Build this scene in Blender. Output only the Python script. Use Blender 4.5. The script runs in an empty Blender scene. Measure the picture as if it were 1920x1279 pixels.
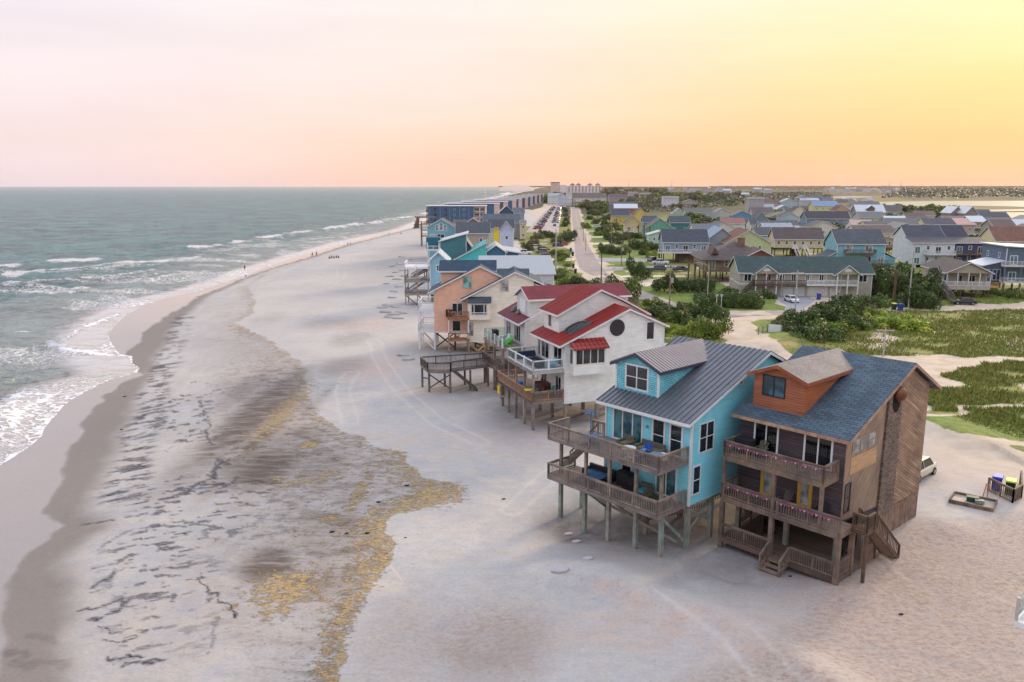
import bpy, math, random
import numpy as np
from mathutils import Vector, Matrix
R = math.radians
SC = bpy.context.scene
COL = SC.collection
rnd = random.Random(7)
# ------------------------------------------------------------------ survey helpers (camera geometry of the photograph)
F, CX, CY, H = 1493.0, 960.0, 639.5, 24.0
TH = math.atan((CY - 349) / F)
CT, ST = math.cos(TH), math.sin(TH)
def G(px, py, z=0.0):
    """ground point (at height z) that a photo pixel looks at"""
    u = (px - CX) / F; v = (py - CY) / F
    dy = CT - v * ST; dz = -(ST + v * CT)
    t = (z - H) / dz
    return (u * t, dy * t, z)
def Gn(pts, z=0.0):
    return np.array([G(a, b, z)[:2] for a, b in pts])
# ------------------------------------------------------------------ render, camera, world
SC.render.engine = 'CYCLES'
SC.cycles.max_bounces = 6; SC.cycles.diffuse_bounces = 3; SC.cycles.glossy_bounces = 3
SC.cycles.transmission_bounces = 4; SC.cycles.transparent_max_bounces = 8; SC.cycles.volume_bounces = 0
SC.cycles.use_denoising = True
SC.cycles.caustics_reflective = False; SC.cycles.caustics_refractive = False
SC.cycles.sample_clamp_indirect = 4
SC.view_settings.view_transform = 'Standard'; SC.view_settings.look = 'None'
SC.view_settings.exposure = 0.10; SC.view_settings.gamma = 1.0
cam = bpy.data.cameras.new('camera'); co = bpy.data.objects.new('camera', cam); COL.objects.link(co)
co.location = (0, 0, H); co.rotation_euler = (math.pi / 2 - TH, 0, 0)
cam.sensor_width = 36; cam.lens = 36 * F / 1920; cam.clip_end = 60000; cam.clip_start = 0.5
SC.camera = co
SUN_AZ, SUN_EL = R(42), R(16)
sun_dir = Vector((math.sin(SUN_AZ) * math.cos(SUN_EL), math.cos(SUN_AZ) * math.cos(SUN_EL), math.sin(SUN_EL)))
def build_world():
    w = bpy.data.worlds.new('World'); SC.world = w; w.use_nodes = True
    nt = w.node_tree; N = nt.nodes; L = nt.links; N.clear()
    tc = N.new('ShaderNodeTexCoord')
    def vm(op, a, b=None):
        n = N.new('ShaderNodeVectorMath'); n.operation = op
        L.new(a, n.inputs[0])
        if b is not None:
            if hasattr(b, 'links'): L.new(b, n.inputs[1])
            else: n.inputs[1].default_value = b
        return n
    def ma(op, a, b=None, cl=False):
        n = N.new('ShaderNodeMath'); n.operation = op; n.use_clamp = cl
        for i, x in enumerate((a, b)):
            if x is None: continue
            if hasattr(x, 'links'): L.new(x, n.inputs[i])
            else: n.inputs[i].default_value = x
        return n.outputs[0]
    nrm = vm('NORMALIZE', tc.outputs['Generated'])
    sep = N.new('ShaderNodeSeparateXYZ'); L.new(nrm.outputs[0], sep.inputs[0])
    z = sep.outputs['Z']
    # azimuth factor towards the sunset (0 over the ocean, 1 towards the sun)
    az = vm('DOT_PRODUCT', nrm.outputs[0], (math.sin(R(40)), math.cos(R(40)), 0)).outputs['Value']
    def ramp(fac, stops):
        r = N.new('ShaderNodeValToRGB'); L.new(fac, r.inputs[0]); cr = r.color_ramp
        cr.interpolation = 'EASE' if False else 'LINEAR'
        while len(cr.elements) > 1: cr.elements.remove(cr.elements[0])
        for i, (p, c) in enumerate(stops):
            e = cr.elements[0] if i == 0 else cr.elements.new(p)
            e.position = p; e.color = tuple(((x / 255) ** 2.2) for x in c) + (1,)
        return r.outputs[0]
    zc = ma('MAXIMUM', z, 0.0)
    zz = ma('POWER', zc, 0.6)      # z 0.02->.096, .05->.166 .1->.251 .2->.38  1->1
    cool = ramp(zz, [(0, (232, 214, 222)), (.10, (241, 219, 221)), (.17, (245, 224, 222)), (.27, (243, 228, 229)), (.38, (241, 231, 238)), (.6, (224, 226, 241)), (1, (207, 217, 240))])
    mid = ramp(zz, [(0, (251, 200, 174)), (.10, (255, 206, 174)), (.17, (255, 213, 184)), (.27, (251, 228, 214)), (.38, (249, 236, 226)), (.6, (236, 232, 238)), (1, (207, 217, 240))])
    warm = ramp(zz, [(0, (240, 186, 152)), (.10, (252, 190, 134)), (.17, (254, 199, 126)), (.27, (255, 215, 130)), (.36, (255, 231, 166)), (.43, (255, 241, 206)), (.6, (250, 240, 222)), (1, (207, 217, 240))])
    def mix(f, a, b):
        m = N.new('ShaderNodeMix'); m.data_type = 'RGBA'; L.new(f, m.inputs['Factor']); L.new(a, m.inputs['A']); L.new(b, m.inputs['B']); return m.outputs['Result']
    def mr(v, a, b):
        m = N.new('ShaderNodeMapRange'); m.interpolation_type = 'SMOOTHSTEP'; L.new(v, m.inputs['Value'])
        m.inputs['From Min'].default_value = a; m.inputs['From Max'].default_value = b; return m.outputs['Result']
    c1 = mix(mr(az, .30, .84), cool, mid)
    c2 = mix(mr(az, .70, 1.08), c1, warm)
    # faint high streaks of haze
    mp = N.new('ShaderNodeMapping'); L.new(nrm.outputs[0], mp.inputs[0]); mp.inputs['Scale'].default_value = (1.2, 1.2, 9)
    nz = N.new('ShaderNodeTexNoise'); L.new(mp.outputs[0], nz.inputs['Vector']); nz.inputs['Scale'].default_value = 2.2; nz.inputs['Detail'].default_value = 5
    nf = N.new('ShaderNodeMapRange'); L.new(nz.outputs[0], nf.inputs['Value']); nf.inputs['From Min'].default_value = .3; nf.inputs['From Max'].default_value = .7; nf.inputs['To Min'].default_value = .93; nf.inputs['To Max'].default_value = 1.02
    # gain added overhead and cut low behind the viewer, shaping the unseen sky's light
    up = ma('MULTIPLY', mr(z, .15, .5), .52); bk = ma('MULTIPLY', ma('MULTIPLY', ma('SUBTRACT', 1.0, mr(sep.outputs['Y'], -.5, .35)), ma('SUBTRACT', 1.0, mr(z, .1, .55))), -.42)
    gain = ma('MULTIPLY', nf.outputs[0], ma('ADD', 1.0, ma('ADD', up, bk)))
    c3 = vm('SCALE', c2); L.new(gain, c3.inputs['Scale'])
    sky = N.new('ShaderNodeTexSky'); sky.sky_type = 'NISHITA'; sky.sun_disc = False; sky.sun_elevation = SUN_EL; sky.sun_rotation = SUN_AZ
    sky.dust_density = 3
    sk = vm('SCALE', sky.outputs[0]); sk.inputs['Scale'].default_value = 0.003
    ad = vm('ADD', c3.outputs[0], sk.outputs[0])
    bg = N.new('ShaderNodeBackground'); L.new(ad.outputs[0], bg.inputs[0]); bg.inputs[1].default_value = 1.03
    out = N.new('ShaderNodeOutputWorld'); L.new(bg.outputs[0], out.inputs[0])
build_world()
sl = bpy.data.lights.new('sun', 'SUN'); sl.energy = 3.2; sl.angle = R(10); sl.color = (1.0, .77, .52)
so = bpy.data.objects.new('sun', sl); COL.objects.link(so)
so.rotation_euler = (-sun_dir).to_track_quat('-Z', 'Y').to_euler()
# ------------------------------------------------------------------ materials
def srgb(c):
    if isinstance(c, str):
        c = tuple(int(c[i:i + 2], 16) for i in (0, 2, 4))
    return tuple((x / 255) ** 2.2 for x in c) + (1,)
class NT:
    def __init__(s, m):
        m.use_nodes = True; s.t = m.node_tree; s.N = s.t.nodes; s.L = s.t.links; s.b = s.N['Principled BSDF']
    def n(s, typ, ins=None, **kw):
        n = s.N.new('ShaderNode' + typ)
        for k, v in kw.items(): setattr(n, k, v)
        for k, v in (ins or {}).items():
            if hasattr(v, 'links'): s.L.new(v, n.inputs[k])
            else: n.inputs[k].default_value = (v[:3] if typ == 'VectorMath' and isinstance(v, tuple) else v)
        return n
    def math(s, op, a, b=0.0, c=None, clamp=False):
        ins = {0: a, 1: b}
        if c is not None: ins[2] = c
        return s.n('Math', ins, operation=op, use_clamp=clamp).outputs[0]
    def mix(s, f, a, b):
        return s.n('Mix', {'Factor': f, 'A': a, 'B': b}, data_type='RGBA').outputs['Result']
    def noise(s, vec, scale, detail=4, rough=.55, **kw):
        return s.n('TexNoise', {'Vector': vec, 'Scale': scale, 'Detail': detail, 'Roughness': rough}).outputs[0]
    def rng(s, v, a, b, c=0.0, d=1.0, smooth=True):
        return s.n('MapRange', {'Value': v, 'From Min': a, 'From Max': b, 'To Min': c, 'To Max': d}, interpolation_type='SMOOTHSTEP' if smooth else 'LINEAR').outputs[0]
    def obj(s, scale=(1, 1, 1), rot=(0, 0, 0)):
        tc = s.n('TexCoord')
        return s.n('Mapping', {'Vector': tc.outputs['Object'], 'Scale': scale, 'Rotation': rot}).outputs[0]
    def bump(s, h, strength=.4, dist=.02):
        b = s.n('Bump', {'Height': h, 'Strength': strength, 'Distance': dist})
        s.L.new(b.outputs[0], s.b.inputs['Normal'])
MATS = {}
def mat(kind, color='808080', rough=.7, **kw):
    key = (kind, color, rough, tuple(sorted(kw.items())))
    if key in MATS: return MATS[key]
    m = bpy.data.materials.new(kind + '_' + str(color)); MATS[key] = m
    q = NT(m); b = q.b; col = srgb(color)
    b.inputs['Roughness'].default_value = rough
    def var(amount, vec, sc, detail=4):
        nz = q.noise(vec, sc, detail)
        f = q.rng(nz, .3, .7, 1 - amount, 1 + amount)
        return f
    def scalecol(c, f):
        n = q.n('VectorMath', {0: c, 'Scale': f}, operation='SCALE'); return n.outputs[0]
    if kind == 'plain':
        v = q.obj(); f = var(kw.get('var', .10), v, kw.get('sc', 1.3))
        if kw.get('seam'):
            sx = q.n('SeparateXYZ', {0: v}).outputs[kw.get('sax', 1)]; f = q.math('MULTIPLY', f, q.rng(q.math('FRACT', q.math('DIVIDE', sx, kw['seam'])), 0, .4, .3, 1.0))
        q.L.new(scalecol(col, f), b.inputs['Base Color'])
        if kw.get('metal'): b.inputs['Metallic'].default_value = kw['metal']
    elif kind == 'siding':
        v = q.obj(); step = kw.get('step', .17)
        sep = q.n('SeparateXYZ', {0: v})
        zz = q.math('FRACT', q.math('DIVIDE', sep.outputs[2], step))
        line = q.rng(zz, 0.0, .14, .62, 1.0)
        f = q.math('MULTIPLY', var(.07, v, .9), line)
        vs = q.obj((.6, .6, 1 / step)); f = q.math('MULTIPLY', f, q.rng(q.noise(vs, 1.0, 1), .3, .7, .95, 1.05))
        st = q.obj((1.3, 1.3, .25)); f = q.math('MULTIPLY', f, q.rng(q.noise(st, 1.0, 6), .58, .78, 1.0, .86))
        q.L.new(scalecol(col, f), b.inputs['Base Color'])
        q.bump(zz, .35, .02)
    elif kind == 'wood':     # weathered boards; ax = direction of the board steps (deg), pitch
        ang = kw.get('ang', 0.0); p = kw.get('pitch', .14)
        v = q.obj(); sep = q.n('SeparateXYZ', {0: v})
        a = q.math('ADD', q.math('MULTIPLY', sep.outputs[0], math.sin(R(ang))), q.math('MULTIPLY', sep.outputs[2], math.cos(R(ang))))
        t = q.math('SUBTRACT', q.math('MULTIPLY', sep.outputs[0], math.cos(R(ang))), q.math('MULTIPLY', sep.outputs[2], math.sin(R(ang))))
        if kw.get('alongy'): t = sep.outputs[1]; a = sep.outputs[2]
        if kw.get('deck'): t = sep.outputs[1]; a = sep.outputs[0]
        cell = q.math('DIVIDE', a, p); fl = q.math('FLOOR', cell); fr = q.math('FRACT', cell)
        cx = q.n('CombineXYZ', {0: q.math('ADD', q.math('MULTIPLY', t, .10), q.math('MULTIPLY', fl, 3.7)), 1: fl, 2: 0.0}).outputs[0]
        n1 = q.noise(cx, 1.0, 3)
        gx = q.n('CombineXYZ', {0: q.math('MULTIPLY', t, .7), 1: q.math('MULTIPLY', a, 22.0), 2: 0.0}).outputs[0]
        n2 = q.noise(gx, 1.0, 5, .6)
        f = q.math('MULTIPLY', q.rng(n1, .28, .72, 1 - kw.get('var', .4), 1 + kw.get('var', .4) * .8), q.rng(n2, .25, .75, .62, 1.3))
        f = q.math('MULTIPLY', f, q.rng(fr, 0, .2, .25, 1.0))
        big = q.noise(v, .5, 4); col2 = srgb(kw.get('color2', color))
        c = q.mix(q.rng(big, .35, .65), col, col2)
        q.L.new(scalecol(c, f), b.inputs['Base Color']); q.bump(fr, .5, .015)
    elif kind == 'timber':   # posts, rails
        v = q.obj((1, 1, 1)); f = q.math('MULTIPLY', var(.22, v, 1.7, 6), q.rng(q.noise(q.obj((14, 14, 1.5)), 1, 4), .3, .7, .85, 1.15))
        c = q.mix(q.rng(q.noise(v, .45, 3), .4, .62), col, srgb(kw.get('color2', color)))
        q.L.new(scalecol(c, f), b.inputs['Base Color'])
    elif kind == 'shingle':
        v = q.obj(); sep = q.n('SeparateXYZ', {0: v}); s_ = kw.get('s', 1.0)
        if kw.get('ridge') == 'x': cc = q.n('CombineXYZ', {0: sep.outputs[0], 1: q.math('MULTIPLY', sep.outputs[1], 1.1), 2: 0.0}).outputs[0]
        elif kw.get('wall'): cc = q.n('CombineXYZ', {0: q.math('ADD', sep.outputs[0], sep.outputs[1]), 1: sep.outputs[2], 2: 0.0}).outputs[0]
        else: cc = q.n('CombineXYZ', {0: sep.outputs[1], 1: q.math('MULTIPLY', sep.outputs[0], 1.1), 2: 0.0}).outputs[0]
        c2 = tuple(x * kw.get('k', .62) * .9 for x in col[:3]) + (1,)
        br = q.n('TexBrick', {'Vector': cc, 'Color1': col, 'Color2': c2, 'Mortar': tuple(x * .35 for x in col[:3]) + (1,), 'Scale': 1.0, 'Mortar Size': .02 * s_, 'Brick Width': .42 * s_, 'Row Height': .16 * s_, 'Bias': -.2})
        f = q.math('MULTIPLY', var(.18, v, .8, 5), q.rng(q.noise(v, 9, 3), .3, .7, .9, 1.1))
        f = q.math('MULTIPLY', f, kw.get('gain', 1.15))
        q.L.new(scalecol(br.outputs[0], f), b.inputs['Base Color'])
        b.inputs['Roughness'].default_value = kw.get('r', .75)
        q.bump(br.outputs[1], .3, .01)
    elif kind == 'glass':
        v = q.obj(); nz = q.noise(v, .9, 2)
        c = q.mix(q.rng(nz, .4, .6), col, tuple(x * .35 for x in col[:3]) + (1,))
        q.L.new(c, b.inputs['Base Color']); b.inputs['Roughness'].default_value = .06
        b.inputs['Specular IOR Level'].default_value = .7
    elif kind == 'clear':
        b.inputs['Base Color'].default_value = col; b.inputs['Transmission Weight'].default_value = .85
        b.inputs['Roughness'].default_value = .05; b.inputs['IOR'].default_value = 1.05
        b.inputs['Alpha'].default_value = .5
    elif kind == 'leaf':
        info = q.n('ObjectInfo'); v = q.obj()
        n1 = q.noise(v, 1.1, 3); n2 = q.noise(v, 7.0, 2)
        col2 = srgb(kw.get('color2', color))
        f = q.math('ADD', q.rng(n1, .35, .65, 0, .6), q.math('MULTIPLY', q.rng(n2, .3, .7), .4))
        c = q.mix(f, col, col2)
        c = scalecol(c, q.rng(info.outputs['Random'], 0, 1, .75, 1.25, False))
        q.L.new(c, b.inputs['Base Color']); b.inputs['Roughness'].default_value = .55
        b.inputs['Specular IOR Level'].default_value = .3
        b.inputs['Transmission Weight'].default_value = 0.0
    elif kind == 'paint':
        b.inputs['Base Color'].default_value = col; b.inputs['Coat Weight'].default_value = .5; b.inputs['Coat Roughness'].default_value = .08
        b.inputs['Metallic'].default_value = kw.get('metal', .2)
    return m
# ------------------------------------------------------------------ mesh building
class MB:
    def __init__(s): s.v = []; s.f = []; s.m = []; s.cur = 0
    def add(s, vs, fs):
        o = len(s.v); s.v += [tuple(a) for a in vs]; s.f += [tuple(i + o for i in f) for f in fs]; s.m += [s.cur] * len(fs); return s
    def box(s, x0, x1, y0, y1, z0, z1):
        if x0 > x1: x0, x1 = x1, x0
        if y0 > y1: y0, y1 = y1, y0
        if z0 > z1: z0, z1 = z1, z0
        return s.add([(x0, y0, z0), (x1, y0, z0), (x1, y1, z0), (x0, y1, z0), (x0, y0, z1), (x1, y0, z1), (x1, y1, z1), (x0, y1, z1)],
                     [(0, 3, 2, 1), (4, 5, 6, 7), (0, 1, 5, 4), (1, 2, 6, 5), (2, 3, 7, 6), (3, 0, 4, 7)])
    def beam(s, p, q, w=.1, h=None):
        h = h or w; p = Vector(p); q = Vector(q); d = (q - p)
        if d.length < 1e-6: return s
        d.normalize(); up = Vector((0, 0, 1)) if abs(d.z) < .95 else Vector((1, 0, 0))
        a = d.cross(up).normalized() * (w / 2); b = a.cross(d).normalized() * (h / 2)
        vs = [p - a - b, p + a - b, p + a + b, p - a + b, q - a - b, q + a - b, q + a + b, q - a + b]
        return s.add(vs, [(0, 1, 2, 3), (7, 6, 5, 4), (0, 4, 5, 1), (1, 5, 6, 2), (2, 6, 7, 3), (3, 7, 4, 0)])
    def prism(s, prof, a0, a1, axis='y'):
        """profile polygon extruded along y (profile in x,z) or x (profile in y,z)"""
        n = len(prof)
        P3 = (lambda p, a: (p[0], a, p[1])) if axis == 'y' else (lambda p, a: (a, p[0], p[1]))
        vs = [P3(p, a0) for p in prof] + [P3(p, a1) for p in prof]
        fs = [tuple(range(n)), tuple(range(2 * n - 1, n - 1, -1))] + [(i, i + n, (i + 1) % n + n, (i + 1) % n) for i in range(n)]
        return s.add(vs, fs)
    def tube(s, p, q, r, n=8, r2=None, cap=True):
        r2 = r if r2 is None else r2
        p = Vector(p); q = Vector(q); d = (q - p).normalized(); up = Vector((0, 0, 1)) if abs(d.z) < .95 else Vector((1, 0, 0))
        a = d.cross(up).normalized(); b = a.cross(d)
        vs = []
        for c, rr in ((p, r), (q, r2)):
            for i in range(n):
                t = 2 * math.pi * i / n; vs.append(c + a * math.cos(t) * rr + b * math.sin(t) * rr)
        fs = [(i, (i + 1) % n, (i + 1) % n + n, i + n) for i in range(n)]
        if cap: fs += [tuple(range(n))[::-1], tuple(range(n, 2 * n))]
        return s.add(vs, fs)
    def loft(s, rings, cap=True):
        """rings: equally long lists of points"""
        n = len(rings[0]); vs = [p for r in rings for p in r]; fs = []
        for k in range(len(rings) - 1):
            for i in range(n):
                j = (i + 1) % n; fs.append((k * n + i, k * n + j, (k + 1) * n + j, (k + 1) * n + i))
        if cap: fs += [tuple(range(n))[::-1], tuple(range((len(rings) - 1) * n, len(rings) * n))]
        return s.add(vs, fs)
    def ball(s, c, r, n=8, m=5, sq=(1, 1, 1)):
        rings = []
        for k in range(1, m):
            ph = math.pi * k / m
            rings.append([(c[0] + r * sq[0] * math.sin(ph) * math.cos(2 * math.pi * i / n), c[1] + r * sq[1] * math.sin(ph) * math.sin(2 * math.pi * i / n), c[2] - r * sq[2] * math.cos(ph)) for i in range(n)])
        return s.loft(rings)
    def mesh(s, name, mats):
        me = bpy.data.meshes.new(name); me.from_pydata(s.v, [], s.f)
        for m in (mats if isinstance(mats, (list, tuple)) else [mats]): me.materials.append(m)
        if any(s.m): me.polygons.foreach_set('material_index', s.m)
        return me
    def build(s, name, mats, parent=None, smooth=False):
        me = s.mesh(name, mats)
        if smooth: me.shade_smooth()
        return link(name, me, parent)
def link(name, me, parent=None):
    o = bpy.data.objects.new(name, me); COL.objects.link(o)
    if parent is not None: o.parent = parent
    return o
def tag(o, label, cat, group=None, kind=None):
    if label: o['label'] = label
    if cat: o['category'] = cat
    if group: o['group'] = group
    if kind: o['kind'] = kind
    return o
def thing(name, label, cat, loc=(0, 0, 0), rz=0.0, group=None):
    o = bpy.data.objects.new(name, None); COL.objects.link(o); o.location = loc; o.rotation_euler = (0, 0, rz)
    o.empty_display_size = .2
    return tag(o, label, cat, group)
def copy_tree(o, parent=None):
    c = o.copy(); COL.objects.link(c); c.parent = parent
    for ch in list(o.children): copy_tree(ch, c)
    return c
def structure(name, me):
    o = link(name, me); o['kind'] = 'structure'; return o
# ------------------------------------------------------------------ numpy noise
def _hash(ix, iy, seed):
    h = (ix * 374761393 + iy * 668265263 + seed * 1442695041) & 0xffffffff
    h = ((h ^ (h >> 13)) * 1274126177) & 0xffffffff
    return ((h ^ (h >> 16)) & 0xffff) / 65535.0
def vnoise(x, y, seed=0):
    ix = np.floor(x).astype(np.int64); iy = np.floor(y).astype(np.int64); fx = x - ix; fy = y - iy
    fx = fx * fx * (3 - 2 * fx); fy = fy * fy * (3 - 2 * fy)
    a = _hash(ix, iy, seed); b = _hash(ix + 1, iy, seed); c = _hash(ix, iy + 1, seed); d = _hash(ix + 1, iy + 1, seed)
    return (a * (1 - fx) + b * fx) * (1 - fy) + (c * (1 - fx) + d * fx) * fy
def fbm(x, y, seed=0, oct=4):
    s = 0; a = .5; t = 0
    for i in range(oct):
        s = s + a * vnoise(x * 2 ** i, y * 2 ** i, seed + i * 17); t += a; a *= .5
    return s / t
def sstep(x, a, b):
    t = np.clip((x - a) / (b - a), 0, 1); return t * t * (3 - 2 * t)
def seg_dist(X, Y, pts):
    """distance to a polyline and signed side (positive to its right when walking along it)"""
    best = np.full(X.shape, 1e9); side = np.zeros(X.shape)
    for (x0, y0), (x1, y1) in zip(pts[:-1], pts[1:]):
        dx, dy = x1 - x0, y1 - y0; L2 = dx * dx + dy * dy + 1e-9
        t = np.clip(((X - x0) * dx + (Y - y0) * dy) / L2, 0, 1)
        ex = X - (x0 + t * dx); ey = Y - (y0 + t * dy); d = ex * ex + ey * ey
        m = d < best; best = np.where(m, d, best); cr = dx * ey - dy * ex
        side = np.where(m, np.where(cr < 0, 1.0, -1.0), side)
    return np.sqrt(best), side
def in_poly(X, Y, pts):
    ins = np.zeros(X.shape, bool); n = len(pts)
    for i in range(n):
        x0, y0 = pts[i]; x1, y1 = pts[(i + 1) % n]
        c = ((y0 > Y) != (y1 > Y)) & (X < (x1 - x0) * (Y - y0) / (y1 - y0 + 1e-12) + x0)
        ins ^= c
    return ins
def poly_field(X, Y, pts, soft):
    """0..1 membership with a soft edge of about `soft` metres"""
    pts = list(map(tuple, pts)); x0, y0 = np.min(pts, 0) - 3 * soft; x1, y1 = np.max(pts, 0) + 3 * soft
    out = np.zeros(X.shape); m = (X > x0) & (X < x1) & (Y > y0) & (Y < y1)
    if not m.any(): return out
    d, _ = seg_dist(X[m], Y[m], pts + pts[:1]); i = in_poly(X[m], Y[m], pts)
    out[m] = sstep(np.where(i, d, -d), -soft, soft); return out
# ------------------------------------------------------------------ terrain
SEA = -1.8
E1px = [(-420, 1120), (-260, 1010), (-160, 950), (-60, 905), (0, 875), (35, 855), (81, 819), (88, 802), (131, 753), (171, 731), (210, 712), (258, 700), (265, 690), (251, 681), (253, 668), (226, 664), (214, 646), (206, 630), (216, 612), (240, 590), (268, 574), (308, 560), (376, 545), (440, 524), (500, 501), (560, 482), (640, 459), (715, 441), (770, 428), (800, 414), (832, 398), (880, 383), (930, 371), (975, 361.5), (1000, 355.5), (1012, 352), (1030, 350.3)]
E1 = Gn(E1px, SEA); E1 = np.vstack([[E1[0][0] - 30, E1[0][1] - 40], [-62, 12]][::-1] and [[-60, -40], [-55, 5], *E1])
E2 = Gn([(-60, 1500), (8, 1200), (15, 1118), (49, 1062), (130, 1012), (86, 976), (116, 912), (124, 850), (144, 823), (149, 788), (175, 762), (208, 731), (240, 712), (268, 700), (236, 675), (238, 655), (262, 640), (271, 622), (320, 591), (350, 578), (372, 558), (460, 519), (503, 504), (582, 482), (648, 460), (718, 442), (772, 428), (812, 410)], -1.5)
E3 = Gn([(120, 1500), (138, 1212), (127, 1137), (120, 1077), (161, 1043), (205, 1010), (165, 980), (187, 912), (212, 850), (232, 800), (258, 745), (283, 685), (300, 650), (335, 605), (395, 555), (465, 519), (510, 503), (590, 482), (655, 460), (725, 441), (780, 426), (812, 410)], -1.2)
WR = Gn([(630, 1420), (642, 1258), (654, 1196), (650, 1154), (683, 1129), (700, 1087), (729, 1050), (729, 1008), (729, 971), (770, 962), (812, 945), (858, 929), (858, 908), (787, 896), (757, 872), (757, 854), (709, 841), (683, 824), (635, 812), (613, 793), (587, 758), (569, 727), (574, 697), (556, 675), (525, 653), (495, 631), (464, 620), (438, 606), (462, 596), (477, 587), (477, 565), (464, 534), (500, 508), (560, 490)], -.15)
def shore_s(X, Y):
    d, sd = seg_dist(X, Y, E1); return d * sd          # positive on land
RIDGES = [(Gn([(1030, 1083), (1130, 1085), (1290, 1150), (1420, 1210), (1560, 1290), (1700, 1400)]), 1.2, .55), (Gn([(760, 1090), (840, 1180), (880, 1260), (930, 1380)]), 1.6, -.3),
          (Gn([(1260, 1105), (1275, 1080), (1330, 1070), (1380, 1085)]), .6, -.22), (Gn([(1590, 1110), (1640, 1060), (1700, 1010), (1760, 990)]), 1.5, .35),
          (Gn([(1510, 610), (1560, 650)]), 3, .0), (Gn([(1445, 655), (1480, 640)]), 3.2, 1.1), (Gn([(1755, 800), (1790, 812), (1840, 835)]), 2.5, .7),
          (Gn([(690, 590), (750, 582)]), 3.5, .5), (Gn([(735, 500), (760, 480)]), 5, .6), (Gn([(720, 640), (790, 665)]), 4, .25)]
HOLLOWS = [((1085, 985), 3.2, -.30), ((1120, 1000), 2.5, -.2), ((1240, 1000), 4, -.2), ((840, 1170), 2.4, -.25), ((1180, 800), 3, .2)]
def terrain(X, Y, micro=True):
    X = np.asarray(X, float); Y = np.asarray(Y, float)
    s = shore_s(X, Y)
    z = SEA + (0 - SEA) * sstep(s, -2, 24) + np.minimum(s, 0) * .05
    z = np.maximum(z, -6)
    if micro:
        amp = sstep(s, 14, 34) * (1 - sstep(Y, 150, 260)) * (1 - sstep(X, 45, 60))
        z = z + amp * (.34 * (fbm(X / 9, Y / 9, 3, 3) - .5) + .12 * (fbm(X / 2.2, Y / 2.2, 5, 3) - .5))
        z = z + .035 * (fbm(X / .55, Y / .55, 9, 2) - .5) * (Y < 75) * sstep(s, 4, 12)
        for pts, w, a in RIDGES:
            d, sd = seg_dist(X, Y, pts); dd = np.where(sd > 0, d, d * .55); z = z + a * np.exp(-(dd / w) ** 2)
        for (px, py), w, a in HOLLOWS:
            c = G(px, py); z = z + a * np.exp(-((X - c[0]) ** 2 + (Y - c[1]) ** 2) / w ** 2)
    return z
def tz(x, y): return float(terrain(np.array([x]), np.array([y]))[0])
# polar sheet, fine near the place and coarse towards the horizon
def polar(az0, az1, radii, fine=(-36, 36), st=.125, st2=1.2):
    a = list(np.arange(az0, fine[0], st2)) + list(np.arange(fine[0], fine[1], st)) + list(np.arange(fine[1], az1 + .01, st2))
    A = np.radians(np.array(a)); RR, AA = np.meshgrid(radii, A, indexing='ij')
    return RR * np.sin(AA), RR * np.cos(AA)
def grid_mesh(name, X, Y, Z, mats, keep=None):
    nr, nc = X.shape; me = bpy.data.meshes.new(name)
    idx = np.arange(nr * nc).reshape(nr, nc)
    q = np.stack([idx[:-1, :-1], idx[:-1, 1:], idx[1:, 1:], idx[1:, :-1]], -1).reshape(-1, 4)
    q = q[:, ::-1]
    if keep is not None:
        k = keep.ravel(); q = q[k[q].any(1)]
    me.vertices.add(nr * nc); me.vertices.foreach_set('co', np.stack([X, Y, Z], -1).reshape(-1).astype(np.float32))
    me.loops.add(q.size); me.loops.foreach_set('vertex_index', q.reshape(-1).astype(np.int32))
    me.polygons.add(len(q)); me.polygons.foreach_set('loop_start', np.arange(0, q.size, 4, dtype=np.int32)); me.polygons.foreach_set('loop_total', np.full(len(q), 4, np.int32))
    me.update(calc_edges=True); me.validate(); me.shade_smooth()
    for m in mats: me.materials.append(m)
    return me
def attr(me, name, arr):
    a = me.attributes.new(name, 'FLOAT', 'POINT'); a.data.foreach_set('value', arr.reshape(-1).astype(np.float32))
ang = np.radians(np.concatenate([np.arange(62, 40, -1.0), np.arange(40, 3.0, -.085), np.arange(3.0, .25, -.05)]))
radii = np.concatenate([H / np.tan(ang), [6500, 8500, 12000, 20000, 38000]])
X, Y = polar(-100, 100, radii)
Z = terrain(X, Y)
S = shore_s(X, Y)
RRr = np.hypot(X, Y)
Z = Z - np.maximum(RRr - 3000, 0) * .0008 * (S > 0) * 0
track_ridge_light = np.zeros_like(X)
for tp, tw in [([(655, 790), (652, 765), (640, 745), (646, 715), (660, 700)], 1.7), ([(960, 955), (1000, 915), (1030, 890), (1060, 872)], 1.7), ([(610, 540), (640, 520), (640, 505)], 1.8), ([(1470, 700), (1400, 655), (1370, 620), (1340, 596), (1300, 586)], 1.9), ([(1500, 720), (1440, 670), (1392, 625), (1375, 600), (1440, 590)], 1.9), ([(1960, 915), (1860, 862), (1790, 838), (1700, 800)], 1.9), ([(1960, 890), (1880, 856), (1800, 830), (1720, 790)], 1.9), ([(1950, 686), (1800, 684), (1660, 700), (1560, 690)], 1.9), ([(900, 830), (820, 790), (760, 740), (720, 690), (700, 640)], 1.8), ([(1480, 1290), (1380, 1200), (1250, 1120)], 1.8)]:
    p = Gn(tp); d, sd = seg_dist(X + .5 * (fbm(X / 4, Y / 4, 11, 2) - .5), Y + .5 * (fbm(X / 4, Y / 4, 12, 2) - .5), p); track_ridge_light = np.maximum(track_ridge_light, np.exp(-((d - tw / 2) / .2) ** 2) * (.4 + .6 * fbm(X / 3, Y / 3, 13, 2)))
gxw = X + 5 * (fbm(X / 5.0, Y / 5.0, 421, 4) - .5); gyw = Y + 7 * (fbm(X / 5.0, Y / 5.0, 431, 4) - .5)
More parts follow.
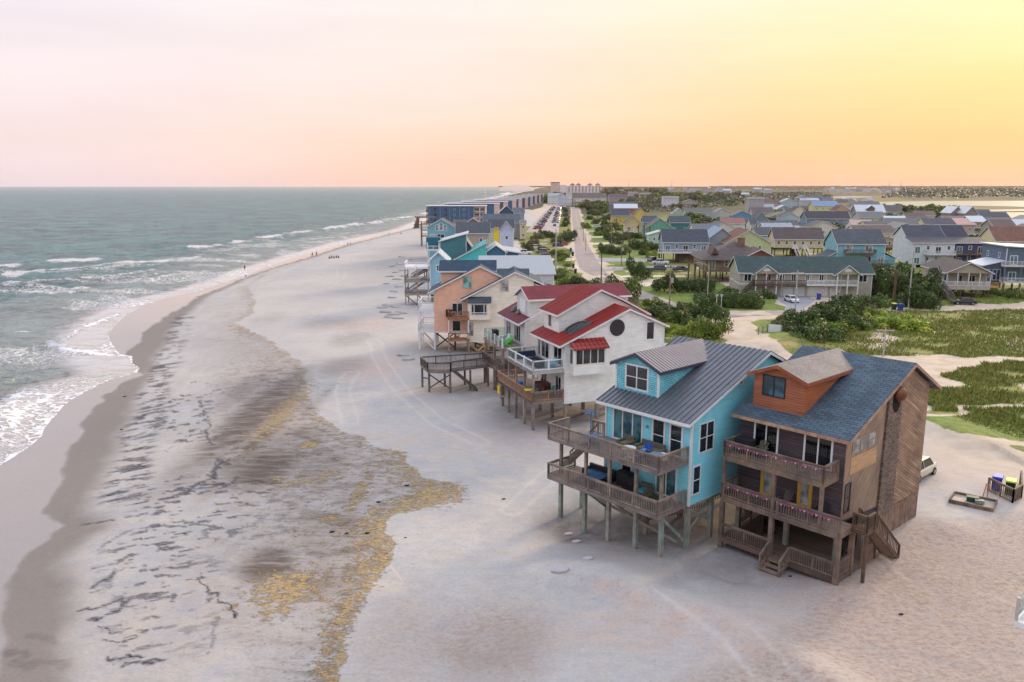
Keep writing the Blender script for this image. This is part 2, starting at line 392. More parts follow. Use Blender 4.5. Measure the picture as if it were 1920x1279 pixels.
d, sd = seg_dist(X, Y, RIDGES[0][0]); track_ridge_light = np.maximum(track_ridge_light, .55 * np.exp(-((d * sd + 1.0) / .9) ** 2))  # light painted along one flank of the sand ridge, so its relief shows
wx = X + 1.6 * (fbm(X / 3.0, Y / 3.0, 21, 3) - .5); wy = Y + 1.6 * (fbm(X / 3.0, Y / 3.0, 31, 3) - .5)
vx = X + .9 * (fbm(X / 1.0, Y / 1.0, 41, 3) - .5); vy = Y + .9 * (fbm(X / 1.0, Y / 1.0, 51, 3) - .5)
d2, s2 = seg_dist(wx, wy, E2); sd2 = d2 * s2
d3, s3 = seg_dist(wx, wy, E3); sd3 = d3 * s3
film = 1 - sstep(sd2, -.25, .35)
moist = (1 - sstep(sd3, -1.2, 1.6))
moist = np.maximum(moist, film)
dw, sw = seg_dist(wx, wy, WR); sdw = dw * sw      # positive inland of the wrack line
wrack = np.exp(-(np.minimum(sdw - .1, 0) / (1.3 + 2.6 * fbm(X / 9, Y / 9, 25, 2))) ** 2) * (1 - sstep(sdw, 0, .3)) * (.62 + .5 * fbm(X / 4, Y / 4, 27, 3)) * (.55 + .45 * (1 - sstep(Y, 52, 80)))
nearw = (1 - sstep(sdw, -.5, .3)) * sstep(sd3, 4, 16)   # beach between streaks and the wrack line
def blob(px, py, rx, ry, z=-.2, rot=0, soft=.5):
    c = G(px, py, z); ex = G(px + rx, py, z); ey = G(px, py - ry, z)
    ax = abs(ex[0] - c[0]); ay = abs(ey[1] - c[1])
    dx = vx - c[0]; dy = vy - c[1]; cr, sr = math.cos(rot), math.sin(rot)
    dx, dy = dx * cr + dy * sr, -dx * sr + dy * cr
    d = np.sqrt((dx / ax) ** 2 + (dy / ay) ** 2)
    return 1 - sstep(d, 1 - soft, 1 + soft)
brown = np.zeros_like(X)
for b in [(482, 775, 42, 75, 1.0), (497, 878, 65, 36, 1.0), (470, 725, 30, 30, .5), (528, 738, 24, 40, .4), (505, 1062, 52, 32, 1.0), (562, 817, 26, 11, .8), (600, 880, 45, 30, .55), (590, 760, 18, 30, .3), (620, 1010, 60, 45, .35), (470, 850, 26, 60, .7), (540, 830, 60, 30, .5), (600, 1090, 70, 40, .3), (505, 600, 25, 12, .2), (655, 640, 34, 12, .35), (640, 690, 46, 17, .45), (620, 610, 50, 10, .3)]:
    brown = np.maximum(brown, b[4] * blob(*b[:4], soft=.65))
yellow = np.zeros_like(X)
for b in [(533, 775, 26, 55, .75), (582, 838, 20, 8, 1), (540, 1108, 72, 34, .9), (600, 1090, 40, 24, .6), (520, 1150, 40, 25, .6), (552, 905, 60, 12, .6), (618, 897, 40, 14, .6), (676, 925, 17, 42, .7), (820, 930, 50, 20, 1), (780, 945, 50, 12, .9), (430, 1145, 9, 4, .8), (412, 1165, 8, 4, .8), (626, 978, 18, 5, .9), (700, 1000, 26, 50, .6), (640, 1180, 22, 70, .75), (690, 1060, 40, 50, .6), (505, 675, 26, 10, .35), (620, 735, 8, 20, .4), (490, 680, 18, 6, .3)]:
    yellow = np.maximum(yellow, b[4] * blob(*b[:4], soft=.8))
yellow = np.maximum(yellow, wrack * .95); yellow = np.maximum(yellow, .20 * nearw * (Y < 75))
# dark mineral streaks: strokes and a combed band
dark = np.zeros_like(X)
def strokes(lst, z=-.5):
    global dark
    for pts, w, a in lst:
        p = Gn(pts, z); x0, y0 = p.min(0) - 4; x1, y1 = p.max(0) + 4
        m = (X > x0) & (X < x1) & (Y > y0) & (Y < y1)
        if not m.any(): continue
        qx = X[m] + .8 * (fbm(X[m] / .8, Y[m] / .8, 61, 3) - .5); qy = Y[m] + 1.3 * (fbm(X[m] / .8, Y[m] / .8, 71, 3) - .5)
        d, _ = seg_dist(qx, qy, p); ww = w * (.1 + 1.5 * fbm(X[m] / .7, Y[m] / .7, 81, 3))
        dark[m] = np.maximum(dark[m], a * (1 - sstep(d, ww * .35, ww * 1.25)))
strokes([([(375, 752), (392, 800), (385, 822), (398, 842)], .16, .9), ([(431, 868), (410, 885), (405, 902), (372, 920), (345, 938), (300, 946), (258, 950)], .3, 1), ([(408, 872), (398, 900), (375, 928), (330, 944)], .2, .8),
         ([(445, 905), (420, 925), (370, 941)], .22, .8), ([(160, 986), (210, 983), (250, 980), (268, 974)], .26, 1), ([(290, 1000), (340, 992), (375, 998), (415, 1002)], .24, .85), ([(190, 1035), (230, 1012), (290, 998)], .2, .6),
         ([(375, 1088), (376, 1107), (398, 1125), (412, 1140), (446, 1160), (445, 1172)], .12, 1), ([(150, 1160), (190, 1150), (228, 1140), (222, 1160), (165, 1182)], .24, 1), ([(228, 1148), (262, 1135)], .2, .9),
         ([(190, 1190), (205, 1200), (232, 1196)], .2, 1), ([(198, 1220), (230, 1215), (262, 1204)], .18, 1), ([(208, 1242), (225, 1252), (262, 1244), (265, 1252)], .2, 1), ([(232, 1266), (270, 1262), (310, 1255)], .22, 1),
         ([(175, 1077), (200, 1070), (225, 1067)], .14, .9), ([(180, 1107), (205, 1098), (218, 1085)], .18, .9), ([(172, 1122), (205, 1114)], .14, .7), ([(318, 1140), (332, 1130)], .18, .8), ([(385, 1142), (392, 1138)], .2, .9), ([(400, 1190), (412, 1180)], .16, .6),
         ([(380, 1010), (392, 1020), (404, 1026)], .2, .6), ([(400, 1190), (398, 1235)], .14, .5), ([(270, 910), (290, 905), (345, 900)], .0, 0), ([(333, 908), (345, 900)], .2, .8), ([(310, 850), (330, 830), (360, 815)], .08, .5),
         ([(470, 1270), (520, 1268)], .1, .2), ([(0, 1240), (40, 1250)], .4, .35), ([(60, 1200), (110, 1225)], .4, .25), ([(30, 1258), (120, 1262)], .5, .3)])
band = [Gn([(360, 1500), (300, 1300), (245, 1100)], -.6), Gn([(232, 935), (238, 905), (248, 870), (262, 820), (272, 780), (285, 735), (300, 690), (320, 650), (338, 605), (345, 590)], -.6)]
for bi, bp in enumerate(band[1:]):
    d, sd = seg_dist(wx, wy, bp)
    m = 1 - sstep(d, .9, 2.6)
    comb = fbm(X * .40 + Y * .10, Y * 1.5 - X * .45, 91, 4)
    comb2 = fbm(X * .9, Y * 3.4 - X * 1.0, 95, 3)
    dark = np.maximum(dark, m * sstep(comb * .62 + comb2 * .38, .49, .57) * (.6 + .4 * sstep(fbm(X / 4, Y / 4, 97, 2), .3, .5)))
# fine scattered streaks on the pale beach between
pale = sstep(sd3, .5, 4) * (1 - sstep(sdw, -14, -4)) * (Y < 100) * (Y > 20)
c3 = fbm(X * .9 + Y * .3, Y * 2.6 - X * .9, 101, 5)
dark = np.maximum(dark, pale * .9 * sstep(c3, .59, .655) * sstep(fbm(X / 5, Y / 5, 105, 2), .38, .52))
brownspeck = nearw * sstep(fbm(X * .9, Y * 1.5, 111, 4), .56, .68) * (Y < 110)
dark = np.clip(dark, 0, 1)
# vegetation zones
GRASS = [  # (pixel polygon on z=0, softness m)
    ([(1190, 545), (1240, 562), (1312, 580), (1360, 586), (1420, 588), (1470, 586), (1484, 576), (1440, 555), (1380, 540), (1345, 528), (1290, 520), (1240, 528)], .8),
    ([(1402, 604), (1448, 597), (1470, 612), (1470, 645), (1440, 645), (1418, 628)], .8),
    ([(1442, 650), (1470, 610), (1540, 592), (1640, 585), (1700, 584), (1790, 583), (1950, 580), (2300, 576), (2400, 660), (1920, 668), (1780, 669), (1640, 669), (1560, 672), (1500, 668)], .9),
    ([(1690, 576), (1800, 572), (1950, 566), (2300, 560), (2300, 530), (1920, 540), (1690, 545), (1560, 560), (1600, 582)], .8),
    ([(1790, 688), (1850, 680), (2100, 676), (2300, 700), (2200, 760), (1920, 762), (1745, 772), (1700, 772), (1735, 728), (1790, 718)], 1.0),
    ([(1740, 780), (1920, 768), (2300, 765), (2300, 826), (1925, 832), (1860, 838), (1800, 828), (1755, 812), (1700, 790)], .7),
    ([(1885, 858), (1925, 845), (2000, 850), (2000, 872), (1925, 866)], .5),
    ([(1150, 545), (1175, 552), (1240, 583), (1300, 592), (1338, 620), (1366, 641), (1330, 650), (1200, 640), (1120, 560)], .8),
    ([(1000, 480), (1040, 470), (1072, 468), (1075, 505), (1100, 530), (1130, 552), (1120, 560), (1000, 540)], .8),
    ([(960, 440), (1070, 440), (1074, 455), (1060, 472), (1000, 482)], 1), ([(1052, 389), (1070, 389), (1071, 440), (1045, 440)], 1.5), ([(960, 424), (1046, 424), (1046, 442), (960, 442)], 1.5),
    ([(1088, 389), (1100, 392), (1240, 400), (1240, 520), (1200, 530), (1165, 522), (1138, 500), (1128, 488), (1116, 470), (1104, 440), (1092, 408)], .8),
    ([(1240, 395), (2600, 395), (2600, 545), (1690, 548), (1490, 545), (1380, 520), (1240, 525)], 2),
    ([(1025, 352), (3200, 352), (3200, 400), (1088, 400), (1086, 389), (1050, 386), (1030, 378), (1022, 362)], 8), ([(980, 392), (1000, 384), (1022, 372), (1018, 388), (1000, 394)], 2)]
grass = np.zeros_like(X)
for pp, soft in GRASS: grass = np.maximum(grass, poly_field(gxw, gyw, Gn(pp), soft * 1.5))
far_land = sstep(RRr, 1500, 2200) * (S > 0); grass = np.maximum(grass, far_land)
grass = np.maximum(grass, ((X > 110) & (Y < 260) & (Y > 90) & (S > 0)) * 1.0)
# worn sandy gaps inside the grass
gap = sstep(fbm(X / 7, Y / 7, 121, 4), .64, .72) * (RRr < 380) * (Y > 60) * (grass > .5)
grass = grass * (1 - .75 * gap)
lawn = np.zeros_like(X)
for k in (0, 1, 3, 5, 12): lawn = np.maximum(lawn, poly_field(X, Y, Gn(GRASS[k][0]), 1.0))
DRIVE = [([(1060, 1060)], 1)]
rough = poly_field(wx, wy, Gn([(1060, 1400), (1400, 1230), (1580, 1085), (1700, 1000), (1920, 960), (2400, 1000), (2400, 1500), (1500, 1600)]), 1.5)
rough = np.maximum(rough, .8 * blob(920, 1190, 120, 60, 0, soft=.7)); rough = np.maximum(rough, .5 * blob(760, 1200, 90, 80, 0, soft=.8))
pinkish = np.maximum.reduce([blob(1040, 830, 190, 30, 0, soft=.8) * .6, blob(700, 690, 60, 22, 0, soft=.7), blob(690, 607, 50, 12, 0, soft=.8) * .8, blob(1300, 1180, 200, 40, 0, soft=.8) * .8, blob(1660, 1120, 180, 70, 0, soft=.9) * .9, poly_field(wx, wy, Gn([(1040, 1092), (1140, 1098), (1290, 1160), (1480, 1240), (1470, 1262), (1280, 1180), (1120, 1110)]), .5), blob(1740, 860, 120, 60, 0, soft=.8) * .7, blob(740, 820, 90, 18, 0, soft=.8) * .4])
damp_shade = np.maximum.reduce([blob(1085, 985, 80, 30, 0, soft=.6) * .9, blob(1220, 990, 170, 50, 0, soft=.8) * .8, blob(900, 720, 110, 30, 0, soft=.8) * .55, blob(960, 770, 60, 40, 0, soft=.8) * .6, blob(1030, 745, 110, 30, 0, soft=.7) * .7, blob(860, 650, 90, 20, 0, soft=.8) * .6, blob(1400, 1040, 200, 60, 0, soft=.8) * .65, blob(930, 1215, 80, 45, 0, soft=.8) * .5, blob(1560, 1070, 50, 30, 0, soft=.7) * .4, blob(760, 480, 60, 30, 0, soft=.8) * .3])
for pp, k_ in [([(1040, 985), (1240, 1050), (1300, 1040), (1440, 1080), (1580, 1100), (1640, 1040), (1560, 960), (1380, 900), (1080, 900)], .5), ([(930, 770), (1000, 812), (1100, 800), (1150, 760), (1000, 730)], .6), ([(788, 660), (815, 680), (900, 700), (960, 690), (900, 640), (790, 640)], .6), ([(785, 680), (850, 745), (930, 740), (880, 690)], .45)]: damp_shade = np.maximum(damp_shade, k_ * poly_field(vx, vy, Gn(pp), 2.0))  # contact shade painted into the sand below the houses and decks
asph_px = [(1071.7, 389), (1072.5, 413), (1076.7, 440), (1078, 470), (1080.6, 486), (1087.5, 503.5), (1112.7, 519), (1135.6, 540), (1188, 566), (1234, 583), (1275, 594), (1312, 600), (1345, 596), (1404, 593), (1461, 591), (1540, 584), (1600, 580), (1700, 581.5), (1800, 583), (2000, 580), (2000, 576), (1800, 578), (1700, 576.5), (1600, 576), (1540, 579), (1461, 584), (1404, 585), (1355, 584.5), (1312, 580), (1254.8, 565.4), (1197.5, 542.5), (1163, 528.7), (1135.6, 510.4), (1121.9, 492), (1113, 478), (1102, 458), (1096, 436.7), (1089, 406.7), (1084, 389)]
road_sand = np.maximum.reduce([poly_field(wx, wy, Gn(asph_px), .6), poly_field(wx, wy, Gn([(1300, 590), (1358, 590), (1364.8, 615.8), (1376, 641), (1400, 665), (1440, 700), (1700, 780), (1760, 840), (1920, 900), (1920, 880), (1800, 842), (1560, 700), (1468, 661), (1438, 643), (1413, 625), (1403.7, 604), (1461, 591), (1461, 583), (1380, 583), (1300, 583)]), .8)])
grass = grass * (1 - road_sand)

smudge = np.clip(sstep(sd3, -1, 3) * (1 - sstep(sdw, -2, .5)) * sstep(fbm(X / 4 + Y / 14, Y / 6, 311, 4), .42, .62), 0, 1)
nearw = np.clip(nearw + .3 * smudge, 0, 1)
def ground_material():
    m = bpy.data.materials.new('beach_and_ground'); q = NT(m); b = q.b
    at = lambda n: q.n('Attribute', attribute_name=n).outputs['Fac']
    v = q.n('TexCoord').outputs['Object']
    def sc(x, y, z=1): return q.n('Mapping', {'Vector': v, 'Scale': (x, y, z)}).outputs[0]
    n_big = q.noise(sc(.06, .06), 1, 5); n_mid = q.noise(sc(.5, .5), 1, 6, .6); n_fine = q.noise(sc(5, 5), 1, 5, .65); n_grit = q.noise(sc(28, 28), 1, 3, .7)
    n_str = q.noise(sc(.35, 1.6), 1, 6, .6)
    dry = q.mix(q.rng(n_big, .35, .65), srgb('b8b3ad'), srgb('a6a3a1'))
    dry = q.mix(q.rng(n_mid, .35, .7), dry, srgb('b9b0a4'))
    pk = q.math('MULTIPLY', at('pinkish'), q.rng(n_mid, .3, .65, .2, .7))
    c = q.mix(pk, dry, srgb('bf9f8c'))
    # beach between the streaks and the wrack line: greyer, speckled
    c = q.mix(q.math('MULTIPLY', at('nearw'), q.rng(n_mid, .3, .7, .35, .95)), c, srgb('9c8f84'))
    c = q.mix(q.math('MULTIPLY', at('damp_shade'), q.rng(n_mid, .25, .6, .5, 1)), c, srgb('5a5457'))  # damp patches, plus the shade painted below the houses
    c = q.mix(q.math('MULTIPLY', at('rough'), .6), c, srgb('b8a595'))
    c = q.mix(q.math('MULTIPLY', at('rough'), q.rng(q.noise(sc(2.2, 3.4), 1, 6, .75), .42, .66, .15, .9)), c, srgb('977f70'))
    c = q.mix(q.math('MULTIPLY', at('rough'), q.rng(q.noise(sc(6.5, 9), 1, 4, .8), .57, .65, 0, .35)), c, srgb('6f655f'))
    pale = q.math('MULTIPLY', q.math('SUBTRACT', 1.0, at('moist')), q.rng(q.noise(sc(3.2, 7), 1, 5, .7), .60, .70, 0, .6))
    c = q.mix(pale, c, srgb('827b80'))
    c = q.mix(q.rng(q.noise(sc(.9, 1.6), 1, 7, .7), .42, .62, 0, .3), c, srgb('9c9594')); c = q.mix(q.rng(q.noise(sc(1.6, 1.9), 1, 5, .8), .60, .68, 0, .45), c, srgb('837b7a'))
    c = q.mix(q.math('MULTIPLY', at('brown'), q.rng(n_str, .25, .6, .35, 1)), c, srgb('63574e'))
    sp = q.math('MULTIPLY', at('nearw'), q.rng(q.noise(sc(1.7, 3.0), 1, 6, .75), .54, .64, 0, .75))
    c = q.mix(sp, c, srgb('6a625f'))
    # wrack: yellow-ochre weed in clotted patches
    clot = q.noise(sc(1.1, 1.7), 1, 8, .8); y = at('yellow')
    yf = q.rng(q.math('ADD', clot, q.math('MULTIPLY', y, .20)), .60, .66)
    yf = q.math('MULTIPLY', yf, q.rng(y, .02, .2))
    yc = q.mix(q.rng(n_fine, .4, .6), srgb('9c8152'), srgb('b89b66'))
    yc = q.mix(q.rng(q.noise(sc(2.6, 4.2), 1, 6, .8), .50, .62), yc, srgb('5c4e3a'))
    c = q.mix(q.math('MULTIPLY', yf, .82), c, yc)
    c = q.mix(q.math('MULTIPLY', at('track'), .32), c, srgb('d5ccc4'))  # wheel tracks, and the light painted on the ridge flank
    # moist and wet sand
    c = q.mix(q.math('MULTIPLY', at('moist'), .9), c, srgb('7b7168'))
    c = q.mix(q.math('MULTIPLY', at('film'), .55), c, srgb('8d817a'))
    dk = q.math('MULTIPLY', at('dark'), q.rng(q.noise(sc(2.5, 9), 1, 5, .7), .3, .6, .25, 1))
    c = q.mix(dk, c, srgb('2c2a34'))
    f = q.math('MULTIPLY', q.rng(n_fine, .3, .7, .93, 1.06), q.rng(n_grit, .25, .75, .9, 1.09))
    cs = q.n('VectorMath', {0: c, 'Scale': f}, operation='SCALE').outputs[0]
    # grass
    gn = q.noise(sc(.35, .35), 1, 6, .65); gn2 = q.noise(sc(1.6, 1.6), 1, 5, .7)
    cs = q.n('VectorMath', {0: q.mix(at('inland'), cs, q.mix(q.rng(n_mid, .3, .7), srgb('b3a08a'), srgb('c6b6a2')))}, operation='ADD').outputs[0]
    g1 = q.mix(q.rng(gn, .35, .65), srgb('5b6c30'), srgb('858142'))
    g1 = q.mix(q.rng(q.noise(sc(.12, .2), 1, 4), .52, .7), g1, srgb('96805a'))
    gl = q.mix(q.rng(gn, .35, .65), srgb('56702c'), srgb('74803a'))
    g = q.mix(at('lawn'), g1, gl)
    g = q.mix(at('marsh'), g, q.mix(q.rng(q.noise(sc(.012, .03), 1, 5), .4, .6), srgb('726d3a'), srgb('5e4f3c')))
    g = q.mix(at('farw'), g, q.mix(q.rng(q.noise(sc(.02, .02), 1, 5), .4, .6), srgb('3a3a28'), srgb('4c4832')))
    g = q.n('VectorMath', {0: g, 'Scale': q.rng(gn2, .25, .75, .65, 1.3)}, operation='SCALE').outputs[0]
    gf = q.rng(q.math('ADD', at('grass'), q.math('MULTIPLY', q.math('SUBTRACT', gn2, .5), .9)), .35, .62)
    q.L.new(q.mix(gf, cs, g), b.inputs['Base Color'])
    r = q.math('SUBTRACT', .92, q.math('MULTIPLY', at('film'), .72))
    r = q.math('SUBTRACT', r, q.math('MULTIPLY', at('moist'), .12))
    q.L.new(r, b.inputs['Roughness'])
    q.L.new(q.math('ADD', .3, q.math('MULTIPLY', at('film'), .6)), b.inputs['Specular IOR Level'])
    dryness = q.math('SUBTRACT', 1.0, at('moist'))
    h = q.math('ADD', q.math('MULTIPLY', q.noise(sc(3.8, 3.8), 1, 6, .7), q.math('ADD', .35, q.math('MULTIPLY', at('rough'), q.rng(n_mid, .35, .65, .0, .5)))), q.math('ADD', q.math('MULTIPLY', n_grit, .12), q.math('MULTIPLY', yf, .6)))
    h = q.math('MULTIPLY', h, dryness)
    bp = q.n('Bump', {'Height': h, 'Strength': .75, 'Distance': .12}); q.L.new(bp.outputs[0], b.inputs['Normal'])
    return m
me = grid_mesh('ground', X, Y, Z, [ground_material()])
marsh = poly_field(X, Y, Gn([(1540, 372), (1560, 368), (1660, 368), (1700, 375), (3000, 375), (3000, 420), (1740, 415), (1740, 397), (1640, 390), (1560, 384)]), 15)
for n_, a_ in dict(film=film, moist=moist, nearw=nearw, brown=np.clip(brown + .5 * brownspeck, 0, 1), yellow=yellow, dark=dark, grass=grass, lawn=lawn, marsh=marsh, inland=poly_field(X, Y, Gn([(1350, 650), (1500, 690), (1740, 760), (1760, 850), (1925, 930), (2600, 1000), (2600, 352), (1030, 352), (1000, 400), (1030, 480), (1100, 560)]), 5), farw=sstep(Y, 520, 800) * (1 - marsh), rough=rough, pinkish=pinkish, damp_shade=damp_shade, track=track_ridge_light).items(): attr(me, n_, a_)
structure('ground', me)

# ------------------------------------------------------------------ ocean
def water_material(foam=True):
    m = bpy.data.materials.new('sea_water' if foam else 'lagoon_water'); q = NT(m); b = q.b
    v = q.n('TexCoord').outputs['Object']
    def sc(x, y, z=1, r=0): return q.n('Mapping', {'Vector': v, 'Scale': (x, y, z), 'Rotation': (0, 0, r)}).outputs[0]
    b.inputs['IOR'].default_value = 1.33
    if foam:
        at = lambda n: q.n('Attribute', attribute_name=n).outputs['Fac']
        deep = q.mix(q.rng(q.noise(sc(.03, .05, 1, .4), 1, 5), .35, .65), srgb('24565a'), srgb('447a7a'))
        c = q.mix(at('shallow'), deep, srgb('a19888'))
        fo = at('foam')
        lace = q.noise(sc(.9, 1.3, 1, .5), 1, 7, .72)
        vor = q.n('TexVoronoi', {'Vector': q.n('VectorMath', {0: sc(.8, 1.0, 1, .5), 1: q.n('VectorMath', {0: q.n('TexNoise', {'Vector': v, 'Scale': .7, 'Detail': 4}).outputs[1], 'Scale': 1.4}, operation='SCALE').outputs[0]}, operation='ADD').outputs[0], 'Scale': 1.0}, feature='DISTANCE_TO_EDGE').outputs[0]
        lf = q.rng(vor, 0.0, .22, .24, -.06)
        k = q.math('ADD', q.math('ADD', fo, lf), q.math('MULTIPLY', q.math('SUBTRACT', lace, .5), .9))
        ff = q.math('MULTIPLY', q.rng(k, .48, .78), q.rng(fo, .03, .2))
        c = q.mix(ff, c, srgb('e9e6e6'))
        q.L.new(c, b.inputs['Base Color'])
        q.L.new(q.rng(ff, 0, 1, .16, .85), b.inputs['Roughness'])
        # statistical wave facets: a choppy sea mirrors only part of the grazing sky
        df = q.n('BsdfDiffuse', {'Color': c}); gl = q.n('BsdfGlossy', {'Color': (1, 1, 1, 1), 'Roughness': .15}); lw = q.n('LayerWeight', {'Blend': .5})
        fac = q.rng(lw.outputs['Facing'], .35, .97, .06, .72, False); fac = q.math('MULTIPLY', fac, q.math('SUBTRACT', 1.0, ff)); fac = q.math('ADD', fac, q.math('MULTIPLY', q.math('MULTIPLY', at('shallow'), q.math('SUBTRACT', 1.0, ff)), .12))
        ms = q.n('MixShader', {0: fac, 1: df.outputs[0], 2: gl.outputs[0]}); q.L.new(ms.outputs[0], q.N['Material Output'].inputs['Surface'])
        n1 = q.noise(sc(.45, .9, 1, .55), 1, 5, .6); n2 = q.noise(sc(1.6, 2.6, 1, .3), 1, 4, .6)
        n0 = q.noise(sc(.10, .33, 1, .25), 1, 3, .5)
        h = q.math('ADD', q.math('MULTIPLY', n0, 3.8), q.math('ADD', q.math('MULTIPLY', n1, .9), q.math('MULTIPLY', n2, .28)))
        h = q.math('MULTIPLY', h, q.rng(at('shallow'), 0, 1, 1, .15))
        bp = q.n('Bump', {'Height': q.math('ADD', h, q.math('MULTIPLY', ff, .12)), 'Strength': 1.0, 'Distance': 2.2}); [q.L.new(bp.outputs[0], i) for i in (b.inputs['Normal'], df.inputs['Normal'], gl.inputs['Normal'], lw.inputs['Normal'])]
    else:
        b.inputs['Base Color'].default_value = srgb('8a8c80'); b.inputs['Roughness'].default_value = .34
        bp = q.n('Bump', {'Height': q.noise(sc(.3, .8), 1, 3), 'Strength': .12, 'Distance': .3}); q.L.new(bp.outputs[0], b.inputs['Normal'])
    return m
ang = np.radians(np.concatenate([np.arange(60, 30, -1.0), np.arange(30, 6, -.09), np.arange(6, .3, -.045)]))
radii = np.concatenate([(H - SEA) / np.tan(ang), [6000, 8000, 12000, 20000, 38000]])
X, Y = polar(-100, 12, radii, fine=(-34, 4), st=.13)
S = shore_s(X, Y)
# swell fronts run roughly parallel to the shore
wxx = X + 6 * (fbm(X / 30, Y / 30, 131, 3) - .5); off = -(S + 9 * (fbm(X / 26, Y / 26, 141, 3) - .5))
amp = sstep(off, 1, 14) * 1.35
r = np.hypot(X, Y); fade = 1 - sstep(r, 350, 1400)
swell = np.sin(off / 2.3) * .10 + np.sin(off / 5.1 + 1.2 * fbm(X / 40, Y / 40, 151, 2) * 6) * .22
chop = (fbm(X / 3.5 + Y / 9, Y / 2.2 - X / 12, 161, 4) - .5) * .75
Zs = SEA + amp * (swell + chop) * (.35 + .65 * fade) * (1 - sstep(r, 1500, 3000))
foam = np.zeros_like(X)
CREST = [([(0, 500), (60, 497), (130, 491), (187, 486)], 1, 4.5), ([(0, 520), (50, 514), (120, 508), (250, 496), (330, 488), (400, 479)], .85, 4.0), ([(0, 541), (60, 534), (125, 529), (165, 531)], .75, 1.5), ([(160, 525), (230, 517), (282, 510)], .78, 1.6), ([(262, 533), (310, 522), (345, 515)], .75, 1.0), ([(0, 551), (60, 550), (120, 551), (158, 546)], .9, 1.6), ([(0, 566), (70, 566), (150, 560)], .5, 2.0), ([(155, 613), (185, 603), (205, 596), (222, 588)], .9, .9), ([(0, 625), (30, 622), (55, 618)], .7, .9), ([(-80, 510), (0, 505), (40, 500)], .6, 2.5), ([(360, 465), (420, 458), (470, 450), (523, 443)], 1, 4.5), ([(535, 441), (600, 432), (680, 420), (760, 409)], .95, 5.0), ([(640, 428), (700, 420), (775, 408)], .8, 3),
         ([(0, 516), (90, 515), (190, 508), (250, 498), (300, 497)], .62, 2.0), ([(0, 536), (90, 542), (160, 548)], .7, 1.0), ([(195, 525), (260, 521), (310, 515)], .7, 1.0), ([(0, 520), (120, 526), (200, 530)], .42, 1.5), ([(340, 490), (375, 484)], .6, .8), ([(60, 560), (130, 553), (165, 545)], .55, .8),
         ([(240, 575), (290, 566), (340, 558), (380, 548)], .85, .8), ([(160, 612), (180, 606), (200, 600)], .75, .8), ([(100, 640), (125, 655), (170, 664), (250, 668)], .9, 1.0), ([(105, 640), (118, 632), (140, 622), (175, 606)], .7, .8), ([(0, 625), (40, 620)], .5, 1.0), ([(215, 508), (300, 500)], .4, 2.0),
         ([(0, 770), (30, 745), (45, 735)], .7, 1.2), ([(25, 800), (45, 770), (95, 742)], .8, 1.0), ([(20, 790), (30, 770)], .7, 1.5), ([(440, 470), (520, 458), (600, 446), (700, 428)], .55, 3.5), ([(380, 500), (450, 488), (540, 470), (640, 448)], .35, 2.5), ([(790, 403), (850, 388), (910, 374), (960, 362)], .9, 6), ([(940, 364), (985, 355), (1005, 351.5)], 1, 16)]
for pts, a, w in CREST:
    p = Gn(pts, SEA); x0, y0 = p.min(0) - 25; x1, y1 = p.max(0) + 25
    m = (X > x0) & (X < x1) & (Y > y0) & (Y < y1)
    if not m.any(): continue
    d, sd = seg_dist(X[m] + 2 * (fbm(X[m] / 4, Y[m] / 4, 171, 3) - .5), Y[m] + 3 * (fbm(X[m] / 4, Y[m] / 4, 181, 3) - .5), p)
    dd = np.where(sd > 0, d, d * 2.6)
    if w > 2.4: a = a * (.25 + .75 * sstep(fbm(X[m] / 16 + Y[m] / 30, Y[m] / 16, 231, 3), .36, .5))
    foam[m] = np.maximum(foam[m], a * (1 - sstep(dd, w * .25, w * 1.8)))
    if np.max(a) > .6 and w > .9: Zs[m] += .55 * np.exp(-(np.where(sd > 0, d * .8, d * .5) / (w * 1.1)) ** 2) * amp[m]
edge = shore_s(X + 1.2 * (fbm(X / 2, Y / 2, 191, 3) - .5), Y + 1.2 * (fbm(X / 2, Y / 2, 201, 3) - .5))
foam = np.maximum(foam, .80 * np.exp(-((edge + .25) / .38) ** 2) * (1 - sstep(r, 130, 170) * .4))
near = (1 - sstep(Y, 95, 125))
foam = np.maximum(foam, near * (.62 - .14 * fbm(X / 8, Y / 8, 205, 2)) * (1 - sstep(-edge, 6, 17)) )
foam = np.maximum(foam, near * .74 * (1 - sstep(-edge, .5, 5)) * sstep(fbm(X / 3, Y / 3, 215, 3), .35, .5) * (Y < 88))
midz = sstep(Y, 90, 125) * (1 - sstep(Y, 420, 520)); foam = np.maximum(foam, midz * .56 * sstep(fbm(X / 14 + Y / 50, Y / 9, 211, 3), .42, .62) * (1 - sstep(-edge, 35, 75)))
shallow = np.clip((1 - sstep(-edge, 1.5, 13)) + .35 * (1 - sstep(-edge, 15, 55)), 0, 1)
Zs = np.where(edge > -3, SEA + (Zs - SEA) * sstep(-edge, -1, 3), Zs)
Zs = Zs + .03 * sstep(-edge, -.5, 1.0)
me = grid_mesh('ocean_water', X, Y, Zs, [water_material()], keep=(S < 3))
attr(me, 'foam', foam); attr(me, 'shallow', shallow)
structure('ocean_water', me)
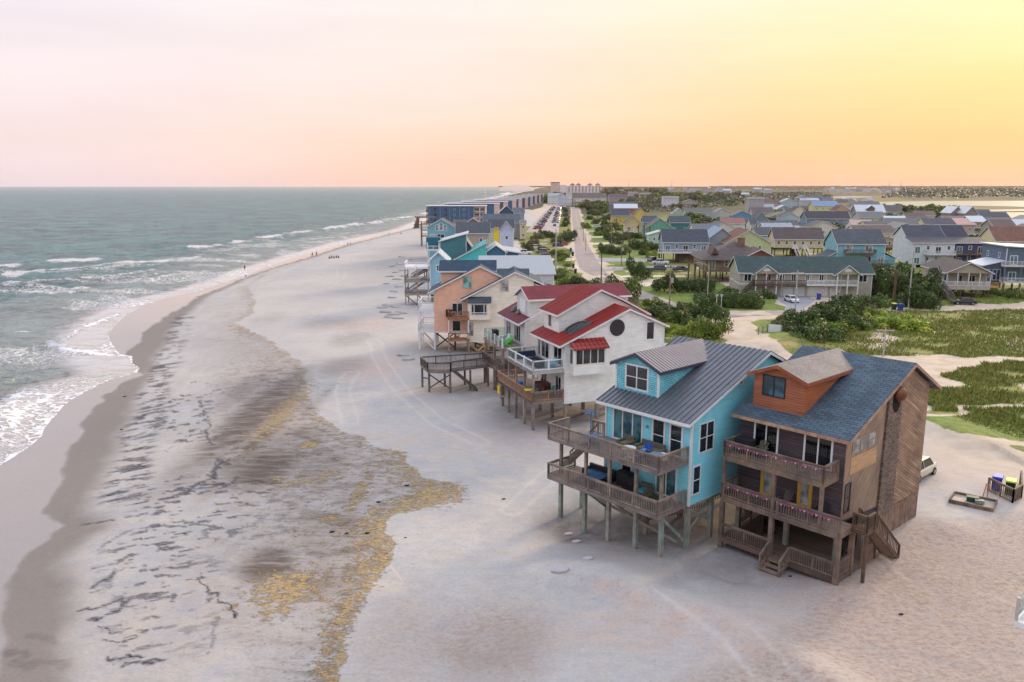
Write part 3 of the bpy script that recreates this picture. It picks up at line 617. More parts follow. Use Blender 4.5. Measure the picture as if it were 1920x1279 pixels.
# lagoon and sound behind the island (flat sheets)
def sheet(name, px, z, m, zg=0.0, sub=False):
    p = Gn(px, zg); me = bpy.data.meshes.new(name); me.from_pydata([(a, b, z) for a, b in p], [], [tuple(range(len(p)))]); me.materials.append(m); me.update()
    o = structure(name, me)
    bpy.context.view_layer.update(); return o
lw = water_material(False)
sheet('lagoon_water', [(1655, 379), (1760, 377.5), (1930, 377), (2800, 377), (2800, 389), (1930, 389), (1900, 388), (1800, 386.5), (1730, 387.5), (1640, 384.5), (1575, 382.5), (1600, 381)], .35, lw)
sheet('lagoon_water', [(1735, 393.5), (1800, 394.5), (1930, 392.5), (1930, 396), (1860, 397.5), (1780, 396.5)], .35, lw)
sheet('lagoon_water', [(1745, 411), (1770, 406), (1800, 400.5), (1850, 399), (2800, 398), (2800, 412), (1930, 412), (1880, 409.5), (1830, 413)], .35, lw)
sheet('lagoon_water', [(1545, 369.3), (1600, 368.2), (1636, 369.3), (1632, 370.6), (1560, 371.4)], .35, lw)
sheet('lagoon_water', [(1172, 360.5), (1180, 355), (1200, 352.9), (1212, 354.5), (1221, 360), (1205, 362), (1185, 362.3)], .35, lw)
sheet('lagoon_water', [(1356, 365.2), (1400, 363.8), (1450, 364.4), (1445, 365.9), (1390, 366.6)], .35, lw)
sheet('lagoon_water', [(1238, 363.5), (1290, 362.6), (1340, 363.4), (1290, 364.8)], .35, lw)
# roads
def road_mat():
    m = bpy.data.materials.new('worn_asphalt'); q = NT(m); v = q.obj()
    n = q.noise(v, .35, 6, .6); n2 = q.noise(v, 3, 5, .7)
    c = q.mix(q.rng(n, .35, .68), srgb('8b7f7c'), srgb('9c8e87')); c = q.mix(q.rng(n2, .55, .68, 0, .4), c, srgb('77706e'))
    q.L.new(c, q.b.inputs['Base Color']); q.b.inputs['Roughness'].default_value = .9; return m
RM = road_mat()
sheet('road', asph_px[:17] + asph_px[27:], .03, RM)
ym = mat('plain', 'b59a55', .8, var=.2, sc=2)
def strip(name, px, w, z, m):
    p = Gn(px); vs = []; fs = []
    for i, a in enumerate(p):
        d = p[min(i + 1, len(p) - 1)] - p[max(i - 1, 0)]; d = d / np.linalg.norm(d); nn = np.array([-d[1], d[0]]) * w / 2
        vs += [(*(a + nn), z), (*(a - nn), z)]
    for i in range(len(p) - 1): fs.append((2 * i, 2 * i + 1, 2 * i + 3, 2 * i + 2))
    me = bpy.data.meshes.new(name); me.from_pydata(vs, [], fs); me.materials.append(m); return structure(name, me)
strip('road_marking', [(1079, 390), (1082, 413), (1087, 435), (1090, 450), (1093, 462)], .35, .034, ym)
sheet('parking_lot', [(985, 436), (1048, 436), (1048, 412), (1050, 398), (1052, 389), (1034, 389), (1022, 396), (1010, 408), (996, 424)], .03, mat('plain', 'a39891', .9, var=.1, sc=.3))
dm = mat('plain', 'c9bba8', .95, var=.12, sc=.8); da = mat('plain', '8e8f93', .9, var=.1, sc=.6)
for px, m in [([(1112, 487), (1130, 484), (1215, 485), (1215, 490), (1130, 491), (1118, 492)], da), ([(1128, 506), (1250, 497), (1290, 499), (1290, 503), (1250, 502), (1133, 509)], da), ([(1160, 518), (1180, 516), (1285, 517), (1285, 519.5), (1180, 519.5), (1163, 521)], dm),
              ([(1107, 456), (1160, 454), (1160, 457), (1109, 459)], dm), ([(1104, 444), (1150, 443), (1150, 445), (1105, 446)], dm), ([(1101, 433), (1140, 432.5), (1140, 434), (1102, 434)], dm),
              ([(1440, 553), (1500, 552), (1530, 562), (1500, 583), (1470, 586), (1474, 572)], da), ([(1200, 524), (1245, 524), (1250, 530), (1200, 540), (1175, 532)], dm), ([(1018, 486), (1076, 484), (1077, 489), (1018, 492)], dm), ([(1030, 500), (1083, 497), (1086, 504), (1040, 508)], dm)]:
    sheet('driveway', px, .028, m)
# ------------------------------------------------------------------ house kit
# a house frame: local +X runs inland (away from the sea front), local +Y runs north along the row, z up
class Frame:
    def __init__(s, O, ang):
        s.O = O; a = R(ang); s.v = (math.sin(a), math.cos(a)); s.u = (-math.cos(a), math.sin(a)); s.rz = R(90 - ang)
    def W(s, x, y, z=0): return (s.O[0] + x * s.v[0] + y * s.u[0], s.O[1] + x * s.v[1] + y * s.u[1], z)
    def root(s, name, label, cat, group=None): return thing(name, label, cat, (s.O[0], s.O[1], 0), s.rz, group)
    def place(s, o, x, y, z, rz=0): o.location = s.W(x, y, z); o.rotation_euler = (0, 0, s.rz + R(rz)); return o
def fb(mb, face, c, d0, d1, a0, a1, z0, z1):
    if face == 'S': mb.box(a0, a1, c - d1, c - d0, z0, z1)
    elif face == 'N': mb.box(a0, a1, c + d0, c + d1, z0, z1)
    elif face == 'F': mb.box(c - d1, c - d0, a0, a1, z0, z1)
    else: mb.box(c + d0, c + d1, a0, a1, z0, z1)
WHITE = mat('plain', 'dcdcdc', .55, var=.04); GLASS = mat('glass', '2c3a42', .06); DGLASS = mat('glass', '1a2024', .06)
CURT = mat('glass', '4f7f86', .15); BLIND = mat('glass', 'a9b2b5', .25)
def window(par, face, c, a0, a1, z0, z1, fm=WHITE, gm=GLASS, nx=2, nz=2, name='window', fw=.09, d=.05, label=None):
    b = MB(); m = .045
    for p in ((a0, a0 + fw, z0, z1), (a1 - fw, a1, z0, z1)): fb(b, face, c, -.02, d, *p)
    for p in ((a0 + fw, a1 - fw, z0, z0 + fw), (a0 + fw, a1 - fw, z1 - fw, z1)): fb(b, face, c, -.02, d - .003, *p)
    for i in range(1, nx):
        t = a0 + (a1 - a0) * i / nx; fb(b, face, c, -.02, d - .006, t - m, t + m, z0 + fw, z1 - fw)
    for i in range(1, nz):
        t = z0 + (z1 - z0) * i / nz; fb(b, face, c, -.02, d - .012, a0 + fw, a1 - fw, t - m * .6, t + m * .6)
    w = b.build(name, fm, par)
    g = MB(); fb(g, face, c, -.02, .018, a0 + fw, a1 - fw, z0 + fw, z1 - fw); g.build('pane', gm, w)
    if label: w['label'] = label
    return w
def round_window(par, face, c, a, z, r, fm=WHITE, gm=DGLASS, fw=.12):
    def ring(rad, d): return [((a + rad * math.cos(t), c - d, z + rad * math.sin(t)) if face == 'S' else (c - d, a + rad * math.cos(t), z + rad * math.sin(t))) for t in [2 * math.pi * i / 28 for i in range(28)]]
    b = MB(); R0, R1, R2, R3 = ring(r, .0), ring(r, .06), ring(r - fw, .06), ring(r - fw, .01)
    b.loft([R0, R1, R2, R3], cap=False); w = b.build('round_window', fm, par)
    g = MB(); rr = ring(r - fw + .01, .02); g.add(rr, [tuple(range(28))]); g.build('pane', gm, w); return w
def body(par, prof, y0, y1, m, name='wall', axis='y', label=None):
    o = MB().prism(prof, y0, y1, axis).build(name, m, par)
    if label: o['label'] = label
    return o
def roof(par, pts, y0, y1, m, trim=WHITE, t=.14, axis='y', seam=None, name='roof', fz=.2):
    b = MB(); low = [(p[0], p[1] - t) for p in pts[::-1]]
    b.prism(list(pts) + low, y0, y1, axis)
    if seam:
        n = max(2, int(abs(y1 - y0) / seam))
        for i in range(n + 1):
            yy = y0 + .03 + (y1 - y0 - .06) * i / n
            for (a, za), (c, zc) in zip(pts[:-1], pts[1:]):
                P_ = (lambda a_, z_: (a_, yy, z_ + .02)) if axis == 'y' else (lambda a_, z_: (yy, a_, z_ + .02))
                b.beam(P_(a, za), P_(c, zc), .045, .06)
    r = b.build(name, m, par)
    if trim is not None:
        f = MB()
        for ya, yb in ((y0 - .035, y0 + .03), (y1 - .03, y1 + .035)):
            f.prism([(p[0], p[1] - .03) for p in pts] + [(p[0], p[1] - .03 - fz) for p in pts[::-1]], ya, yb, axis)
        for k in (0, -1):
            p = pts[k]; s_ = -1 if (k == 0) == (pts[0][0] < pts[-1][0]) else 1
            x0, x1 = sorted((p[0] + s_ * .035, p[0] - s_ * .02))
            if axis == 'y': f.box(x0, x1, y0 - .03, y1 + .03, p[1] - .03 - fz, p[1] - .02)
            else: f.box(y0 - .03, y1 + .03, x0, x1, p[1] - .03 - fz, p[1] - .02)
        f.build('fascia', trim, r)
    return r
def rail(b, p, q, z0, z1, h=1.0, post=1.9, bal=.14, cap=True):
    """railing between p and q (x,y) with floor heights z0,z1"""
    p = Vector((p[0], p[1], z0)); q = Vector((q[0], q[1], z1)); L = math.hypot(q.x - p.x, q.y - p.y)
    if L < .05: return
    n = max(1, round(L / post))
    for i in range(n + 1):
        c = p.lerp(q, i / n); b.beam(c + Vector((0, 0, -.1)), c + Vector((0, 0, h)), .1)
    up = Vector((0, 0, h)); b.beam(p + up, q + up, .14, .05); b.beam(p + up * .9, q + up * .9, .045, .09); b.beam(p + up * .1, q + up * .1, .045, .09)
    k = int(L / bal)
    for i in range(1, k):
        c = p.lerp(q, i / k); b.beam(c + up * .08, c + up * .92, .04)
def deck(par, x0, x1, y0, y1, z, m, rails, rm=None, rim=.26, h=.98, bal=.14, dm=None, name='deck'):
    b = MB(); b.box(x0, x1, y0, y1, z - .04, z)
    b.box(x0, x0 + .06, y0, y1, z - rim, z - .043); b.box(x1 - .06, x1, y0, y1, z - rim, z - .043)
    b.box(x0 + .06, x1 - .06, y0, y0 + .06, z - rim, z - .043); b.box(x0 + .06, x1 - .06, y1 - .06, y1, z - rim, z - .043)
    for i in range(1, int((y1 - y0) / .9)): b.box(x0 + .06, x1 - .06, y0 + i * .9, y0 + i * .9 + .05, z - rim + .03, z - .043)
    d = b.build(name, dm or m, par)
    if rails:
        r = MB()
        for p, q in rails: rail(r, p, q, z, z, h, bal=bal)
        r.build('railing', rm or m, par)
    return d
def posts(par, pts, z1, m, w=.24, z0=-.5, name='post'):
    for x, y in pts: MB().beam((x, y, z0), (x, y, z1), w).build(name, m, par)
def braces(par, segs, m, w=.07, h=.2):
    for p, q in segs: MB().beam(p, q, w, h).build('brace', m, par)
def stairs(par, p, q, w, m, n=None, rails=(1, 1), rm=None, name='staircase'):
    """p top (x,y,z), q foot (x,y,z)"""
    p = Vector(p); q = Vector(q); d = Vector((q.x - p.x, q.y - p.y, 0)); L = d.length; d.normalize(); s = Vector((-d.y, d.x, 0)) * (w / 2)
    n = n or max(2, int((p.z - q.z) / .19)); b = MB()
    for i in range(n):
        c = p.lerp(q, (i + .5) / n); c.z = p.z - (p.z - q.z) * (i + 1) / n; b.beam(c - s, c + s, L / n * 1.05, .05)
    for sg in (-1, 1): b.beam(p + s * sg - Vector((0, 0, .1)), q + s * sg + Vector((0, 0, .05)), .06, .28)
    o = b.build(name, m, par)
    if any(rails):
        r = MB()
        for sg, on in zip((-1, 1), rails):
            if on: a = p + s * sg; c = q + s * sg; rail(r, (a.x, a.y), (c.x, c.y), a.z, c.z, .95, bal=.24)
        r.build('handrail', rm or m, o)
    return o
def corner_boards(par, lst, m=WHITE):
    for (x, y, z0, z1) in lst: MB().box(x - .07, x + .07, y - .07, y + .07, z0, z1).build('corner_board', m, par)
# furniture
def adirondack(label, m, group=None):
    t = thing('deck_chair', label, 'chair', group=group)
    s = MB()
    for i in range(5): s.box(-.28 + i * .115, -.18 + i * .115, -.28, .28, .36 - i * .03, .385 - i * .03)
    s.build('seat', m, t)
    k = MB()
    for i in range(5):
        y = -.22 + i * .11; k.beam((-.25, y, .3), (-.58, y * 1.25, 1.02 - abs(i - 2) * .05), .09, .025)
    k.build('backrest', m, t)
    for sg in (-1, 1):
        MB().beam((.28, sg * .3, 0), (.28, sg * .3, .55), .09, .04).beam((-.55, sg * .3, .0), (.3, sg * .3, .36), .04, .12).build('leg', m, t)
        MB().box(-.45, .36, sg * .33 - .07, sg * .33 + .07, .55, .58).build('armrest', m, t)
    return t
def sofa(label, m, L=1.9, cat='sofa', name='outdoor_sofa', cush=None):
    t = thing(name, label, cat)
    MB().box(-.4, .4, -L / 2, L / 2, .08, .34).build('base', m, t)
    MB().box(-.5, -.3, -L / 2, L / 2, .1, .82).build('backrest', m, t)
    for sg in (-1, 1): MB().box(-.42, .4, sg * L / 2 - .1, sg * L / 2 + .1, .08, .58).build('armrest', m, t)
    n = max(1, round(L / .7))
    for i in range(n):
        y0 = -L / 2 + .12 + (L - .24) * i / n; MB().box(-.29, .38, y0 + .01, y0 + (L - .24) / n - .01, .343, .47).build('cushion', cush or m, t)
    return t
def table(label, m, r=.5, h=.72, name='round_table'):
    t = thing(name, label, 'table'); MB().tube((0, 0, h - .04), (0, 0, h), r, 20).build('table_top', m, t)
    MB().tube((0, 0, .03), (0, 0, h - .041), .04, 8).tube((0, 0, 0), (0, 0, .03), r * .55, 14).build('pedestal', m, t); return t
def box_thing(name, label, cat, m, sx, sy, sz, extra=None):
    t = thing(name, label, cat); MB().box(-sx / 2, sx / 2, -sy / 2, sy / 2, 0.06, sz).build('body', m, t)
    for a in (-1, 1):
        for b in (-1, 1): MB().box(a * (sx / 2 - .06) - .03, a * (sx / 2 - .06) + .03, b * (sy / 2 - .06) - .03, b * (sy / 2 - .06) + .03, 0, .058).build('foot', m, t)
    MB().box(-sx / 2 - .02, sx / 2 + .02, -sy / 2 - .02, sy / 2 + .02, sz + .002, sz + .05).build('lid', m, t); return t
WGREY = mat('timber', '7c7068', .9, color2='968576'); GREENP = mat('timber', '7d8a80', .9, color2='8f8478')
WDECK = mat('wood', '857a74', .9, deck=1, pitch=.14, var=.18); PINE = mat('timber', 'b08a58', .85, color2='c39a66')
WEATH = mat('timber', '655850', .9, color2='7e6b5c'); BRN = mat('timber', '6a5546', .9, color2='5c4a3e')

# ================================================================== turquoise house with grey metal roof (second in the row)
A = Frame(G(1287.4, 1028), 48)
t = A.root('turquoise_house', 'bright turquoise beach house on stilts with dark grey metal roof and two stacked timber decks', 'house')
AQ = mat('siding', '86dcec', .6, step=.16); AQS = mat('shingle', '84dae8', .7, wall=1, k=.88, s=.9, gain=1.0)
MR = mat('plain', '65696e', .42, var=.08, metal=.35); MRL = mat('plain', 'aaa09d', .45, var=.05, metal=.2, seam=.32, sax=0); NAVYTRIM = mat('plain', '3a444f', .5)
prof = [(0, 3.0), (0, 9.0), (8.7, 12.2), (13, 10.3), (13, 3.0)]
body(t, prof, 0, 7.4, AQ)
roof(t, [(-.8, 8.93), (8.7, 12.42), (13.4, 10.35)], -.35, 7.72, MR, seam=.42)
body(t, [(3.6, 9.0), (3.6, 11.55), (5.5, 12.35), (7.38, 11.55), (7.38, 9.0)], 1.0, 8.3, AQS, name='dormer', axis='x')
roof(t, [(3.25, 11.52), (5.5, 12.5), (7.75, 11.52)], .7, 8.6, MRL, axis='x', seam=.32, trim=NAVYTRIM, name='dormer_roof')
corner_boards(t, [(.0, .0, 3, 8.75), (0, 7.4, 3, 8.7), (1.0, 3.6, 9.6, 11.4), (1.0, 7.38, 9.6, 11.4)])
bb = MB(); bb.box(-.03, 13.03, -.03, 7.43, 2.86, 3.0 - .003); bb.build('skirt_board', WGREY, t)
window(t, 'S', 0, .85, 2.55, 6.45, 8.55, nx=2, nz=2); window(t, 'S', 0, .3, 1.2, 3.65, 5.7, nx=1, nz=2); round_window(t, 'S', 0, 5.49, 10.78, .36, fw=.1)
window(t, 'F', 1.0, 4.45, 6.55, 9.78, 11.6, nx=2, nz=2, fw=.12)
window(t, 'F', 0, 4.03, 6.76, 6.16, 8.5, nx=3, nz=1, name='sliding_door', gm=CURT, fw=.12); window(t, 'F', 0, 2.1, 3.25, 6.16, 8.5, nx=1, nz=2, name='door', fw=.14); window(t, 'F', 0, .65, 1.78, 6.16, 8.45, nx=1, nz=2, name='door', fw=.14)
window(t, 'F', 0, 4.9, 5.85, 3.5, 5.35, nx=1, nz=2, gm=DGLASS); window(t, 'F', 0, 1.0, 2.8, 3.16, 5.4, nx=2, nz=1, name='sliding_door', gm=CURT, fw=.12)
MB().ball((-.12, 3.62, 7.75), .1).build('wall_lamp', mat('plain', '8a8f93'), t); MB().ball((-.12, 3.7, 4.9), .1).build('wall_lamp', mat('plain', '8a8f93'), t)
for z, dy in ((6.16, 10.2), (3.15, 10.2)):
    deck(t, -3.2, -.08, .15, dy, z, WGREY, [((-3.15, .2), (-3.15, dy - .05)), ((-3.15, .2), (-.1, .2)), ((-3.15, dy - .05), (-1.0, dy - .05)), ((-.12, dy - 1.6), (-.12, 7.5))] if z > 5 else [((-3.15, .2), (-3.15, dy - .05)), ((-3.15, .2), (-.1, .2)), ((-3.15, dy - .05), (-.3, dy - .05))], dm=WDECK)
stairs(t, (-.6, 8.0, 6.1), (-.6, 10.8, 3.2), .9, WGREY, rails=(1, 0))
posts(t, [(-2.3, .44), (-2.35, 2.54), (-2.4, 4.9), (-2.5, 7.05), (-2.25, 9.7)], 2.9, GREENP, .26)
posts(t, [(-2.35, .5), (-2.35, 2.6), (-2.4, 4.9), (-2.45, 7.05), (-2.25, 9.7)], 5.9, WGREY, .2, z0=3.16)
posts(t, [(.15, .15), (2.85, .15), (.15, 3.6), (.15, 7.2), (4.2, 3.6), (4.2, 7.2), (8, .3), (8, 3.6), (8, 7.2), (12.6, .3), (12.6, 7.2), (.1, 9.7)], 2.86, GREENP, .3)
braces(t, [((-2.3, .5, 2.7), (.1, .3, .4)), ((.15, .2, 2.8), (2.8, .2, 1.2)), ((.15, .2, .9), (2.8, .2, 2.7)), ((-2.3, 9.5, 2.8), (-.3, .6, .35)), ((-2.4, 4.9, 2.7), (.1, 3.7, .4)), ((-2.4, 2.6, 2.7), (.1, 3.4, .5)), ((-2.45, 7.1, 2.7), (.1, 7.0, .6)), ((.1, 7.2, 2.6), (.1, 3.6, .6))], GREENP)
braces(t, [((-.1, .3, 2.6), (.15, 3.5, .9)), ((.2, 3.7, 2.6), (4.1, 3.7, .8)), ((.3, 7.1, 2.6), (4.1, 7.1, .8))], WEATH)
ls = MB()
for i in range(26): ls.box(3.0 + i * .3, 3.09 + i * .3, 3.0, 3.05, .4, 2.8)
ls.build('slat_screen', WEATH, t)
def cyl_rail(): pass
blue = mat('plain', '2c5f8f', .6)
T_ = table('blue round bistro table under the furled umbrella on the upper turquoise house deck', blue, .62, .55); A.place(T_, -2.2, 6.9, 6.165)
um = thing('garden_umbrella', 'thin blue garden umbrella pole with open blue spokes on the upper deck', 'umbrella'); MB().tube((0, 0, 0), (0, 0, 1.9), .035).build('pole', blue, um); b = MB()
for i in range(6): b.beam((0, 0, 1.85), (.62 * math.cos(i * 1.05), .62 * math.sin(i * 1.05), 1.72), .1, .04)
b.build('spokes', blue, um); A.place(um, -2.2, 6.9, 6.70)
wk = mat('plain', '5f5a4c', .9); cz = mat('plain', '6c6a58', .9)
A.place(sofa('brown wicker loveseat with a blue striped towel on the upper turquoise deck', wk, 1.9, cush=cz), -1.0, 2.6, 6.165, 180)
A.place(sofa('brown wicker armchair beside the loveseat on the upper turquoise deck', wk, .85, 'armchair', 'wicker_armchair', cush=cz), -1.1, 4.6, 6.165, 180)
tw = MB(); tb = mat('plain', '1f4c9c', .9)
tw.add([(-.02, -.33, .50), (.44, -.33, .50), (.44, .33, .50), (-.02, .33, .50), (-.1, -.33, .86), (-.1, .33, .86), (-.16, -.33, .86), (-.16, .33, .86), (-.0, -.33, .47), (.44, -.33, .475), (.44, .33, .475), (-.0, .33, .47)], [(0, 1, 2, 3), (0, 3, 5, 4), (4, 5, 7, 6), (1, 9, 10, 2), (8, 11, 10, 9)])
o = tw.build('striped_towel', tb); tag(o, 'royal blue towel draped over the wicker loveseat', 'towel'); A.place(o, -1.35, 2.5, 6.165, 180)
st_ = MB()
for i in range(4): st_.box(-.01, .445, -.28 + i * .16, -.22 + i * .16, .503, .508)
st_.build('stripe', mat('plain', '9cc4e6', .9), o)
A.place(box_thing('side_table', 'small white cube side table beside the wicker loveseat', 'side table', WHITE, .45, .45, .45), -1.3, 1.3, 6.165)
A.place(table('white wire mesh round table by the upper turquoise deck railing', mat('plain', 'c9cccd'), .5), -2.5, 3.2, 6.165)
A.place(table('grey round table at the corner of the upper turquoise deck', mat('plain', '6f7d86'), .55), -2.3, 1.1, 6.165)
tq = mat('plain', '1f7488', .7); blk = mat('plain', '23242a', .7)
A.place(adirondack('dark blue slatted chair at the upper turquoise deck railing', mat('plain', '32466b')), -2.5, 2.2, 6.165, 90)
A.place(sofa('black lattice sofa with blue cushions on the lower turquoise house deck', blk, 2.4, cush=mat('plain', '2b6ea0')), -.9, 7.2, 3.155, 180)
A.place(table('large blue round table on the lower turquoise house deck', mat('plain', '2a5f8e'), .85), -2.2, 6.6, 3.155)
A.place(box_thing('grill', 'black covered grill against the lower turquoise deck wall', 'grill', blk, .6, 1.1, 1.0), -.6, 5.0, 3.155)
A.place(adirondack('dark rocking chair with pale blue cushion on the lower turquoise deck', blk), -1.4, 4.0, 3.155, 200)
A.place(sofa('dark wicker seat with a turquoise cushion on the lower turquoise deck', wk, .9, 'armchair', 'wicker_armchair', cush=mat('plain', '3aa0b5')), -1.1, 3.0, 3.155, 180)
o = MB().box(-1.1, 1.1, -1.5, 1.5, 0, .015).build('rug', mat('plain', '4d5a44', .95)); tag(o, 'dark green rug laid on the lower turquoise house deck', 'rug'); A.place(o, -1.5, 2.0, 3.152)

# ================================================================== weathered wood house (nearest)
B = Frame(G(1716.5, 976.2), 48)
t = B.root('weathered_wood_house', 'brown weathered wood beach house with blue shingle roof, red cedar dormer and chimney chase', 'house')
DKW = mat('wood', '4b4347', .9, alongy=1, pitch=.17, var=.45, color2='5d5052'); BLUSH = mat('shingle', '4b5c68', .8, k=.6, s=1.5)
DIAG = mat('wood', 'a48c76', .88, ang=-48, pitch=.17, var=.25, color2='8f7a68'); DIAG2 = mat('wood', '8f745e', .88, ang=28, pitch=.19, var=.5, color2='a88c72')
yF = -12.2
# wall volume, its gable faced with three cladding panels
body(t, [(yF, 3.3), (yF, 8.9), (-3.7, 12.2), (0, 10.3), (0, 3.3), (0, 2.3), (-8.7, 2.3), (-8.7, 3.3)], .03, 7.4, DKW)
def panel(pts, m, d, name='cladding'): return MB().prism(pts, -d, .028, 'y').build(name, m, t)
def zr(x): return 8.74 + (x + 12.65) * (12.36 - 8.9) / (12.65 - 3.7)
panel([(yF, 3.55), (yF, 8.75), (-6.9, zr(-6.9) - .12), (-7.15, 3.1)], DIAG, .012)
panel([(-7.15, 2.36), (-6.9, zr(-6.9) - .1), (-4.9, zr(-4.9) - .1), (-4.75, 2.36)], mat('shingle', '7d6c60', .9, wall=1, k=.3, s=.8, gain=1.1), .16, 'chimney_chase')
panel([(-4.75, 2.5), (-4.9, zr(-4.9) - .12), (-3.7, 12.15), (0, 10.25), (0, 2.32)], DIAG2, .012)
roof(t, [(-12.65, 8.93), (-3.7, 12.42), (1.2, 9.95)], -.4, 7.75, BLUSH, trim=mat('timber', '9c7d69', .85, color2='ae8c74'), fz=.22)
body(t, [(3.35, 9.2), (3.35, 11.75), (5.2, 12.45), (7.0, 11.75), (7.0, 9.2)], -11.4, -3.5, mat('wood', '9d5f45', .8, alongy=1, pitch=.17, var=.16, color2='a8674a'), name='dormer', axis='x')
dsd = MB().prism([(-11.4, 9.6), (-11.4, 11.8), (-6.0, 11.8)], 3.335, 3.348, 'y').build('dormer_cheek', mat('wood', 'b3673f', .8, pitch=.17, var=.1), t)
roof(t, [(3.0, 11.72), (5.2, 12.56), (7.35, 11.72)], -11.75, -3.3, mat('shingle', '75706f', .8, k=.72, ridge='x', s=.9), axis='x', trim=mat('timber', '9b5a3c', .8, color2='8a4d33'), name='dormer_roof', fz=.22)
window(t, 'F', -11.4, 4.7, 6.35, 10.3, 11.7, mat('plain', '20242a'), mat('glass', '3f6473'), 2, 1, fw=.07)
window(t, 'F', yF, 4.5, 6.3, 6.56, 8.75, WHITE, DGLASS, 2, 1, 'sliding_door', fw=.12); window(t, 'F', yF, .82, 2.75, 6.56, 8.7, WHITE, DGLASS, 2, 1, 'sliding_door', fw=.12)
YEL = mat('plain', 'c79a3e', .6)
for a in (4.6, 1.95):
    window(t, 'F', yF, a, a + 1.0, 3.66, 5.65, YEL, BLIND, 1, 1, 'door', fw=.24, label='yellow framed glass door')
window(t, 'S', -.005, -11.45, -8.1, 7.6, 8.66, mat('timber', '9a8272'), mat('glass', '8d9a98'), 3, 2, fw=.1); MB().box(-11.55, -7.95, -.06, -.005, 6.4, 7.5).build('infill_panel', mat('wood', 'c7a077', .8, pitch=.13, var=.12), t)
window(t, 'S', -.005, -12.0, -11.2, 3.95, 5.9, mat('timber', '3d3432'), DGLASS, 1, 2, fw=.08)
# half-dome chimney vent on the chase
vb = MB(); rings = []
for k in range(7):
    ph = math.pi / 2 * k / 6; rr = .55 * math.cos(ph) + .001; rings.append([(-5.75 + rr * math.cos(a_), -.16 - .6 * math.sin(ph), 10.62 + 0.0 + rr * math.sin(a_)) for a_ in [2 * math.pi * i / 20 for i in range(20)]])
vb.loft(rings); vb.build('copper_vent_hood', mat('plain', '6e4a36', .35, metal=.6), t, True)
vh = MB(); c0 = [(-5.78 + .62 * math.cos(a_), -.185, 10.2 + .85 * math.sin(a_)) for a_ in [2 * math.pi * i / 24 for i in range(24)]]; c1_ = [(x, -.165, z) for x, y, z in c0]; vh.loft([c1_, c0]); vh.build('vent_opening', mat('plain', '0e0c0b', 1), t)  # flat black disc standing for the opening below the hood
# decks
xd = -14.25
for z, ys in ((6.5, .3), (3.6, -.95)):
    rl = [((xd + .05, 7.25), (xd + .05, ys + .05)), ((xd + .05, ys + .05), (yF - .1 if z > 5 else xd + .06, ys + .05)), ((xd + .05, 7.25), (yF - .1, 7.25))]
    deck(t, xd, yF - .03, ys, 7.3, z, WEATH, rl, rim=.36, bal=.17)
posts(t, [(xd + .12, 7.2), (xd + .12, 3.55), (xd + .12, .4)], 6.14, WEATH, .2, z0=3.61); posts(t, [(xd + .12, 7.2), (xd + .12, 3.55), (xd + .12, -.85), (-12.3, -.85)], 3.24, WEATH, .28)
posts(t, [(-12.1, 7.2), (-12.1, 3.6), (-12.1, .2), (-8.8, 7.2), (-8.8, 3.6), (-8.7, .2), (-4.5, 3.6), (-.2, 7.2)], 3.3, GREENP, .28)
LX = -8.7
deck(t, xd, -8.8, -.95, 2.15, .72, WEATH, [((xd + .05, 2.1), (xd + .05, -.9)), ((xd + .05, -.9), (-12.2, -.9))], rim=.34, bal=.15, dm=mat('wood', '6e5a50', .9, deck=1, pitch=.14))
deck(t, xd, -8.8, 2.16, 7.3, .72, WEATH, [((xd + .05, 3.55), (xd + .05, 7.25))], rim=.34, bal=.15, dm=mat('wood', '6e5a50', .9, deck=1, pitch=.14), name='porch_floor')
stairs(t, (xd - .02, 2.85, .72), (xd - 1.1, 2.85, .12), 1.35, WEATH)
stairs(t, (-11.7, -1.4, 3.6), (-7.6, -1.4, .2), 1.0, BRN); deck(t, -12.75, -11.7, -1.9, -.96, 3.6, BRN, [((-12.7, -1.87), (-11.7, -1.87)), ((-12.7, -1.87), (-12.7, -1.0))]); posts(t, [(-12.65, -1.85), (-9.1, -.95)], 3.3, BRN, .18)
wall2 = MB(); wall2.box(-8.75, -8.65, .1, 7.3, .1, 3.28); wall2.build('underhouse_wall', mat('wood', '3c302b', .9, alongy=1, pitch=.2), t)
ch = MB().box(-12.15, -12.08, 3.4, 7.3, .75, 3.28)
def lattice(par, p, q, z0a, z0b, z1, m, s=.17):
    """diagonal lattice screen from p to q (x,y); lower edge z0a..z0b"""
    b = MB(); p = Vector((p[0], p[1], 0)); q = Vector((q[0], q[1], 0)); L = (q - p).length; d = (q - p).normalized(); h = z1 - min(z0a, z0b)
    n = int((L + h) / s)
    for sg in (1, -1):
        for i in range(n):
            a = i * s - (h if sg == 1 else 0)
            x0, zz0, x1, zz1 = a, z1 - h, a + sg * h, z1
            pts = []
            for (xx0, zz0_, xx1, zz1_) in ((x0, zz0, x1, zz1),):
                lo, hi = 0.0, 1.0; dx = xx1 - xx0
                ta, tb2 = (0 - xx0) / dx, (L - xx0) / dx; ta, tb2 = min(ta, tb2), max(ta, tb2); lo = max(lo, ta); hi = min(hi, tb2)
                if lo >= hi: continue
                P0 = p + d * (xx0 + dx * lo) + Vector((0, 0, zz0_ + (zz1_ - zz0_) * lo)); P1 = p + d * (xx0 + dx * hi) + Vector((0, 0, zz0_ + (zz1_ - zz0_) * hi)); b.beam(P0, P1, .02 + .01 * (sg > 0), .045)
    k = max(1, round(L / 1.0))
    for i in range(k + 1):
        c = p + d * (L * i / k); b.beam(c + Vector((0, 0, z1 - h)), c + Vector((0, 0, z1)), .09)
    b.beam(p + Vector((0, 0, z1)), q + Vector((0, 0, z1)), .06, .1)
    return b.build('lattice_screen', m, par)
LT = mat('timber', '8a7462', .9, color2='9c8570')
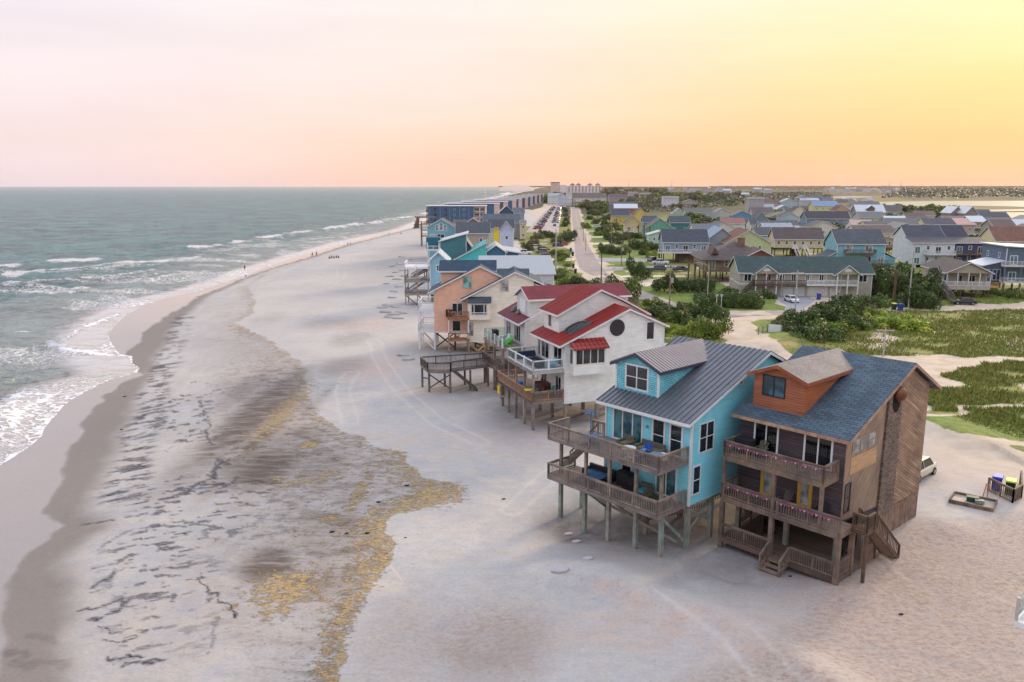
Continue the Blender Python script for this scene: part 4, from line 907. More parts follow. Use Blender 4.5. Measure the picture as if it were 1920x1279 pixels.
lattice(t, (-8.6, .06), (-.02, .06), 0, 0, 2.35, LT); lattice(t, (-9.1, -.95), (-10.9, -.95), 0, 0, 1.6, LT)
lattice(t, (-12.1, 7.1), (-12.1, 5.3), .7, .7, 3.2, mat('timber', '3f312b', .9))
lampm = bpy.data.materials.new('lit_bulb'); q_ = NT(lampm); q_.b.inputs['Emission Color'].default_value = srgb('ffc27a'); q_.b.inputs['Emission Strength'].default_value = 6
MB().ball((-3.6, .25, 1.9), .09, 8, 6).build('lit_lamp', lampm, t)
def bunting(par_fr, p, q, z, n, label):
    b = MB(); b.beam((p[0], p[1], z), (q[0], q[1], z), .02)
    cs = []
    for i in range(n):
        f = (i + .5) / n; x = p[0] + (q[0] - p[0]) * f; y = p[1] + (q[1] - p[1]) * f; dx, dy = (q[0] - p[0]) / n * .38, (q[1] - p[1]) / n * .38
        zz = z - .05 * math.sin(f * math.pi * 4) ** 2
        b.cur = i % 3; b.add([(x - dx, y - dy, zz), (x + dx, y + dy, zz), (x, y, zz - .13), (x - dx - .012, y - dy, zz), (x + dx - .012, y + dy, zz), (x - .012, y, zz - .13)], [(0, 1, 2), (5, 4, 3), (0, 3, 4, 1), (1, 4, 5, 2), (2, 5, 3, 0)])
    o = b.build('bunting', [mat('plain', 'b05a76', .8), mat('plain', 'b7a4b8', .8), mat('plain', '7a5580', .8)]); tag(o, label, 'bunting'); o.location = par_fr.O; o.rotation_euler = (0, 0, par_fr.rz); return o
bunting(B, (xd - .02, 7.1), (xd - .02, .5), 7.3, 30, 'red white and blue bunting swagged along the top wood house railing')
bunting(B, (xd - .02, 7.1), (xd - .02, 3.8), 4.42, 14, 'pink bunting along the north half of the middle wood house railing')
bunting(B, (xd - .02, 3.3), (xd - .02, -.6), 4.42, 15, 'pink bunting along the south half of the middle wood house railing')
B.place(box_thing('grill', 'black covered grill in the north corner of the top wood house deck', 'grill', blk, .7, 1.2, .95), -12.9, 6.5, 6.505)
B.place(adirondack('brown reclining chair beside the grill on the top wood house deck', wk), -12.9, 5.4, 6.505, 180)
B.place(adirondack('grey canvas chair between the yellow doors of the wood house', mat('plain', '6a5f58')), -12.9, 3.5, 3.605, 170)
B.place(adirondack('dark chair beside the south yellow door of the wood house', blk), -12.9, 1.0, 3.605, 180)
B.place(table('dark picnic table under the wood house porch', mat('plain', '33251f'), .7), -11.2, 5.2, .725)
B.place(adirondack('dark wooden chair standing at the south end of the ground porch', mat('plain', '2b2220')), -10.8, .5, .725, 180)

# ================================================================== cream house with red metal roof (third)
C = Frame((2.03, 76.38), 69)
t = C.root('cream_red_roof_house', 'cream sided beach house with bright red metal roofs, round window and white glass deck', 'house')
CS = mat('siding', 'e8e4dc', .65, step=.2); RED = mat('plain', '9c352f', .45, var=.06, metal=.1, seam=.46)
body(t, [(3.5, 2.55), (3.5, 8.55), (10.5, 11.6), (14.75, 9.75), (14.75, 2.55)], 0, 7.0, CS)
roof(t, [(2.75, 8.5), (10.5, 11.85), (15.2, 9.8)], -.35, 3.0, RED, seam=.33); roof(t, [(2.75, 8.5), (5.2, 9.56)], 3.04, 7.4, RED, seam=.33)
body(t, [(4.2, 8.6), (4.2, 11.0), (8.8, 13.25), (11.1, 12.2), (14.4, 10.6), (14.4, 8.6)], 3.0, 7.0, CS, name='upper_wall')
roof(t, [(3.8, 11.08), (8.8, 13.52), (11.4, 12.4), (14.8, 10.6)], 2.7, 7.4, RED, seam=.33, name='upper_roof')
corner_boards(t, [(3.5, 0, 2.55, 8.4), (14.75, 0, 2.55, 9.6), (4.2, 3.0, 9.3, 10.9), (3.5, 7, 2.55, 8.4)]); MB().box(3.45, 14.8, -.04, 7.04, 2.42, 2.548).build('skirt_board', WHITE, t)
round_window(t, 'S', 0, 9.26, 9.88, .98, fw=.1); window(t, 'S', 0, 12.54, 13.75, 8.25, 10.4, WHITE, DGLASS, 1, 1, fw=.2)
# bay window with its little red roof
bm = MB(); bm.box(4.0, 7.6, -1.0, .0, 5.6, 8.25); bay = bm.build('bay_window', CS, t); window(bay, 'S', -1.0, 4.15, 7.45, 6.55, 8.2, mat('plain', 'd6cdb8', .6), GLASS, 4, 1, name='window', fw=.1); window(bay, 'F', 4.0, -.9, -.1, 6.55, 8.2, WHITE, GLASS, 1, 1)
b = MB(); b.prism([(-1.3, 8.22), (.0, 9.0), (0, 8.85), (-1.3, 8.1)], 3.85, 7.8, 'x')
for i in range(9): xx = 3.9 + i * .48; b.beam((xx, -1.3, 8.24), (xx, -.02, 9.02), .05, .06)
b.build('bay_roof', RED, t)
MB().box(3.98, 7.62, -1.02, .01, 5.5, 5.598).build('bay_sill', WHITE, t)
window(t, 'F', 4.2, 4.9, 5.8, 9.4, 10.8, WHITE, DGLASS, 1, 1)
for a0, a1, n in ((.7, 2.75, 2), (3.9, 6.0, 2), (6.15, 6.9, 1)): window(t, 'F', 3.5, a0, a1, 6.15, 8.2, WHITE, DGLASS, n, 1, 'sliding_door', fw=.12)
window(t, 'F', 3.5, .8, 2.2, 2.9, 5.0, WHITE, DGLASS, 2, 1, 'sliding_door'); window(t, 'F', 3.5, 4.5, 5.9, 3.4, 4.8, WHITE, GLASS, 2, 1)
def skylight(par, x0, z0, x1, z1, y0, y1):
    rg = []
    for k in range(7):
        f = k / 6; rg_ = []
        for j in range(7):
            g = j / 6; h = .32 * math.sin(math.pi * g) ** .6 * math.sin(math.pi * min(1, f * 1.15 + .02)) ** .4 if 0 < f < 1 else 0
            rg_.append((x0 + (x1 - x0) * f - h * .35, y0 + (y1 - y0) * g, z0 + (z1 - z0) * f + h + .04))
        rg.append(rg_)
    b = MB(); vs = [p for r_ in rg for p in r_]; fs = [(a * 7 + c, a * 7 + c + 1, (a + 1) * 7 + c + 1, (a + 1) * 7 + c) for a in range(6) for c in range(6)]; b.add(vs, fs)
    return b.build('skylight', DGLASS, par, True)
skylight(t, 4.5, 9.26, 7.1, 10.38, .9, 1.85); skylight(t, 4.5, 9.26, 7.1, 10.38, 2.0, 2.95)
# white glass deck above, timber deck below
GL = mat('clear', 'bfd2cf', .05)
def glass_deck(par, x0, x1, y0, y1, z, segs, n=4, m=WHITE):
    deck(par, x0, x1, y0, y1, z, m, None, rim=.34, dm=mat('wood', 'b9b3ad', .8, deck=1, pitch=.14, var=.08))
    r = MB(); gl = MB()
    for (p, q), k in segs:
        p = Vector((*p, z)); q = Vector((*q, z))
        for i in range(k + 1): c = p.lerp(q, i / k); r.beam(c - Vector((0, 0, .1)), c + Vector((0, 0, 1.12)), .16)
        for zz in (.12, 1.0): r.beam(p + Vector((0, 0, zz)), q + Vector((0, 0, zz)), .07, .1)
        d = (q - p)
        for i in range(k): gl.beam(p.lerp(q, (i + .08) / k) + Vector((0, 0, .56)), p.lerp(q, (i + .92) / k) + Vector((0, 0, .56)), .02, .76)
    ra = r.build('railing', m, par); gl.build('glass_panel', GL, ra)
glass_deck(t, .0, 3.45, 0.0, 7.2, 6.05, [(((.08, .08), (.08, 7.1)), 3), (((.08, .08), (3.4, .08)), 2), (((.08, 7.1), (3.4, 7.1)), 2)])
deck(t, 0, 3.45, .0, 10.2, 2.95, mat('timber', '94735f', .9, color2='a07e6a'), [((.05, .05), (.05, 10.15)), ((.05, .05), (3.4, .05)), ((.05, 10.15), (3.4, 10.15))], rim=.3, bal=.13, dm=mat('wood', '94806f', .9, deck=1, pitch=.14, var=.15))
posts(t, [(.15, .2), (.2, 2.6), (.2, 5.0), (.3, 7.4), (.5, 9.9)], 2.65, WGREY, .26); posts(t, [(.2, .3), (.2, 2.6), (.2, 4.9), (.2, 7.0)], 5.7, WGREY, .2, z0=2.96)
posts(t, [(3.7, .2), (7.3, .3), (11, .3), (14.5, .3), (3.7, 3.5), (7.3, 3.5), (11, 3.5), (3.7, 6.8), (7.3, 6.8), (14.5, 6.8)], 2.42, mat('timber', '8f8070', .9), .3)
braces(t, [((.2, 9.9, .9), (.2, 7.4, 1.9)), ((3.7, .3, 2.2), (7.2, .3, .8))], WGREY)
yel = mat('plain', 'd8b52e', .8)
for yy, zz, rz in ((9.7, 1.9, 0), (1.0, 3.98, 0)):
    o = MB().box(-.02, .02, -.35, .35, -.45, .45).build('yellow_sign', yel); tag(o, 'bright yellow square board hung below the timber deck corner' if zz < 3 else 'yellow towel lying on the railing of the timber deck', 'board' if zz < 3 else 'towel'); C.place(o, -.04 if zz < 3 else .05, yy, zz)
    if zz > 3: o.rotation_euler = (0, R(90), C.rz); o.name = 'beach_towel'; o.location = C.W(.05, yy, 3.99)
nv = mat('plain', '22304a', .8)
C.place(sofa('navy outdoor sofa at the far end of the white glass deck', nv, 2.2), 1.6, 6.3, 6.055, 90); C.place(sofa('black wicker sofa against the railing of the white glass deck', blk, 2.4), 1.3, 2.4, 6.055, 180)
C.place(table('black low table in the middle of the white glass deck', blk, .6, .45), 1.5, 4.3, 6.055); C.place(adirondack('pale blue chair at the near corner of the white glass deck', mat('plain', '7fb8c8')), 2.4, .9, 6.055, 200)
tl = mat('plain', '2a8c8c', .7)
for i, (x, y, rz, lb) in enumerate(((1.2, 1.5, 150, 'teal slatted chair with orange cushion, first from the railing corner'), (2.6, 1.5, 200, 'teal slatted chair nearest the wall of the lower cream deck'), (1.2, 3.2, 120, 'teal slatted chair facing the little black table'))):
    C.place(adirondack(lb, tl, 'teal chairs on the lower cream house deck'), x, y, 2.955, rz)
C.place(table('little black table among the teal chairs', blk, .35, .5), 1.9, 2.2, 2.955); C.place(adirondack('blue rocking chair with white cushion by the lower sliding door', mat('plain', '3d5a9c')), 3.0, .7, 2.955, 180)
C.place(box_thing('storage_box', 'bright blue storage box on the lower cream house deck', 'storage box', mat('plain', '2f7fc0'), .6, .9, .6), 1.0, 6.0, 2.955); C.place(sofa('reddish brown bench with dark slats on the lower cream deck', mat('plain', '5e2f28'), 2.2), 3.0, 4.6, 2.955, 180)

# ================================================================== pale house with dark red shingle roof (fourth)
C2 = Frame((1.46, 90.19), 72)
t = C2.root('pale_grey_house', 'pale grey sided house with dark maroon shingle roof and frameless glass deck rail', 'house')
PG = mat('siding', 'cfcccb', .65, step=.2); MAR = mat('shingle', '67222e', .85, k=.8, s=.9)
body(t, [(0, 2.4), (0, 8.6), (6, 11.6), (13, 8.8), (13, 2.4)], 0, 8.0, PG); roof(t, [(-.8, 8.5), (6.0, 11.9), (13.5, 8.9)], -.02, 8.4, MAR)
body(t, [(-.05, 8.4), (-.05, 11.35), (2.3, 12.3), (4.6, 11.35), (4.6, 8.4)], .6, 13, PG, name='upper_wall', axis='x'); roof(t, [(-.4, 11.3), (2.3, 12.5), (5.0, 11.3)], .3, 13.3, mat('shingle', '7a2431', .85, k=.8, s=.9, ridge='x'), axis='x', name='upper_roof')
MB().box(.5, .58, 1.2, 3.2, 9.5, 11.0).build('shutter', WHITE, t)
for a0, a1, n in ((5.0, 6.9, 2), (1.4, 3.8, 3)): window(t, 'F', 0, a0, a1, 5.9, 8.0, WHITE, DGLASS, n, 1, 'sliding_door', fw=.12)
skylight(t, .2, 9.05, 1.8, 9.85, 5.2, 6.3); skylight(t, .2, 9.05, 1.8, 9.85, 3.2, 4.4)
deck(t, -2.8, -.03, -.2, 7.4, 5.75, WGREY, None, rim=.35)
r = MB(); gl = MB()
for i in range(6): r.beam((-2.72, -.1 + i * 1.48, 5.7), (-2.72, -.1 + i * 1.48, 6.95), .14)
gl.box(-2.73, -2.71, -.05, 7.3, 5.85, 6.9); gl.box(-2.7, -.1, 7.3, 7.32, 5.85, 6.9); ra = r.build('railing', WHITE, t); gl.build('glass_panel', mat('clear', 'b5d8c8', .05), ra)
posts(t, [(-2.6, 0), (-2.6, 3.5), (-2.6, 7.2), (.2, .2), (.2, 4), (.2, 7.8), (5, .2), (5, 7.8), (12, .2)], 2.4, WGREY, .28); posts(t, [(-2.6, 0), (-2.6, 3.5), (-2.6, 7.2)], 5.4, WGREY, .24, z0=2.3)
deck(t, -2.8, -.03, -.2, 8.4, 2.9, WEATH, [((-2.75, -.1), (-2.75, 8.3)), ((-2.75, 8.3), (-.1, 8.3))])
gm_ = mat('plain', '5ec04a', .6)
for i, (x, y, rz, m_, lb) in enumerate(((-1.3, 2.2, 200, gm_, 'lime green slatted chair on the glass railed deck, nearer the door'), (-1.8, 1.3, 160, gm_, 'lime green slatted chair on the glass railed deck, nearer the railing'), (-1.6, 4.2, 150, mat('plain', 'bcd6dc'), 'pale blue slatted chair on the glass railed deck beside the grill'), (-1.2, 3.4, 200, mat('plain', 'c8dcdf'), 'pale blue slatted chair behind the two lime green ones'))):
    C2.place(adirondack(lb, m_), x, y, 5.755, rz)
C2.place(box_thing('grill', 'black grill in the far corner of the glass railed deck', 'grill', blk, .6, 1.0, 1.0), -1.6, 6.4, 5.755)
# boardwalk running out over the beach from this deck
bw = thing('boardwalk', 'grey timber boardwalk platform on tall stilts reaching out over the beach', 'boardwalk')
P1 = Vector(G(789, 669, 3.6)); P2 = Vector(G(802.5, 680, 3.6)); P3 = Vector(G(840.7, 671.6, 3.6)); P4 = Vector(G(844.8, 677.6, 3.6)); P5 = Vector(G(915.5, 666, 3.6)); P6 = Vector(G(951, 681, 3.6)); P7 = Vector(G(905, 658, 3.6)); 
zf = 2.65
def poly_deck(pts, z, name, m):
    b = MB(); n = len(pts); b.add([(p[0], p[1], z) for p in pts] + [(p[0], p[1], z - .3) for p in pts], [tuple(range(n)), tuple(range(2 * n - 1, n - 1, -1))] + [(i, i + n, (i + 1) % n + n, (i + 1) % n) for i in range(n)]); return b.build(name, m, bw)
a1, a2, a3, a4, a5, a6 = [(-11.1, 94.6), (-9.9, 91.4), (-7.6, 93.4), (-7.2, 91.9), (-2.8, 94.6), (-.6, 90.2)]
a7 = (-2.2, 97.4); a8 = (.6, 92.6)
poly_deck([a1, a2, (-7.25, 91.2), a4, a5, a6, a8, a7], zf, 'deck', WDECK)
r = MB()
for p, q in ((a1, a2), (a2, (-7.25, 91.2)), ((-7.25, 91.2), a4), (a4, a5), (a5, a6), (a1, a7)): rail(r, p, q, zf, zf, 1.0, bal=.16)
r.build('railing', mat('timber', '5d534e', .9, color2='6d625a'), bw)
for x, y in [(-10.9, 94.2), (-9.8, 91.6), (-8.2, 94.6), (-7.3, 91.4), (-5.8, 95.3), (-5.0, 93.0), (-3.4, 96.4), (-2.9, 94.3), (-1.8, 92.4)]:
    MB().beam((x, y, -.5), (x, y, zf - .3), .24).build('post', mat('timber', '6b625c', .9), bw)
for p, q in (((-9.8, 91.5, 2.2), (-7.3, 91.3, .5)), ((-9.8, 91.5, .5), (-7.3, 91.3, 2.2)), ((-10.9, 94.1, 1.2), (-9.9, 91.7, 1.6))): MB().beam(p, q, .06, .16).build('brace', mat('timber', '5f5550', .9), bw)
stairs(bw, (-7.0, 92.1, zf), (-4.2, 92.6, .0), 1.0, mat('timber', '5f5550', .9), rails=(0, 0))

# ================================================================== cream house with dark blue shingle roof (fifth)
D = Frame(G(760 + 745 / 6.395, 480 + 1155 / 6.395), 89)
t = D.root('cream_blue_roof_house', 'cream yellow sided house with dark blue grey shingle roof and box bay window', 'house')
CR = mat('siding', 'e6ddcb', .65, step=.22); DB = mat('shingle', '384a58', .85, k=.8, s=1.1); DBX = mat('shingle', '44505a', .85, k=.8, s=1.1, ridge='x')
body(t, [(0, 1.65), (0, 8.1), (7, 11.65), (9.7, 10.5), (9.7, 1.65)], 0, 7.5, CR); roof(t, [(-1.0, 7.8), (7, 11.92), (11.1, 10.2)], -.4, 7.9, DB, trim=WHITE)
body(t, [(1.6, 8), (1.6, 10.65), (3.7, 11.75), (5.8, 10.65), (5.8, 8)], .5, 9, CR, name='dormer', axis='x'); roof(t, [(1.2, 10.6), (3.7, 11.95), (6.2, 10.6)], .2, 9.2, DBX, axis='x', name='dormer_roof')
vt = MB(); rg = lambda d, r_: [(2.2 + r_ * math.cos(a_), 1.6 - d, 9.85 + r_ * math.sin(a_)) for a_ in [2 * math.pi * i / 8 for i in range(8)]]; vt.loft([rg(0, .34), rg(.06, .34)]); vt.build('gable_vent', mat('plain', '7d756c'), t)
b = MB().box(.2, 3.4, -.8, .0, 4.95, 7.55); bay = b.build('bay_window', CR, t); window(bay, 'S', -.8, .6, 2.95, 5.65, 7.3, mat('plain', 'cdb9ae', .6), GLASS, 1, 1, fw=.12); q2 = MB(); q2.box(1.0, 1.1, -.87, -.83, 5.8, 7.2); q2.box(2.45, 2.55, -.87, -.83, 5.8, 7.2); q2.box(.7, 2.85, -.875, -.835, 5.95, 6.05); q2.build('muntin', WHITE, bay)
b = MB().prism([(-1.0, 7.5), (0, 8.25), (0, 8.05), (-1.0, 7.4)], .1, 3.55, 'x').build('bay_roof', DBX, t)
window(t, 'S', 0, 4.8, 6.1, 8.95, 10.6, mat('plain', 'cdb9ae', .6), BLIND, 1, 2, fw=.12); window(t, 'S', 0, .15, .9, 2.45, 4.45, mat('plain', 'a89a90', .6), BLIND, 1, 2, fw=.07); MB().box(-.05, 9.75, -.05, 7.55, 1.5, 1.648).build('skirt_board', WHITE, t)
posts(t, [(.1, .1), (3.1, .2), (6.4, .2), (9.5, .2), (.1, 3.7), (6.4, 3.7), (.1, 7.3)], 1.5, WGREY, .3); braces(t, [((.2, .1, 1.4), (1.5, .1, .2)), ((2.9, .1, 1.4), (1.5, .1, .2)), ((3.2, .1, 1.4), (4.8, .1, .3)), ((6.3, .1, 1.4), (4.8, .1, .3)), ((.2, 1.6, 1.4), (3, 1.6, .4)), ((3.2, 1.6, 1.4), (6, 1.6, .4))], PINE, .12, .26)
MB().beam((-.95, -.3, 7.65), (-.05, -.12, 7.2), .08).beam((-.05, -.12, 7.2), (-.05, -.12, 1.5), .08).build('downpipe', mat('plain', 'a39a90'), t)
body(t, [(9.72, 1.7), (9.72, 9.9), (13.5, 8.6), (13.5, 1.7)], 1.0, 7.0, mat('siding', 'd9c29a', .7), name='rear_wing'); roof(t, [(9.74, 10.15), (14.2, 8.65)], .7, 7.3, DB, name='rear_roof')

# ================================================================== peach house (sixth)
E_ = Frame(G(760 + 355 / 6.395, 480 + 1140 / 6.395), 89)
t = E_.root('peach_house', 'peach orange sided house with navy shingle roof and white stacked decks facing the sea', 'house')
PE = mat('siding', 'e6b498', .7, step=.2); DN = mat('shingle', '2e4558', .85, k=.85, s=1.1)
body(t, [(0, 2.9), (0, 9.05), (6.8, 12.4), (11.5, 10.2), (11.5, 2.9)], 0, 7.0, PE); roof(t, [(-.9, 8.75), (6.8, 12.68), (12, 10.1)], -.35, 7.4, DN)
body(t, [(2, 9), (2, 11.75), (4.1, 12.85), (6.2, 11.75), (6.2, 9)], .9, 9, PE, name='dormer', axis='x'); roof(t, [(1.6, 11.72), (4.1, 13.1), (6.6, 11.72)], .6, 9.2, mat('shingle', '2e4558', .85, k=.85, s=1.1, ridge='x'), axis='x', name='dormer_roof')
window(t, 'S', 0, 2.6, 3.9, 2.95, 4.6, WHITE, DGLASS, 1, 1, 'door'); window(t, 'S', 0, 2.6, 4.2, 5.3, 7.2, WHITE, GLASS, 2, 1, 'sliding_door'); window(t, 'S', 0, 4.2, 5.6, 9.3, 11.1, mat('plain', 'c0a08c', .6), mat('glass', '86c0b4'), 1, 1, fw=.12); MB().box(-.04, 11.5, -.05, 7.05, 2.75, 2.898).build('skirt_board', WHITE, t)
for z in (6.15, 3.0):
    deck(t, -2.4, -.05, .1, 6.8, z, WHITE, [((-2.35, .15), (-2.35, 6.75)), ((-2.35, .15), (-.1, .15)), ((-2.35, 6.75), (-.1, 6.75))], bal=.18, h=1.05)
    deck(t, 2.1, 5.2, -1.85, -.05, z - .95, mat('timber', '9c6a4c', .85, color2='a8765a'), [((2.15, -1.8), (5.15, -1.8)), ((2.15, -1.8), (2.15, -.1))], bal=.16)
posts(t, [(-2.3, .2), (-2.3, 3.4), (-2.3, 6.7), (-.0, .2), (-.0, 3.4), (0, 6.7)], 2.7, WHITE, .24); posts(t, [(-2.3, .2), (-2.3, 3.4), (-2.3, 6.7)], 5.9, WHITE, .14, z0=3)
braces(t, [((-2.3, .2, 2.6), (-.1, .2, .3)), ((-2.3, 3.4, 2.6), (-.1, 3.4, .3))], WHITE); posts(t, [(2.2, -1.75), (5.1, -1.75)], 1.8, WGREY, .22); posts(t, [(2.2, -1.75), (5.1, -1.75)], 4.9, WHITE, .14, z0=2.1); posts(t, [(3, .2), (6, .2), (9, .2), (11, .2)], 2.75, mat('timber', '5a4438', .9), .26)
braces(t, [((.2, .3, 2.7), (2.9, .3, .5)), ((3, .3, 2.7), (.2, .3, .6))], mat('timber', '5a4438', .9))
E_.place(adirondack('grey slatted chair on the upper side deck of the peach house', mat('plain', '9aa3a8')), 3.4, -.9, 5.205, 180); E_.place(adirondack('brown chair on the lower side deck of the peach house', mat('plain', '7c6a5c')), 3.4, -.9, 2.055, 180)
E_.place(box_thing('grill', 'black covered grill against the peach house wall', 'grill', blk, .9, .6, 1.0), 2.2, -.4, 5.205)
# distant far corner of a neighbour's deck at the picture edge
nd = thing('deck_corner', 'corner of a white framed glass deck jutting in at the right picture edge', 'deck', (22.2, 32.2, 0), R(42))
MB().box(0, 3, -3, 0, 4.9, 5.15).build('deck', WHITE, nd); r = MB(); r.box(0, .12, -.12, 0, 5.16, 6.25); gl = MB(); gl.box(.04, .06, -3, -.14, 5.25, 6.2); gl.box(.14, 3, -.06, -.04, 5.25, 6.2); r.build('railing', mat('plain', 'b5aca4'), nd); gl.build('glass_panel', GL, nd)
MB().box(2.7, 2.95, -2.95, -2.7, -.5, 4.898).build('post', WHITE, nd)
# ------------------------------------------------------------------ cottages of the village
def local_pt(xl, ye, zE): return G(xl, ye, zE)
FOOT = []
def pale(c, k=.22, g=205):
    r = [int(c[i:i + 2], 16) for i in (0, 2, 4)]; m = sum(r) / 3
    return ''.join('%02x' % int(max(0, min(255, (x * (1 - k) + (m * .5 + g * .5) * k)))) for x in r)
def rmat(kind, c, axis):
    if kind == 'metal': return mat('plain', c, .4, var=.05, metal=.2)
    kw = dict(k=.82, s=1.5)
    if axis == 'x': kw['ridge'] = 'x'
    return mat('shingle', c, .85, **kw)
def gable_ends(par, W, d, zb, zE, rise, typ, m, name='wall'):
    if typ == 'side': return body(par, [(0, zb), (0, zE), (d / 2, zE + rise), (d, zE), (d, zb)], 0, W, m, axis='x', name=name)
    if typ == 'gable': return body(par, [(0, zb), (0, zE), (W / 2, zE + rise), (W, zE), (W, zb)], 0, d, m, name=name)
    if typ == 'shedr': return body(par, [(0, zb), (0, zE), (W, zE + rise), (W, zb)], 0, d, m, name=name)
    if typ == 'shedl': return body(par, [(0, zb), (0, zE + rise), (W, zE), (W, zb)], 0, d, m, name=name)
    if typ == 'shedb': return body(par, [(0, zb), (0, zE), (d, zE + rise), (d, zb)], 0, W, m, axis='x', name=name)
    return MB().box(0, W, 0, d, zb, zE).build(name, m, par)
def cottage(label, wall, rf, xl, xr, ye, zE, rise, d, typ='side', st=2.6, nw=4, fl=1, yaw=-4.2, deckf=None, rk='shingle', cat='house', name='cottage', oh=.45, side='F', trim=WHITE, wh=1.25, post='6b5d52', garage=None, sidew=2, group=None):
    L = G(xl, ye, zE); y = R(yaw); ur = (xr - CX) / F
    W = (ur * (L[1] * CT + (H - zE) * ST) - L[0]) / (math.cos(y) - ur * math.sin(y) * CT)
    t = thing(name, label, cat, (L[0], L[1], 0), y, group); FOOT.append((L[0], L[1], y, W, d))
    wall = pale(wall); rf = pale(rf, .34, 78); wm = mat('siding', wall, .7, step=.28); near = L[1] < 420
    gable_ends(t, W, d, st, zE, rise, typ, wm)
    k = 2 * rise / d if typ == 'side' else 2 * rise / W
    if typ == 'side': roof(t, [(-oh, zE - k * oh + .12), (d / 2, zE + rise + .15), (d + oh, zE - k * oh + .12)], -oh, W + oh, rmat(rk, rf, 'x'), trim, axis='x')
    elif typ == 'gable': roof(t, [(-oh, zE - k * oh + .12), (W / 2, zE + rise + .15), (W + oh, zE - k * oh + .12)], -oh, d + oh, rmat(rk, rf, 'y'), trim)
    elif typ == 'shedr': roof(t, [(-oh, zE + .12 - rise / W * oh), (W + oh, zE + rise + .15)], -oh, d + oh, rmat(rk, rf, 'y'), trim)
    elif typ == 'shedl': roof(t, [(-oh, zE + rise + .15), (W + oh, zE + .1)], -oh, d + oh, rmat(rk, rf, 'y'), trim)
    elif typ == 'shedb': roof(t, [(-oh, zE + .08), (d + oh, zE + rise + .15)], -oh, W + oh, rmat(rk, rf, 'x'), trim, axis='x')
    elif typ == 'hip':
        b = MB(); h = min(W, d) / 2; o2 = oh
        vs = [(-o2, -o2, zE), (W + o2, -o2, zE), (W + o2, d + o2, zE), (-o2, d + o2, zE), (h, d / 2, zE + rise), (max(W - h, h + .2), d / 2, zE + rise)]
        b.add(vs + [(v[0], v[1], v[2] - .18) for v in vs[:4]], [(0, 1, 5, 4), (1, 2, 5), (2, 3, 4, 5), (3, 0, 4), (6, 9, 8, 7), (0, 6, 7, 1), (1, 7, 8, 2), (2, 8, 9, 3), (3, 9, 6, 0)]); b.build('roof', rmat(rk, rf, 'x'), t)
    else:
        b = MB().box(-oh, W + oh, -oh, d + oh, zE + .003, zE + .22); b.build('roof', rmat('metal', rf, 'x'), t)
    fh = (zE - st) / fl
    for f in range(fl):
        z0 = st + f * fh + fh * .36
        for i in range(nw):
            a = W * (i + .5) / nw; door = deckf and (i % 2 == 0)
            if door: window(t, 'S', 0, a - .85, a + .85, st + f * fh + .1, st + f * fh + min(2.15, fh - .25), WHITE, DGLASS if i % 4 else CURT, 2, 1, 'sliding_door', fw=.14)
            else: window(t, 'S', 0, a - .5, a + .5, z0, min(z0 + wh, zE - .15), WHITE, GLASS, 1, 2, fw=.13)
        if near and d > 5:
            for i in range(sidew):
                a = d * (i + .6) / (sidew + .2)
                if side == 'F': window(t, 'F', 0, a - .45, a + .45, z0, min(z0 + wh, zE - .15), WHITE, GLASS, 1, 2, fw=.12)
                else: window(t, 'R', W, a - .45, a + .45, z0, min(z0 + wh, zE - .15), WHITE, GLASS, 1, 2, fw=.12)
    if near: corner_boards(t, [(0, 0, st, zE), (W, 0, st, zE)])
    pm = mat('timber', post, .9)
    if st > .8:
        nx = max(2, int(W / 4.2)); pts = [(.2 + (W - .4) * i / nx, yy) for i in range(nx + 1) for yy in ((.2, d - .2) if not near else (.2, d * .5, d - .2))]
        posts(t, pts, st, pm, .3, z0=-.3)
        MB().box(-.05, W + .05, -.05, d + .05, st - .25, st - .003).build('floor_frame', pm, t)
        if garage: MB().box(W * garage[0], W * garage[1], .6, d - .6, 0, st - .26).build('underhouse_room', mat('plain', garage[2], .9), t)
    if deckf:
        dd, x0, x1, dc = deckf; x0 *= W; x1 *= W
        for f in range(fl):
            z = st + f * fh - .02
            dmm = mat('plain', 'cfcfcf', .6) if dc == 'w' else (mat('timber', '6d5a50', .9) if dc == 'g' else BRN)
            deck(t, x0, x1, -dd, -.06, z, dmm, [((x0 + .05, -dd + .05), (x1 - .05, -dd + .05)), ((x0 + .05, -dd + .05), (x0 + .05, -.1)), ((x1 - .05, -dd + .05), (x1 - .05, -.1))], bal=.22 if L[1] < 300 else .45)
        posts(t, [(x0 + .1 + (x1 - x0 - .2) * i / 3, -dd + .15) for i in range(4)], st + (fl - 1) * fh - .3, pm, .2, z0=-.3)
    return t, W
S_ = srgb
# --- village houses on the land side: label, wall, roof, xl, xr, eave y, eave z, rise, depth ...
t, W = cottage('long tan duplex with dark green roof, two porch gables and garage doors behind a lawn', 'a99f8d', '2e4d4a', 1387.7, 1636, 510, 5.3, 2.9, 11.5, 'side', .0, 0, sidew=1, name='duplex')
for a, lab in ((.19, 0), (.80, 0)):
    x0, x1 = W * (a - .085), W * (a + .085); body(t, [(x0, 5.1), ((x0 + x1) / 2, 6.9), (x1, 5.1)], -1.6, 3.5, mat('siding', 'a99f8d', .7, step=.28), name='porch_gable')
    roof(t, [(x0 - .5, 5.0), ((x0 + x1) / 2, 7.2), (x1 + .5, 5.0)], -2.0, 3.8, rmat('s', '2e4d4a', 'y'), name='porch_roof')
    for xx in (x0 + .2, (x0 + x1) / 2, x1 - .2): MB().box(xx - .1, xx + .1, -1.75, -1.55, .0, 5.05).build('porch_column', WHITE, t)
    b = MB().add([((x0 + x1) / 2 + .8 * math.cos(q), -1.62, 5.7 + .7 * abs(math.sin(q))) for q in [math.pi * i / 10 for i in range(11)]], [tuple(range(11))]); b.build('half_round_vent', WHITE, t)
